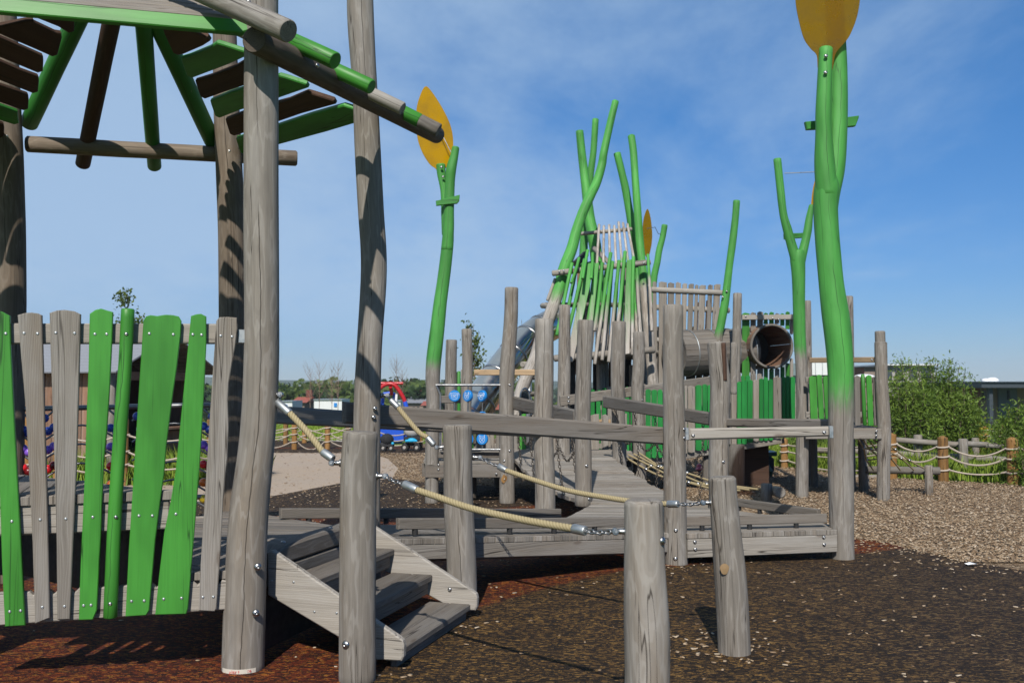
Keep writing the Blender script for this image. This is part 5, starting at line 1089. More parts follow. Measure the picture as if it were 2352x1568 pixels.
# ------------------------------------------------------------------ sloping walkway with dark green pickets
rw = thing('picket_ramp', 'sloping ramp between dark green and grey pickets below the barrel tunnel', 'ramp', (3, 14.8, 0))
def vtop(u): return lerp(897, 864, (u-1480)/(1825-1480))
def vbot(u): return lerp(1056, 1004, (u-1480)/(1800-1480))
for (x0, x1, c) in ((52, 100, 'd'), (106, 158, 'd'), (163, 208, 'd'), (214, 262, 'w'), (268, 318, 'd'), (324, 372, 'd'), (378, 412, 'w'), (416, 441, 'w'), (446, 511, 'w'), (516, 575, 'd'), (581, 626, 'd'), (632, 690, 'd'), (696, 750, 'w'), (756, 812, 'w'), (817, 846, 'w'), (851, 900, 'w'), (905, 943, 'd'), (948, 998, 'd'), (1003, 1051, 'd'), (1056, 1109, 'w'), (1111, 1150, 'd'), (1154, 1194, 'd'), (1198, 1240, 'd'), (1243, 1320, 'w'), (1324, 1357, 'd'), (1360, 1394, 'd'), (1397, 1447, 'd')):
    a, b_ = 1470+.24605*x0, 1470+.24605*x1; m_ = (a+b_)/2; v0 = vtop(m_)+rnd.uniform(-3, 3); v1 = vbot(m_)+rnd.uniform(-2, 2); Y = lerp(14.0, 14.7, (m_-1480)/345)
    mb = MB(); slabpx(mb, [(a, v0+2.5), (a+2, v0), (m_, v0-1.2), (b_-1.5, v0), (b_, v0+2), (b_-.3, (v0+v1)/2), (b_, v1-1), (m_, v1+1), (a+.5, v1-1)], (0, Y, 0), (.05, -1, 0), .03, .004); mb.build('picket', M['green_deep' if c == 'd' else 'wood'], rw)
for i in range(30):
    u = 1361+i*13.2; v0 = vtop(u)-14+rnd.uniform(-3, 3)
    if u > 1820: break
    mb = MB(); slabpx(mb, [(u-5, v0+2), (u, v0-1), (u+5, v0+1), (u+5, v0+150), (u-5, v0+150)], (0, 15.6, 0), (0, -1, 0), .03, .004); mb.build('far_picket', M['green_deep' if i % 5 < 3 else 'wood'], rw)
for u0, v0, y0, u1, v1, y1 in ((1286, 921, 14.1, 1523, 890, 14.6), (1523, 890, 14.6, 1700, 866, 15.5),):
    mb = MB(); beam(mb, at(u0, v0, y0), at(u1, v1, y1), .145, .05, tone=.4); mb.build('side_rail', M['wood'], rw)
for u, v in ((1306, 913), (1306, 922)): bolt(rw, at(u, v, 14.06), (0, -1, 0), 1)
p0, p1 = at(1482, 1062, 14.2), at(1800, 1012, 14.9); mb = MB(); beam(mb, p0, p1, .07, .06, tone=.5); mb.build('bearer', M['wood'], rw)
mb = MB(); q = [p0, p1, p1+Vector((0, 1.2, 0)), p0+Vector((0, 1.2, 0))]; S_ = (q[1]-q[0]).normalized(); T_ = Vector((0, 1, 0)); slab(mb, [(0, 0), ((p1-p0).length, 0), ((p1-p0).length, 1.2), (0, 1.2)], p0, S_, T_, .05, .004, 's'); mb.build('ramp_floor', M['wood_dark'], rw)
for u, v0, v1, w_, Y in ((1622, 1190, 1040, 16, 14.6), (1690, 1130, 1020, 40, 14.5),):
    mb = MB(); logpx(mb, [(u, v0, w_, Y), (u, v1, w_, Y)], seg=16, n=2, tone=.1); mb.build('support', M['wood_dark'], rw)
vplank('cross_wall', (3.25, 15.2, 0), (3.9, 15.2, 0), 0, .8, 0, .8, .05, 'wood_brown', rw, .2)
# ------------------------------------------------------------------ platform with bright green slats
gp_ = thing('slat_platform', 'timber platform with bright green and grey slats behind the big leaf stem', 'platform', (4.6, 13.8, 0))
for (u0, u1, du, v0, v1, c) in ((1858, 1874, 4, 864, 966, 'g'), (1875, 1887, 6, 861, 966, 'g'), (1890, 1904, 6, 864, 966, 'g'), (1908, 1920, 3, 866, 966, 'g'), (1924, 1936, 2, 864, 970, 'w'), (1940, 1952, 2, 866, 970, 'g'), (1962, 1974, 2, 863, 977, 'w'), (1977, 1986, 5, 859, 977, 'r'), (1989, 2001, 5, 862, 977, 'g'), (2005, 2018, 3, 865, 977, 'w')):
    mb = MB(); Y = 13.42
    if c == 'r': logpx(mb, [((u0+u1)/2+du, v1, 9, Y), ((u0+u1)/2, v0, 9, Y)], seg=12, n=3, tone=.5); mb.build('slat', M['green_bright'], gp_)
    else: slabpx(mb, [(u0, v0+2), ((u0+u1)/2, v0-1), (u1, v0+1), ((u0+u1)/2+(u1-u0)/2+du*.6, (v0+v1)/2), (u1+du, v1), (u0+du, v1)], (0, Y, 0), (0, -1, 0), .03, .004); mb.build('slat', M['green_bright' if c == 'g' else 'wood'], gp_)
for v in (872, 952):
    mb = MB(); beam(mb, at(1850, v, 13.47), at(2022, v, 13.47), .08, .04, tone=.6); mb.build('rail', M['wood'], gp_)
mb = MB(); beam(mb, at(1850, 996, 13.5), at(2025, 996, 13.3), .14, .06, tone=.5); o = mb.build('front_beam', M['wood'], gp_)
for u, v in ((2013, 990), (2013, 1000)): bolt(o, at(u, v, 13.26), (0, -1, 0), .9)
mb = MB(); beam(mb, at(1862, 827, 14.6), at(2012, 826, 13.4), .075, .05, tone=.6); o = mb.build('upper_rail', M['wood_tan'], gp_); bolt(o, at(2003, 826, 13.37), (0, -1, 0), 1)
planks(gp_, [(3.95, 13.5), (5.0, 13.4), (5.1, 15.0), (4.0, 15.0)], .95, (1, 0), .12, 'wood_dark', 'floor_board')
vplank('rear_wall', (3.9, 15.0, 0), (5.15, 15.0, 0), .95, 1.55, .95, 1.55, .04, 'wood', gp_, .6)
for (u, Y, w_) in ((1869, 15.0, 16), (1983, 15.0, 14), (1978, 14.4, 15)):
    p = at(u, 1000, Y); mb = MB(); log(mb, [(p.x, p.y, -.05), (p.x, p.y, .95)], w_*Y/FPX/2, seg=14, n=2, tone=.25); mb.build('support', M['wood_dark'], gp_)
# ------------------------------------------------------------------ bead panel at the back of the shelter
bp = thing('bead_panel', 'steel bead panel with coloured sliding balls, seen between the pickets', 'activity panel', (H+G)/2)
pN0 = H+hg*.1; 
def bpt(x, y): return onpl(.22657*x, 882+.22657*y, pN0, nB)
mb = MB(); pipe(mb, [bpt(150, 252), bpt(2330, 206)], .021, 14); mb.build('top_bar', M['pipe'], bp)
mb = MB(); pipe(mb, [bpt(150, 1215), bpt(2330, 1130)], .021, 14); mb.build('bottom_bar', M['pipe'], bp)
BALL = None
def ball(parent, p, mat, r=.035):
    global BALL
    me = ballmesh.setdefault(mat, None)
    if me is None: mb = MB(); sphere(mb, (0, 0, 0), r, 16, 10); o = mb.build('ball', M[mat]); me = o.data; bpy.data.objects.remove(o); ballmesh[mat] = me
    o = bpy.data.objects.new('bead', me); SC.collection.objects.link(o); o.parent = parent; o.location = p-ORG[parent.name]
ballmesh = {}
for xc in (-60, 830, 1770):
    for y0, mats in ((415, ('navyball', 'navyball')), (605, ('purpleball', 'purpleball')), (800, ('redball', 'darkred')), (985, ('orangeball', 'orangeball')), (1150, ('yellowball', 'yellowball'))):
        y0 = y0-.02*(xc-830); pts = []
        for k in range(17):
            t = -1+2*k/16; pts.append((xc+t*430, y0-190+(190*(abs(t)**1.7) if abs(t) < 1 else 190)))
        mb = MB(); pipe(mb, [bpt(x, y+190-0) for x, y in pts], .0085, 8); mb.build('arch_rod', M['pipe'], bp)
        for t, m in ((-.80, mats[0]), (-.66, mats[1]), (.68, mats[0]), (.82, mats[1])):
            x = xc+t*430; y = y0+190*(abs(t)**1.7)-70
            if 180 < x < 2320: ball(bp, bpt(x, y), m)
    for y0 in (260,):
        for s in (-1, 1):
            mb = MB(); pipe(mb, [bpt(xc+s*250, 240-.02*(xc-830)), bpt(xc+s*430, 390-.02*(xc-830))], .0085, 8); mb.build('arch_rod', M['pipe'], bp); x = xc+s*380
            if 180 < x < 2320: ball(bp, bpt(x, 345-.02*(xc-830)), 'navyball')
# ------------------------------------------------------------------ spinner panel with animal discs
spn = thing('spinner_panel', 'steel frame of blue discs with white dog and cat faces', 'activity panel', at(1075, 1032, 12.95))
YS = 12.93
def fp(u, v): return at(u, v, YS)
for P in ([(1001, 884), (1150, 884)], [(1001, 884), (1011, 905), (1011, 1030)], [(1011, 1032), (1150, 1032)], [(1044, 884), (1044, 1032)], [(1075, 884), (1075, 1032)], [(1108, 884), (1108, 1032)]):
    mb = MB(); pipe(mb, [fp(u, v) for u, v in P], .016 if P[0][0] < 1040 else .010, 10); mb.build('frame_tube', M['pipe'], spn)
def disc(u, v, ang, kind):
    c = fp(u, v); a = R(ang); X = Vector((math.cos(a), math.sin(a), 0)); Nn = Vector((math.sin(a), -math.cos(a), 0)); r = .0745
    mb = MB(); log(mb, [c-Nn*.024, c+Nn*.024], r, seg=32, n=1, ch=.006, wob=0, smooth_path=False); o = mb.build('disc', M['blue'], spn)
    for side in (1, -1):
        mb = MB(); NN = Nn*side; XX = X*side
        def L(pts, w=.0022): pipe(mb, [c+NN*.0245+XX*(x*r)+Vector((0, 0, y*r)) for x, y in pts], w, 5)
        if kind == 'dog':
            L([(-.42, .42), (-.2, .55), (.2, .55), (.42, .42), (.5, .1), (.52, -.25), (.4, -.5), (.2, -.62), (0, -.55), (-.2, -.62), (-.4, -.5), (-.52, -.25), (-.5, .1), (-.42, .42)])
            for s in (1, -1): L([(s*.42, .42), (s*.62, .5), (s*.8, .3), (s*.84, -.02), (s*.68, -.08), (s*.56, .12), (s*.5, .22)]); L([(0, -.1), (s*.14, .02), (s*.12, .25), (s*.05, .3)]); L([(s*.05, -.2), (s*.2, -.3), (s*.32, -.22)])
        else:
            L([(-.5, .1), (-.46, .72), (-.2, .45), (.2, .45), (.46, .72), (.5, .1), (.46, -.25), (.25, -.55), (0, -.64), (-.25, -.55), (-.46, -.25), (-.5, .1)])
            for s in (1, -1): L([(s*.38, .52), (s*.36, .3)]); L([(0, -.2), (s*.12, -.3), (s*.22, -.25)])
        for s in (1, -1): sphere(mb, c+NN*.0245+XX*(s*.2*r)+Vector((0, 0, .1*r)), .0075, 8, 6)
        sphere(mb, c+NN*.0245+Vector((0, 0, -.14*r)), .007, 8, 6); mb.build('face_outline', M['white'], o)
for i, v in enumerate((909, 958, 1008)):
    for (u, ang, kind) in ((1044, (0, 20, -30)[i], 'dog'), (1075, (-42, 10, 35)[i], 'cat'), (1108, (-48, 0, -12)[i], ('dog', 'dog', 'cat')[i])): disc(u, v, ang, kind)
for w_, x, c in ((12, 1048, 'green'), (7, 1056, 'wood'), (6, 1063, 'green'), (6, 1043, 'green')):
    pass
gs = thing('green_half_logs', 'cluster of green and grey upright half logs behind the blue discs', 'fence', at(1050, 1080, 15.3))
for u, v0, w_, c in ((1040, 855, 11, 'green'), (1047, 853, 7, 'wood'), (1054, 852, 8, 'green'), (1061, 848, 5, 'wood'), (1067, 852, 8, 'green')):
    mb = MB(); logpx(mb, [(u, 1085, w_, 15.25), (u, v0, w_, 15.25)], seg=10, n=3, tone=.4); mb.build('half_log', M[c], gs)
mb = MB(); beam(mb, at(1008, 917, 14.6), at(1080, 917, 14.6), .11, .06, tone=.3); mb.build('rail', M['wood_dark'], gs)
# ------------------------------------------------------------------ rope nets
def knot_net(label, P00, P01, P10, P11, nu, nv, mat, r=.011, loc=None, sag=0.0):
    t = thing('rope_net', label, 'climbing net', P10); g = [[None]*(nv+1) for _ in range(nu+1)]
    for i in range(nu+1):
        for j in range(nv+1):
            a, b_ = i/nu, j/nv; p = P00.lerp(P01, a).lerp(P10.lerp(P11, a), b_); p = p-Vector((0, 0, sag*math.sin(math.pi*b_))); g[i][j] = p+Vector((rnd.uniform(-.03, .03), 0, rnd.uniform(-.03, .03)))*(0 if j in (0, nv) else 1)
    for i in range(nu+1): mb = MB(); pipe(mb, [g[i][j] for j in range(nv+1)], r, 6, 3); mb.build('rope', M[mat], t)
    for j in range(1, nv): mb = MB(); pipe(mb, [g[i][j] for i in range(nu+1)], r*.85, 6, 3); mb.build('cross_rope', M[mat], t)
    for i in range(nu+1):
        for j in range(1, nv): mb = MB(); sphere(mb, g[i][j], r*2, 8, 6); mb.build('clamp', M['steel'], t)
    return t
knot_net('rope climbing net slanting from the slat platform to a log on the chips', at(1968, 1005, 13.5), at(2012, 1003, 13.4), at(2006, 1079, 14.4), at(2130, 1079, 14.2), 4, 3, 'rope', .012)
knot_net('low net of beige ropes and chains right of the plank bridge', at(1430, 1046, 13.5), at(1468, 1040, 13.9), at(1700, 1126, 12.3), at(1762, 1122, 12.7), 3, 5, 'rope', .014, sag=.12)
t = thing('ground_log', 'long grey log on short posts holding the foot of the slanting net', 'log', at(2080, 1120, 14.3))
mb = MB(); log(mb, [at(1975, 1078, 14.6), at(2160, 1081, 14.2)], .055, seg=18, n=3, tone=.4); mb.build('log', M['wood_dark'], t)
for L in ([(2134, 1140, 18, 14.0), (2133, 1068, 18, 14.0)], [(1990, 1128, 17, 14.6), (1985, 1060, 16, 14.6)]):
    mb = MB(); logpx(mb, L, seg=16, n=3, tone=.6); mb.build('stake', M['wood'], t)
t = thing('log_stub', 'two grey log stubs at the end of the low beige net', 'log pile', at(1775, 1160, 12.6))
mb = MB(); logpx(mb, [(1760, 1166, 26, 12.6), (1761, 1110, 26, 12.6)], seg=16, n=2, tone=.4); mb.build('stub', M['wood'], t)
mb = MB(); log(mb, [at(1792, 1131, 12.2), at(1780, 1127, 13.2)], .068, seg=18, n=2, tone=.5); mb.build('stub', M['wood'], t)
# ------------------------------------------------------------------ rope fences
def rope_fence(label, posts, wraps, mat='rope_grey', rr=.0145, sag=.12):
    t = thing('rope_fence', label, 'rope fence', at(posts[0][0], posts[0][2], posts[0][4]))
    for (u, v0, v1, w_, Y) in posts:
        p = at(u, v1, Y); r = w_*Y/FPX/2; top = at(u, v0, Y).z; mb = MB()
        log(mb, [(p.x, p.y, p.z-.1), (p.x, p.y, top-r*1.25), (p.x, p.y, top-r*.6), (p.x, p.y, top-r*.18), (p.x, p.y, top)], [r, r, r*.88, r*.55, r*.08], seg=20, n=5, ch=0, wob=.02, tone=rnd.random()); o = mb.build('post', M['chestnut'], t)
        for f in wraps:
            z = lerp(p.z, top, f); mb = MB(); pipe(mb, [(p.x+(r+rr*.7)*math.cos(q), p.y+(r+rr*.7)*math.sin(q), z+.012*math.sin(q+1)) for q in np.linspace(0, 2*math.pi, 21)], rr, 6, tone=.8); mb.build('rope_wrap', M[mat], o)
    for a, b_ in zip(posts[:-1], posts[1:]):
        for f in wraps:
            pa, pb2 = at(a[0], a[2], a[4]), at(b_[0], b_[2], b_[4]); za, zb = lerp(pa.z, at(a[0], a[1], a[4]).z, f), lerp(pb2.z, at(b_[0], b_[1], b_[4]).z, f)
            A_, B_ = Vector((pa.x, pa.y, za)), Vector((pb2.x, pb2.y, zb)); d = (B_-A_); d.z = 0; d.normalize(); A_ += d*a[3]*a[4]/FPX/2; B_ -= d*b_[3]*b_[4]/FPX/2
            s = sag*rnd.uniform(.5, 1.3); pts = [A_.lerp(B_, q)-Vector((0, 0, s*4*q*(1-q)*.9)) for q in np.linspace(0, 1, 6)]
            mb = MB(); rope(mb, pts, rr, pitch=.09, strands=3, seg=10, step=.03); mb.build('rope', M[mat], t)
    return t
rope_fence('orange posts with sagging grey ropes along the grass at right', [(1802, 1005, 1075, 16, 18.6), (2050, 994, 1098, 20, 16.4), (2167, 1000, 1106, 23, 15.9), (2327, 1003, 1113, 25, 15.4), (2520, 1010, 1122, 26, 14.9)], (.26, .55, .76), sag=.12)
rope_fence('three short orange rope posts farther back by the railing at right', [(2218, 982, 1024, 11, 24), (2264, 977, 1024, 14, 23), (2303, 975, 1026, 12, 23.5), (2400, 975, 1030, 13, 23)], (.5, .8), sag=.05)
rope_fence('orange posts with grey ropes behind the pale path at left', [(420, 962, 1031, 12, 24), (560, 963, 1031, 12, 24), (676, 965, 1031, 12.5, 24), (752, 965, 1030, 12.5, 24.1), (845, 965, 1030, 12.5, 24.1), (965, 966, 1030, 12, 24.2)], (.25, .52, .74), sag=.16)
rope_fence('farther row of orange rope posts before the bright grass at left', [(480, 962, 1017, 11, 26.6), (656, 962, 1019, 11, 26.2), (699, 962, 1016, 11, 26.8), (800, 962, 1016, 11, 26.8)], (.3, .6), sag=.14)
rope_fence('orange rope posts and ropes close behind the bead panel', [(60, 960, 1112, 22, 15.3), (133, 962, 1114, 22, 15.2), (282, 962, 1112, 22, 15.3), (440, 970, 1116, 18, 15.0), (500, 975, 1110, 16, 15.4)], (.3, .5, .75), sag=.1)
lf = thing('log_rail_fence', 'grey log rail fence in the grass behind the orange rope posts', 'fence', at(2200, 1065, 17))
for u, v0, v1, w_, Y in ((2108, 998, 1068, 19, 17.4), (2212, 1007, 1078, 20, 16.9), (2240, 1005, 1056, 16, 18.2), (2313, 1013, 1062, 12, 18), (1870, 1015, 1070, 12, 18.5)):
    mb = MB(); logpx(mb, [(u+2, v1, w_, Y), (u, v0, w_, Y)], seg=14, n=3, tone=.6); mb.build('post', M['wood'], lf)
for a, b_, r in (((2030, 1008, 17.4), (2215, 1022, 17.1), .05), ((2105, 1014, 17.5), (2320, 1026, 17.6), .04), ((1985, 1036, 17.6), (2320, 1056, 17.2), .055), ((1860, 1034, 18.3), (2000, 1037, 17.6), .05), ((2205, 1018, 17.2), (2320, 1024, 18), .05), ((1910, 1098, 16.6), (2040, 1096, 16.6), .05)):
    mb = MB(); log(mb, [at(*a), at(*b_)], r, seg=12, n=2, tone=.6); mb.build('rail', M['wood'], lf)
# ------------------------------------------------------------------ foliage helpers
def leaf_mesh(name, C, rs, size, asp, mat, shade=None, up=.3):
    n = len(C); d = rs.normal(0, 1, (n, 3)); d[:, 2] = d[:, 2]*.7+up; d /= np.linalg.norm(d, axis=1)[:, None]
    a = rs.normal(0, 1, (n, 3)); s = a-(a*d).sum(1)[:, None]*d; s /= np.linalg.norm(s, axis=1)[:, None]; t = np.cross(d, s)
    L = (rs.uniform(.6, 1.25, n)*size)[:, None]; W_ = L*asp
    V = np.stack([C-s*L*.5, C-t*W_*.5+s*L*.02, C+s*L*.5, C+t*W_*.5+s*L*.02], 1); V[:, 1:4:2] += d[:, None]*(L*.08)[:, None]
    me = bpy.data.meshes.new(name); vv = V.reshape(-1, 3); F = np.arange(n*4)
    me.vertices.add(len(vv)); me.vertices.foreach_set('co', vv.ravel().astype(np.float32)); me.loops.add(len(F)); me.loops.foreach_set('vertex_index', F.astype(np.int32))
    me.polygons.add(n); me.polygons.foreach_set('loop_start', np.arange(0, len(F), 4, dtype=np.int32)); me.update(calc_edges=True)
    tn = rs.uniform(0, 1, n)*.6+(.2 if shade is None else shade*.4); a_ = me.attributes.new('tone', 'FLOAT', 'POINT'); a_.data.foreach_set('value', np.repeat(np.clip(tn, 0, 1), 4).astype(np.float32))
    me.materials.append(M[mat]); return me
def crown_pts(rs, n, blobs):
    """points in clumps scattered in a set of ellipsoid blobs (centre, radii)"""
    out = []; cl = []; tot = sum(b[1][0]*b[1][1]*b[1][2] for b in blobs)
    for c, r in blobs:
        m = max(3, int(n*r[0]*r[1]*r[2]/tot/26)); d = rs.normal(0, 1, (m, 3)); d /= np.linalg.norm(d, axis=1)[:, None]; q = np.array(c)+d*np.array(r)*(rs.uniform(.25, 1, (m, 1))**.5)
        cr = np.array(r).mean()*.24; p = np.repeat(q, 26, 0)+rs.normal(0, cr, (m*26, 3)); out.append(p); cl.append(np.repeat(rs.uniform(0, 1, m), 26))
    return np.concatenate(out), np.concatenate(cl)
rs2 = np.random.RandomState(11)
def objof(name, me, parent=None, loc=(0, 0, 0)):
    o = bpy.data.objects.new(name, me); SC.collection.objects.link(o); o.location = loc
    if parent: o.parent = parent; ORG[o.name] = ORG[parent.name]
    else: ORG[o.name] = Vector(loc)
    return o
def tree_proto(h, n, kind, mat, rs, leaf):
    """meshes (crown, trunk) of a tree of height h standing at the origin"""
    blobs = []
    k = 9
    for i in range(k):
        a = rs.uniform(0, 6.28); z = rs.uniform(.42, .86)*h; rr = (.30 if kind == 'round' else .18)*h*(1-.6*abs(z/h-.58)); blobs.append(((math.cos(a)*rr*rs.uniform(.3, 1), math.sin(a)*rr*rs.uniform(.3, 1), z), (h*rs.uniform(.12, .2),)*2+(h*rs.uniform(.10, .17),)))
    blobs.append(((0, 0, .62*h), (.22*h, .22*h, .28*h))); P, sh = crown_pts(rs, n, blobs); cm = leaf_mesh('crown', P, rs, leaf, .7, mat, sh)
    mb = MB(); log(mb, [(0, 0, -.3), (.01*h, 0, .3*h), (0, .01*h, .7*h)], [.03*h, .022*h, .008*h], seg=10, n=3, ch=0)
    for i in range(5):
        a = i*1.3; log(mb, [(0, 0, (.3+.06*i)*h), (math.cos(a)*.1*h, math.sin(a)*.1*h, (.45+.06*i)*h), (math.cos(a)*.2*h, math.sin(a)*.2*h, (.6+.05*i)*h)], [.012*h, .008*h, .003*h], seg=6, n=2, ch=0)
    o = mb.build('trunk', M['bark']); tm = o.data; bpy.data.objects.remove(o); return cm, tm
PROTOS = [tree_proto(10, 2600, 'round', m, rs2, .75) for m in ('fol_dark', 'fol_mid', 'fol_dark', 'fol_mid')]+[tree_proto(10, 2200, 'tall', m, rs2, .7) for m in ('fol_mid', 'fol_dark')]
def place_tree(label, u, vtop, Y, k, group, zb=None, wide=1.0):
    x = (u-U0)/FPX*Y; zb = terr(x, Y) if zb is None else zb; h = at(u, vtop, Y).z-zb; t = thing('tree', label, 'tree', (x, Y, zb), group); s = h/10; t.scale = (s*wide, s*wide, s); t.rotation_euler = (0, 0, rnd.uniform(0, 6.28))
    cm, tm = PROTOS[k]
    for nm, me in (('crown', cm), ('trunk', tm)): o = bpy.data.objects.new(nm, me); SC.collection.objects.link(o); o.parent = t
    return t
TG = 'trees of the tree line beyond the park'
spots = [(640, 876, 120, 2), (655, 879, 150, 1), (672, 890, 110, 3), (690, 884, 130, 1), (706, 881, 170, 4), (722, 889, 105, 0), (735, 880, 160, 1), (752, 877, 150, 3), (768, 883, 115, 1), (784, 878, 140, 4), (800, 874, 170, 2), (815, 884, 120, 1), (455, 880, 120, 0), (470, 885, 150, 3), (490, 884, 130, 1), (508, 878, 160, 2),
         (868, 868, 150, 2), (884, 872, 130, 0), (900, 865, 165, 2), (915, 866, 150, 0), (930, 876, 120, 1), (945, 879, 170, 3), (960, 878, 140, 1), (975, 882, 110, 0), (990, 872, 165, 1), (1006, 876, 150, 2), (1022, 874, 150, 0), (1042, 878, 150, 1), (1085, 879, 150, 3), (1120, 880, 160, 1), (1180, 878, 140, 3), (1200, 882, 120, 1), (60, 880, 140, 0), (90, 884, 120, 1),
         (2165, 905, 90, 3), (2185, 899, 120, 1), (2205, 902, 110, 0), (2225, 896, 140, 3), (2242, 905, 100, 1), (2130, 895, 130, 1), (2060, 890, 140, 0), (1455, 886, 140, 0), (1520, 884, 150, 2), (1580, 886, 150, 1), (1660, 886, 150, 3)]
lab = {}
for i, (u, vt, Y, k) in enumerate(spots):
    side = 'left of the tall shelter post' if u < 830 and u > 560 else 'seen past the picket fence' if u < 560 else 'near the red and blue frame' if u < 985 else 'behind the slide' if u < 1250 else 'seen low between the walkway posts' if u < 1700 else 'beyond the shrubs at right'
    tone_ = {0: 'dark round', 1: 'mid green round', 2: 'tall dark', 3: 'yellowish green', 4: 'narrow mid green', 5: 'narrow dark'}[k]
    place_tree(f'{tone_} tree in the distant tree line {side}', u, vt-(5 if u < 1250 else 0), Y, k, TG, wide=rnd.uniform(1.0, 1.35))
# far wood as one mass
P = []
rs3 = np.random.RandomState(5)
X = rs3.uniform(-260, 260, 26000); Y = rs3.uniform(250, 420, 26000); hh = np.array([4.5+3*mnoise.noise(Vector((a*.03, b_*.02, 2))) for a, b_ in zip(X, Y)]); Z = -8.2+rs3.uniform(0, 1, 26000)**.6*np.maximum(2.5, hh+3.2)
me = leaf_mesh('far_wood', np.stack([X, Y, Z], 1), rs3, 2.6, .8, 'fol_far', rs3.uniform(0, 1, 26000)); o = objof('far_wood', me); o['kind'] = 'stuff'
# willow shrubs at right
def shrub(label, u, vtop, Y, wpx, n, mat='fol', group='leafy shrubs behind the log rail fence', leaf=.085, asp=.26, zb=0.0):
    x = (u-U0)/FPX*Y; h = at(u, vtop, Y).z-zb; w_ = wpx*Y/FPX/2; t = thing('shrub', label, 'shrub', (x, Y, zb), group); rs = np.random.RandomState(int(u)); P = []; ns = 46; mb = MB()
    for i in range(ns):
        a = rs.uniform(0, 6.28); q = rs.uniform(0, 1)**.5*w_; hh = h*(1-.42*(q/w_)**2)*rs.uniform(.62, 1.04); tip = Vector((x+math.cos(a)*q, Y+math.sin(a)*q*.8, zb+hh)); b0 = Vector((x+math.cos(a)*q*.35, Y+math.sin(a)*q*.3, zb-.02)); mid = b0.lerp(tip, .55)+Vector((rs.normal(0, .05), rs.normal(0, .05), .05*h))
        log(mb, [b0, mid, tip], [.012, .008, .003], seg=5, n=3, ch=0, wob=0)
        m = n//ns; tt = rs.uniform(.12, 1.02, m)**.8; pts = [(b0*(1-s)**2+mid*2*s*(1-s)*1.0+tip*s*s) for s in tt]; sp_ = .055+.13*np.sin(np.clip(tt, 0, 1)*3.0)
        P.append(np.array(pts)+rs.normal(0, 1, (m, 3))*sp_[:, None]*np.array([1, 1, .8]))
    mb.build('stems', M['bark'], t); P = np.concatenate(P); P[:, 2] = np.maximum(P[:, 2], zb+.02); sh = np.array([.5+.7*mnoise.noise(Vector(p)*2.1) for p in P]); me = leaf_mesh('foliage', P-np.array(ORG[t.name]), rs, leaf, asp, mat, np.clip(sh, 0, 1.3)); objof('foliage', me, t); return t
shrub('bushy willow shrub just right of the tall slim grey post', 2072, 826, 18.6, 130, 11000)
shrub('tall willow shrub with wispy top in front of the flat brown building', 2128, 822, 19.2, 130, 11500)
shrub('willow shrub leaning right with a loose feathery top', 2182, 832, 19.0, 120, 9500)
shrub('lower spreading shrub right of the willows beside the yellow flowers', 2212, 905, 19.8, 80, 5000)
shrub('shrub at the right picture edge in front of the dark low building', 2335, 915, 17.6, 80, 5500)
shrub('pale young shrub cut by the right picture edge near the last orange post', 2372, 1000, 15.2, 60, 2500, leaf=.09, asp=.2)
shrub('low shrub seen beneath the slat platform', 1960, 1000, 19.2, 120, 4500)
shrub('low shrub at the grass edge behind the forked green stem', 1850, 985, 20.5, 90, 3000)
shrub('yellow flowering plant in front of the dark building', 2222, 958, 19.0, 36, 1400, 'fol_yel', leaf=.06, asp=.6)
shrub('dark shrub behind the slide foot', 1190, 905, 24.0, 80, 3000, 'fol_mid')
# grass
def grass(name, poly, n, h, rs, zb=0.0):
    P = np.array(poly); lo, hi = P.min(0), P.max(0); X = rs.uniform(lo[0], hi[0], n*2); Y = rs.uniform(lo[1], hi[1], n*2); k = sdist(poly, np.stack([X, Y], 1)) > 0; X, Y = X[k][:n], Y[k][:n]; n = len(X)
    cl = np.array([.75+.6*mnoise.noise(Vector((a*1.3, b_*1.3, 0))) for a, b_ in zip(X, Y)]); H_ = h*rs.uniform(.45, 1.1, n)*cl; a = rs.uniform(0, 6.28, n); lean = rs.normal(0, .22, (n, 2))*H_[:, None]; w_ = .011
    B = np.stack([X, Y, np.full(n, zb)], 1); S = np.stack([np.cos(a), np.sin(a), 0*a], 1)*w_; Mid = B+np.stack([lean[:, 0]*.35, lean[:, 1]*.35, H_*.6], 1); T = B+np.stack([lean[:, 0], lean[:, 1], H_], 1)
    V = np.stack([B-S, B+S, Mid+S*.7, T, Mid-S*.7], 1).reshape(-1, 3); F = np.arange(n*5); me = bpy.data.meshes.new(name); me.vertices.add(len(V)); me.vertices.foreach_set('co', V.ravel().astype(np.float32)); me.loops.add(len(F)); me.loops.foreach_set('vertex_index', F.astype(np.int32)); me.polygons.add(n); me.polygons.foreach_set('loop_start', np.arange(0, len(F), 5, dtype=np.int32)); me.update(calc_edges=True)
    a_ = me.attributes.new('tone', 'FLOAT', 'POINT'); a_.data.foreach_set('value', np.repeat(rs.uniform(0, 1, n), 5).astype(np.float32)); me.materials.append(M['grass']); o = objof(name, me); o['kind'] = 'stuff'; return o
grass('tall_grass', [(4.95, 18.9), (6.2, 16.55), (6.9, 16.0), (7.8, 15.55), (10.5, 14.8), (12, 19), (8, 21), (5, 22)], 26000, .42, rs2)
grass('meadow_grass', [(-16, 27.8), (-2, 27.8), (-1, 36), (-20, 36)], 24000, .35, rs2)
grass('planting_grass', [(-8, 15.2), (-4.0, 15.3), (-4.2, 17.5), (-8.5, 17.5)], 7000, .55, rs2)
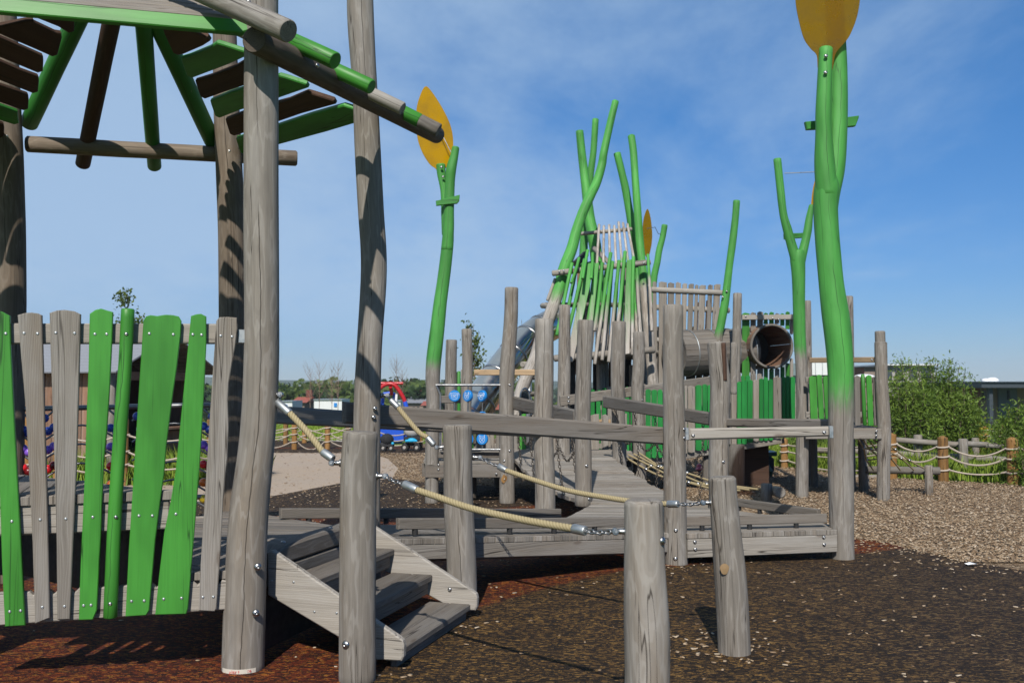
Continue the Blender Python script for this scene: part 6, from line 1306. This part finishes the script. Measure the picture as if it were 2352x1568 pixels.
# young trees and bare saplings
def sapling(label, u, vtop, Y, n, wpx, bare=False, mat='fol_young', lo=.35, group='young trees'):
    x = (u-U0)/FPX*Y; zb = terr(x, Y); h = at(u, vtop, Y).z-zb; w_ = wpx*Y/FPX/2; t = thing('young_tree', label, 'tree', (x, Y, zb), group); rs = np.random.RandomState(int(u*3)); mb = MB(); log(mb, [(x, Y, zb-.1), (x+.03, Y, zb+h*.5), (x, Y, zb+h*.98)], [.014, .010, .004] if bare else [.028, .018, .005], seg=7, n=4, ch=0); P = []
    for i in range(26 if bare else 22):
        f = rs.uniform(lo, .95); a = rs.uniform(0, 6.28); L = w_*(1.05-.6*f)*rs.uniform(.5, 1.2); b0 = Vector((x, Y, zb+h*f)); tip = b0+Vector((math.cos(a)*L, math.sin(a)*L, L*(1.6 if bare else .9))); log(mb, [b0, b0.lerp(tip, .5)+Vector((math.cos(a)*.03, 0, 0)), tip], [.006, .004, .002] if bare else [.009, .006, .0025], seg=5, n=2, ch=0, wob=0); P.append(np.array([b0.lerp(tip, s) for s in rs.uniform(.25, 1.05, max(1, n//22))])+rs.normal(0, .07, (max(1, n//22), 3)))
    mb.build('trunk', M['twig' if bare else 'bark'], t)
    if not bare: me = leaf_mesh('crown', np.concatenate(P)-np.array(ORG[t.name]), rs, .085, .6, mat); objof('crown', me, t)
    return t
sapling('slender young tree whose leafy top shows above the picket fence', 290, 672, 20, 700, 110)
sapling('young tree with a leafy tip beside the far left post', 60, 712, 22, 300, 60)
sapling('slim birch with sparse leaves left of the slide', 1087, 742, 21, 700, 62, lo=.3)
sapling('young tree top peeping out above the steel slide', 1198, 728, 24, 300, 60)
for i, (u, vt, Y, l) in enumerate(((712, 838, 40, 'bare reddish sapling left of the tall shelter post'), (733, 830, 42, 'tallest bare sapling left of the tall shelter post'), (776, 832, 40, 'bare sapling close to the tall shelter post'), (762, 845, 44, 'thin bare sapling between two taller saplings'), (910, 822, 41, 'bare sapling above the red and blue frame'), (924, 845, 45, 'thin bare sapling right above the red frame'))): sapling(l, u, vt, Y, 0, 60, True, group='bare saplings')
# ------------------------------------------------------------------ wooden hut at left
hut = thing('wooden_hut', 'small timber play hut with grey gabled roof behind the picket fence', 'hut', at(240, 1090, 16))
e0, e1, e2 = at(60, 849, 15.4), at(255, 849, 15.6), at(484, 848, 18.0)
ex, ey = (e1-e0).normalized(), None; fr = Vector((e2.x-e1.x, e2.y-e1.y, 0)); fw = fr.length; fr.normalize(); ez = e1.z
side = Vector((e0.x-e1.x, e0.y-e1.y, 0)); side = Vector((-fr.y*-1, fr.x*-1, 0)); side = Vector((-fr.y, fr.x, 0)); side = side if side.x < 0 else -side
DL = 2.6; rise = .62; c0 = Vector((e1.x, e1.y, 0)); c1 = Vector((e2.x, e2.y, 0)); ins = .16
def hp(f, s, z): return c0+fr*(f*fw)+side*s+Vector((0, 0, z))
# cladding of the side wall (faces the camera)
n_ = 15; 
for i in range(n_):
    a = .25+(DL-.35)*i/n_; mb = MB(); w_ = (DL-.35)/n_-.012; slab(mb, [(0, 0), (w_, 0), (w_, ez-.05), (0, ez-.05)], hp(ins/fw, a, 0), side, (0, 0, 1), .03, .004, 't'); mb.build('wall_board', M['cedar'], hut)
for f in (ins/fw, 1-ins/fw):
    for s in (.12, DL-.1):
        p = hp(f, s, 0); mb = MB(); log(mb, [p, p+Vector((0, 0, ez))], .06, seg=12, n=1); mb.build('corner_post', M['wood'], hut)
mb = MB(); slab(mb, [(ins, 0), (fw-ins, 0), (fw-ins, ez-.1), (fw/2, ez+rise-.15), (ins, ez-.1)], c0+side*1.25, fr, (0, 0, 1), .05, .004, 't', .3); mb.build('inner_wall', M['wood_brown'], hut)
mb = MB(); slab(mb, [(ins, 0), (fw-ins, 0), (fw-ins, ez), (fw/2, ez+rise-.1), (ins, ez)], c0+side*(DL-.1), fr, (0, 0, 1), .05, .004, 't', .3); mb.build('rear_wall', M['cedar'], hut)
mb = MB(); slab(mb, [(.1, 0), (DL-.1, 0), (DL-.1, ez-.05), (.1, ez-.05)], c1-fr*ins, side, (0, 0, 1), .04, .004, 't', .3); mb.build('far_wall', M['cedar'], hut)
mb = MB(); slab(mb, [(ins, ez-.02), (fw-ins, ez-.02), (fw-ins, ez-.16), (ins, ez-.16)], c0+side*.10, fr, (0, 0, 1), .06, .004, 's', .4); mb.build('tie_beam', M['cedar'], hut)
mb = MB(); slab(mb, [(.9, .05), (fw-ins, .05), (fw-ins, .75), (.9, .75)], c0+side*.12, fr, (0, 0, 1), .04, .004, 't', .5); mb.build('counter_front', M['cedar'], hut)
mb = MB(); slab(mb, [(.8, -.1), (fw-.05, -.1), (fw-.05, .14), (.8, .14)], c0+Vector((0, 0, .8)), fr, side, .04, .004, 's', .5); mb.build('counter', M['cedar'], hut)
for sgn in (0, 1):
    E = hp(-.04 if sgn == 0 else 1.04, -.18, ez-.04); Rg = hp(.5, -.18, ez+rise); T_ = (Rg-E); L = T_.length; o_ = 12
    for i in range(o_):
        mb = MB(); a0 = L*i/o_; slab(mb, [(0, a0), (DL+.3, a0), (DL+.3, a0+L/o_-.008), (0, a0+L/o_-.008)], E, side, T_.normalized(), .03, .004, 's', rnd.random()); mb.build('roof_board', M['slate'] if sgn == 0 else M['wood_dark'], hut)
# ------------------------------------------------------------------ buildings
def boxb(mb, x0, x1, y0, y1, z0, z1): 
    vs = [(x0, y0, z0), (x1, y0, z0), (x1, y1, z0), (x0, y1, z0), (x0, y0, z1), (x1, y0, z1), (x1, y1, z1), (x0, y1, z1)]
    mb.add(vs, [(0, 1, 5, 4), (1, 2, 6, 5), (2, 3, 7, 6), (3, 0, 4, 7), (4, 5, 6, 7), (3, 2, 1, 0)])
def bx(name, mat, parent, *a): mb = MB(); boxb(mb, *a); return mb.build(name, M[mat], parent)
YB = 44; X = lambda u, Y=YB: (u-U0)/FPX*Y; Z = lambda v, Y=YB: at(1176, v, Y).z
lb = thing('low_building', 'dark flat-roofed brick and blue-grey building at the right edge', 'building', (X(2300), YB+2, -1.2))
bx('roof', 'roofdark', lb, X(2217), X(2600), YB-1.5, YB+9, Z(890), Z(878)); bx('roof_edge', 'panel', lb, X(2215), X(2602), YB-1.6, YB+9.1, Z(878)+.003, Z(876))
bx('brick_wall', 'brick', lb, X(2262), X(2302), YB+.5, YB+8, -1.3, Z(890)-.01); bx('panel_wall', 'panel', lb, X(2302), X(2345), YB+.4, YB+8, -1.3, Z(890)-.01); bx('brick_wall', 'brick', lb, X(2345), X(2600), YB+.5, YB+8, -1.3, Z(890)-.01)
for u in (2245, 2356): bx('column', 'roofdark', lb, X(u-4), X(u+4), YB-1.2, YB-.95, -1.3, Z(890)-.01)
for u0, u1 in ((2267, 2272), (2282, 2288), (2322, 2328)): bx('window', 'glass', lb, X(u0), X(u1), YB+.36, YB+.55, Z(918), Z(897))
for u, r in ((2338, .16), (2354, .22)): mb = MB(); sphere(mb, (X(u), YB+3, Z(876)+.05), r, 18, 10, 1.3, 1.3, .75); mb.build('roof_light', M['white'], lb)
fb = thing('flat_building', 'flat-roofed brown and grey building behind the willow shrubs', 'building', (X(2060, 58), 58, -2))
bx('brown_wall', 'brick', fb, X(1985, 58), X(2028, 58), 58, 66, -2.5, Z(843, 58)); bx('grey_wall', 'silverfab', fb, X(2028, 58), X(2152, 58), 58.3, 66, -2.5, Z(839, 58)); bx('roof_edge', 'whitewall', fb, X(2020, 58), X(2156, 58), 57.9, 66.2, Z(839, 58)+.003, Z(836, 58)); bx('roof_edge', 'roofdark', fb, X(1982, 58), X(2024, 58), 57.7, 66, Z(843, 58)+.003, Z(841, 58))
for u0, u1 in ((2034, 2052), (2060, 2078), (2092, 2110), (2120, 2142)): bx('window', 'roofdark', fb, X(u0, 58), X(u1, 58), 58.22, 58.4, Z(872, 58), Z(848, 58))
wb = thing('pale_canopy', 'pale panelled canopy roof behind the forked green stem', 'building', (X(1890, 48), 48, -1.4))
bx('upper_panel', 'whitewall', wb, X(1850, 48), X(1962, 48), 48, 52, Z(861, 48), Z(832, 48))
for i in range(7): bx('panel_joint', 'zinc', wb, X(1856+i*16, 48), X(1857+i*16, 48), 47.96, 48.1, Z(860, 48), Z(833, 48))
bx('lower_wall', 'panel', wb, X(1856, 48), X(1958, 48), 48.5, 51, -1.6, Z(861, 48)-.01)
mb = MB(); sphere(mb, (X(1968, 48), 47, Z(866, 48)), .4, 18, 10, 1.2, 1.2, .35); mb.build('roof_light', M['white'], wb)
rl2 = thing('metal_railing', 'thin dark metal railing before the dark building at right', 'railing', (X(2240, 27), 27, 0))
for i in range(26): mb = MB(); x = X(2170+i*8, 27); pipe(mb, [(x, 27, 0), (x, 27, Z(968, 27)+.0)], .012, 5); mb.build('bar', M['charcoal'], rl2)
for v in (970, 1012): mb = MB(); pipe(mb, [(X(2165, 27), 27, Z(v, 27)), (X(2380, 27), 27, Z(v, 27))], .016, 6); mb.build('rail', M['charcoal'], rl2)
for i, (u, m_) in enumerate(((2205, 'blue'), (2222, 'blue'))):
    t = thing('storage_box', ('blue storage box nearer the column of the dark building', 'blue storage box by the brick wall of the dark building')[i], 'box', (X(u, 42), 42, -1)); bx('body', m_, t, X(u-8, 42), X(u+7, 42), 41.7, 42.6, -1.2, Z(955, 42)); bx('lid', 'navyball', t, X(u-8.5, 42), X(u+7.5, 42), 41.65, 42.65, Z(955, 42)+.003, Z(952, 42))
for i, (u0, u1, v, l) in enumerate(((722, 786, 918, 'white site cabin with blue window left of the tall shelter post'), (640, 672, 922, 'white van-like cabin low behind the orange posts at left'), (905, 920, 921, 'small white cabin behind the red and blue frame'))):
    Yc = 62; t = thing('site_cabin', l, 'cabin', (X((u0+u1)/2, Yc), Yc, -1.5)); bx('body', 'whitewall', t, X(u0, Yc), X(u1, Yc), Yc, Yc+3, -2, Z(v, Yc)); bx('roof', 'zinc', t, X(u0-1, Yc), X(u1+1, Yc), Yc-.1, Yc+3.1, Z(v, Yc)+.003, Z(v-1.5, Yc))
    if u1-u0 > 20: bx('window', 'blue', t, X(u1-18, Yc), X(u1-11, Yc), Yc-.05, Yc+.1, Z(v+16, Yc), Z(v+7, Yc))
def house(label, u, w_, v0, v1, Y, roof):
    x0, x1 = X(u-w_/2, Y), X(u+w_/2, Y); t = thing('house', label, 'house', ((x0+x1)/2, Y, terr(0, Y)), 'distant houses'); bx('wall', 'brick', t, x0, x1, Y, Y+6, terr(0, Y)-.5, Z(v1, Y)); zr, ze = Z(v0, Y), Z(v1, Y)
    mb = MB(); mb.add([(x0-.3, Y-.4, ze), (x1+.3, Y-.4, ze), (x1+.3, Y+6.4, ze), (x0-.3, Y+6.4, ze), (x0-.3, Y+3, zr), (x1+.3, Y+3, zr)], [(0, 1, 5, 4), (2, 3, 4, 5), (0, 4, 3), (1, 2, 5), (0, 3, 2, 1)]); mb.build('roof', M[roof], t); bx('chimney', 'brick', t, x0+.6, x0+1.2, Y+2.6, Y+3.3, zr-.5, zr+.7); bx('window', 'glass', t, lerp(x0, x1, .3), lerp(x0, x1, .45), Y-.05, Y+.1, ze-1.4, ze-.4); bx('window', 'glass', t, lerp(x0, x1, .6), lerp(x0, x1, .75), Y-.05, Y+.1, ze-1.4, ze-.4)
house('distant house with bright red roof just left of the tall green leaf stem', 985, 22, 922, 931, 95, 'redtile'); house('distant brown house with grey roof right of the red and blue frame', 955, 34, 912, 925, 105, 'slate'); house('distant brick house left of the bare saplings', 688, 24, 912, 924, 95, 'redtile'); house('distant house behind the blue discs with a dull red roof', 1130, 40, 925, 940, 80, 'redtile')
for u0, u1, v, l in ((676, 700, 881, 'pale tower block on the skyline left of the bare saplings'), (748, 776, 882, 'pale tower block on the skyline behind the bare saplings')):
    Yt = 640; t = thing('tower_block', l, 'building', (X((u0+u1)/2, Yt), Yt, -6)); bx('wall', 'paleblock', t, X(u0, Yt), X(u1, Yt), Yt, Yt+12, -8, Z(v, Yt))
    for k in range(3): bx('window_band', 'panel', t, X(u0+1, Yt), X(u1-1, Yt), Yt-.3, Yt+.2, Z(v+3+k*4, Yt), Z(v+1.5+k*4, Yt))
# ------------------------------------------------------------------ red and blue play frame, strollers and small things
pf_ = thing('play_frame', 'red and blue climbing frame beyond the tall shelter post', 'play frame', at(905, 1012, 27))
def pp(pts, r, mat, name): mb = MB(); pipe(mb, [at(u, v, 27+dy) for u, v, dy in pts], r, 10, 3); mb.build(name, M[mat], pf_)
pp([(858, 915, 0), (868, 897, 0), (880, 886, 0), (893, 881, 0), (906, 884, 0), (917, 897, 0), (926, 912, 0), (930, 922, 0)], .055, 'redpaint', 'arch'); pp([(862, 880, .2), (895, 880, .2), (926, 880, .2)], .04, 'redpaint', 'top_bar')
pp([(930, 922, 0), (936, 950, 0), (944, 1012, 0)], .06, 'bluepaint', 'leg'); pp([(858, 915, 0), (852, 950, 0), (846, 1012, 0)], .06, 'bluepaint', 'leg'); pp([(880, 905, .4), (905, 905, .4), (906, 945, .4)], .05, 'bluepaint', 'inner_bar'); pp([(880, 905, .4), (876, 950, .4)], .05, 'bluepaint', 'inner_bar'); pp([(911, 905, .1), (908, 945, .1)], .035, 'white', 'white_bar'); pp([(897, 888, 0), (900, 905, .2)], .05, 'redpaint', 'inner_bar')
for c, s in (((898, 995, 26.6), (.62, .3, .5)), ((920, 1004, 26.9), (.5, .3, .16)), ((884, 1008, 26.6), (.3, .3, .35))):
    mb = MB(); box(mb, at(*c), s[0], s[1], s[2], .3, .05); mb.build('seat_shell', M['bluepaint'], pf_)
def wheel(t, c, r, ax):
    mb = MB(); ax = Vector(ax).normalized(); X_ = ax.orthogonal().normalized(); Y_ = ax.cross(X_); pipe(mb, [c+X_*math.cos(q)*r*.8+Y_*math.sin(q)*r*.8 for q in np.linspace(0, 2*math.pi, 25)], r*.2, 8); o = mb.build('wheel', M['black'], t); mb = MB(); log(mb, [c-ax*.02, c+ax*.02], r*.45, seg=14, n=1, ch=.004, wob=0, smooth_path=False); mb.build('hub', M['silverfab'], o)
YS2 = 23.4; st_ = thing('stroller', 'black stroller with grey hood and bright blue blanket', 'stroller', gnd(946, 1034))
S = lambda u, v, dy=0: at(u, v, YS2+dy)
for u, dy in ((929, -.1), (957, -.15), (934, .35), (960, .3)): c = S(u, 1027, dy); c.z = .088; wheel(st_, c, .088, (.25, 1, 0))
for P in ([(929, 1024, -.1), (940, 1005, 0), (964, 985, .1), (968, 968, .1)], [(957, 1024, -.15), (948, 1005, 0), (936, 990, 0)], [(934, 1024, .35), (944, 1005, .3), (966, 985, .3), (968, 968, .3)]): mb = MB(); pipe(mb, [S(*q) for q in P], .014, 8, 3); mb.build('frame', M['charcoal'], st_)
mb = MB(); box(mb, S(946, 1008, .1), .36, .3, .12, .2, .03); mb.build('seat', M['fabric'], st_)
mb = MB(); box(mb, S(958, 995, .15), .12, .3, .34, .2, .03); mb.build('seat_back', M['fabric'], st_)
mb = MB(); sphere(mb, S(947, 991, .1), .19, 16, 10, 1, .9, .75); mb.build('hood', M['silverfab'], st_); mb = MB(); box(mb, S(944, 1012, -.08), .28, .12, .06, .2, .02); sphere(mb, S(946, 1010, -.06), .08, 10, 8, 1.3, .9, .6); mb.build('blanket', M['cyan'], st_); mb = MB(); box(mb, S(945, 1020, .1), .34, .26, .07, .2, .02); mb.build('basket', M['charcoal'], st_)
s2 = thing('stroller', 'dark stroller with a mesh hood half hidden by the tall shelter post', 'stroller', gnd(888, 1033))
for u, dy in ((880, -.1), (898, -.15), (884, .3)): c = S(u, 1028, dy); c.z = .075; wheel(s2, c, .075, (.3, 1, 0))
mb = MB(); sphere(mb, S(889, 1009, 0), .16, 14, 10, 1, .9, .9); mb.build('hood', M['fabric'], s2); mb = MB(); box(mb, S(889, 1021, .05), .32, .28, .12, .2, .03); mb.build('seat', M['charcoal'], s2); mb = MB(); pipe(mb, [S(880, 1024, 0), S(872, 1000, .1), S(866, 985, .1)], .014, 8, 3); mb.build('handle', M['charcoal'], s2); mb = MB(); sphere(mb, S(902, 1018, -.15), .035, 10, 8); mb.build('cup', M['cyan'], s2)
ch = thing('plastic_bench', 'dark green plastic bench with splayed legs on the chips under the ramp', 'bench', gnd(1745, 1092))
for a, b_ in (((1722, 1052), (1740, 1094)), ((1752, 1050), (1772, 1088))): mb = MB(); beam(mb, at(a[0], a[1], 16.6), at(b_[0], b_[1], 16.3), .10, .05, up=(0, -1, .2)); mb.build('leg', M['darkgreen'], ch)
mb = MB(); beam(mb, at(1712, 1046, 16.7), at(1778, 1040, 16.7), .07, .4, up=(0, 0, 1)); mb.build('seat', M['darkgreen'], ch); mb = MB(); box(mb, at(1750, 1066, 16.9), .35, .2, .28, .2, .04); mb.build('bag', M['fabric'], ch)
o = MB(); box(o, gnd(1614, 1082)+Vector((0, 0, .04)), .24, .10, .07, .2, .03); sphere(o, gnd(1606, 1081)+Vector((0, 0, .08)), .05, 10, 8); o = o.build('pink_shoe', M['pink']); recentre(o, gnd(1614, 1082)); tag(o, 'small pink shoe lying on the wood chips under the ramp', 'shoe')
o = MB(); p = gnd(2229, 1300); vs = []; rs4 = random.Random(4)
for i in range(9): a = 2*math.pi*i/9; vs.append(p+Vector((math.cos(a)*.055*rs4.uniform(.6, 1.2), math.sin(a)*.05*rs4.uniform(.5, 1.2), .012+rs4.uniform(0, .02))))
o.add([p+Vector((0, 0, .035))]+vs, [(0, i+1, (i+1) % 9+1) for i in range(9)]); o = o.build('crumpled_tissue', M['white']); recentre(o, p); tag(o, 'crumpled white tissue on the dark rubber near the chips', 'tissue')

# ------------------------------------------------------------------ air between the park and the far hills
mb = MB(); boxb(mb, -1500, 1500, -80, 1600, -16, 40)
me = bpy.data.meshes.new('haze'); me.from_pydata(mb.v, [], mb.f); hm = bpy.data.materials.new('haze_air'); hm.use_nodes = True; hm.node_tree.nodes.clear()
vo = hm.node_tree.nodes.new('ShaderNodeOutputMaterial'); pv = hm.node_tree.nodes.new('ShaderNodeVolumePrincipled'); pv.inputs['Color'].default_value = (.80, .88, 1, 1); pv.inputs['Density'].default_value = .00036; pv.inputs['Anisotropy'].default_value = .0
hm.node_tree.links.new(pv.outputs[0], vo.inputs['Volume']); me.materials.append(hm); ho = bpy.data.objects.new('haze', me); SC.collection.objects.link(ho); ho['kind'] = 'stuff'
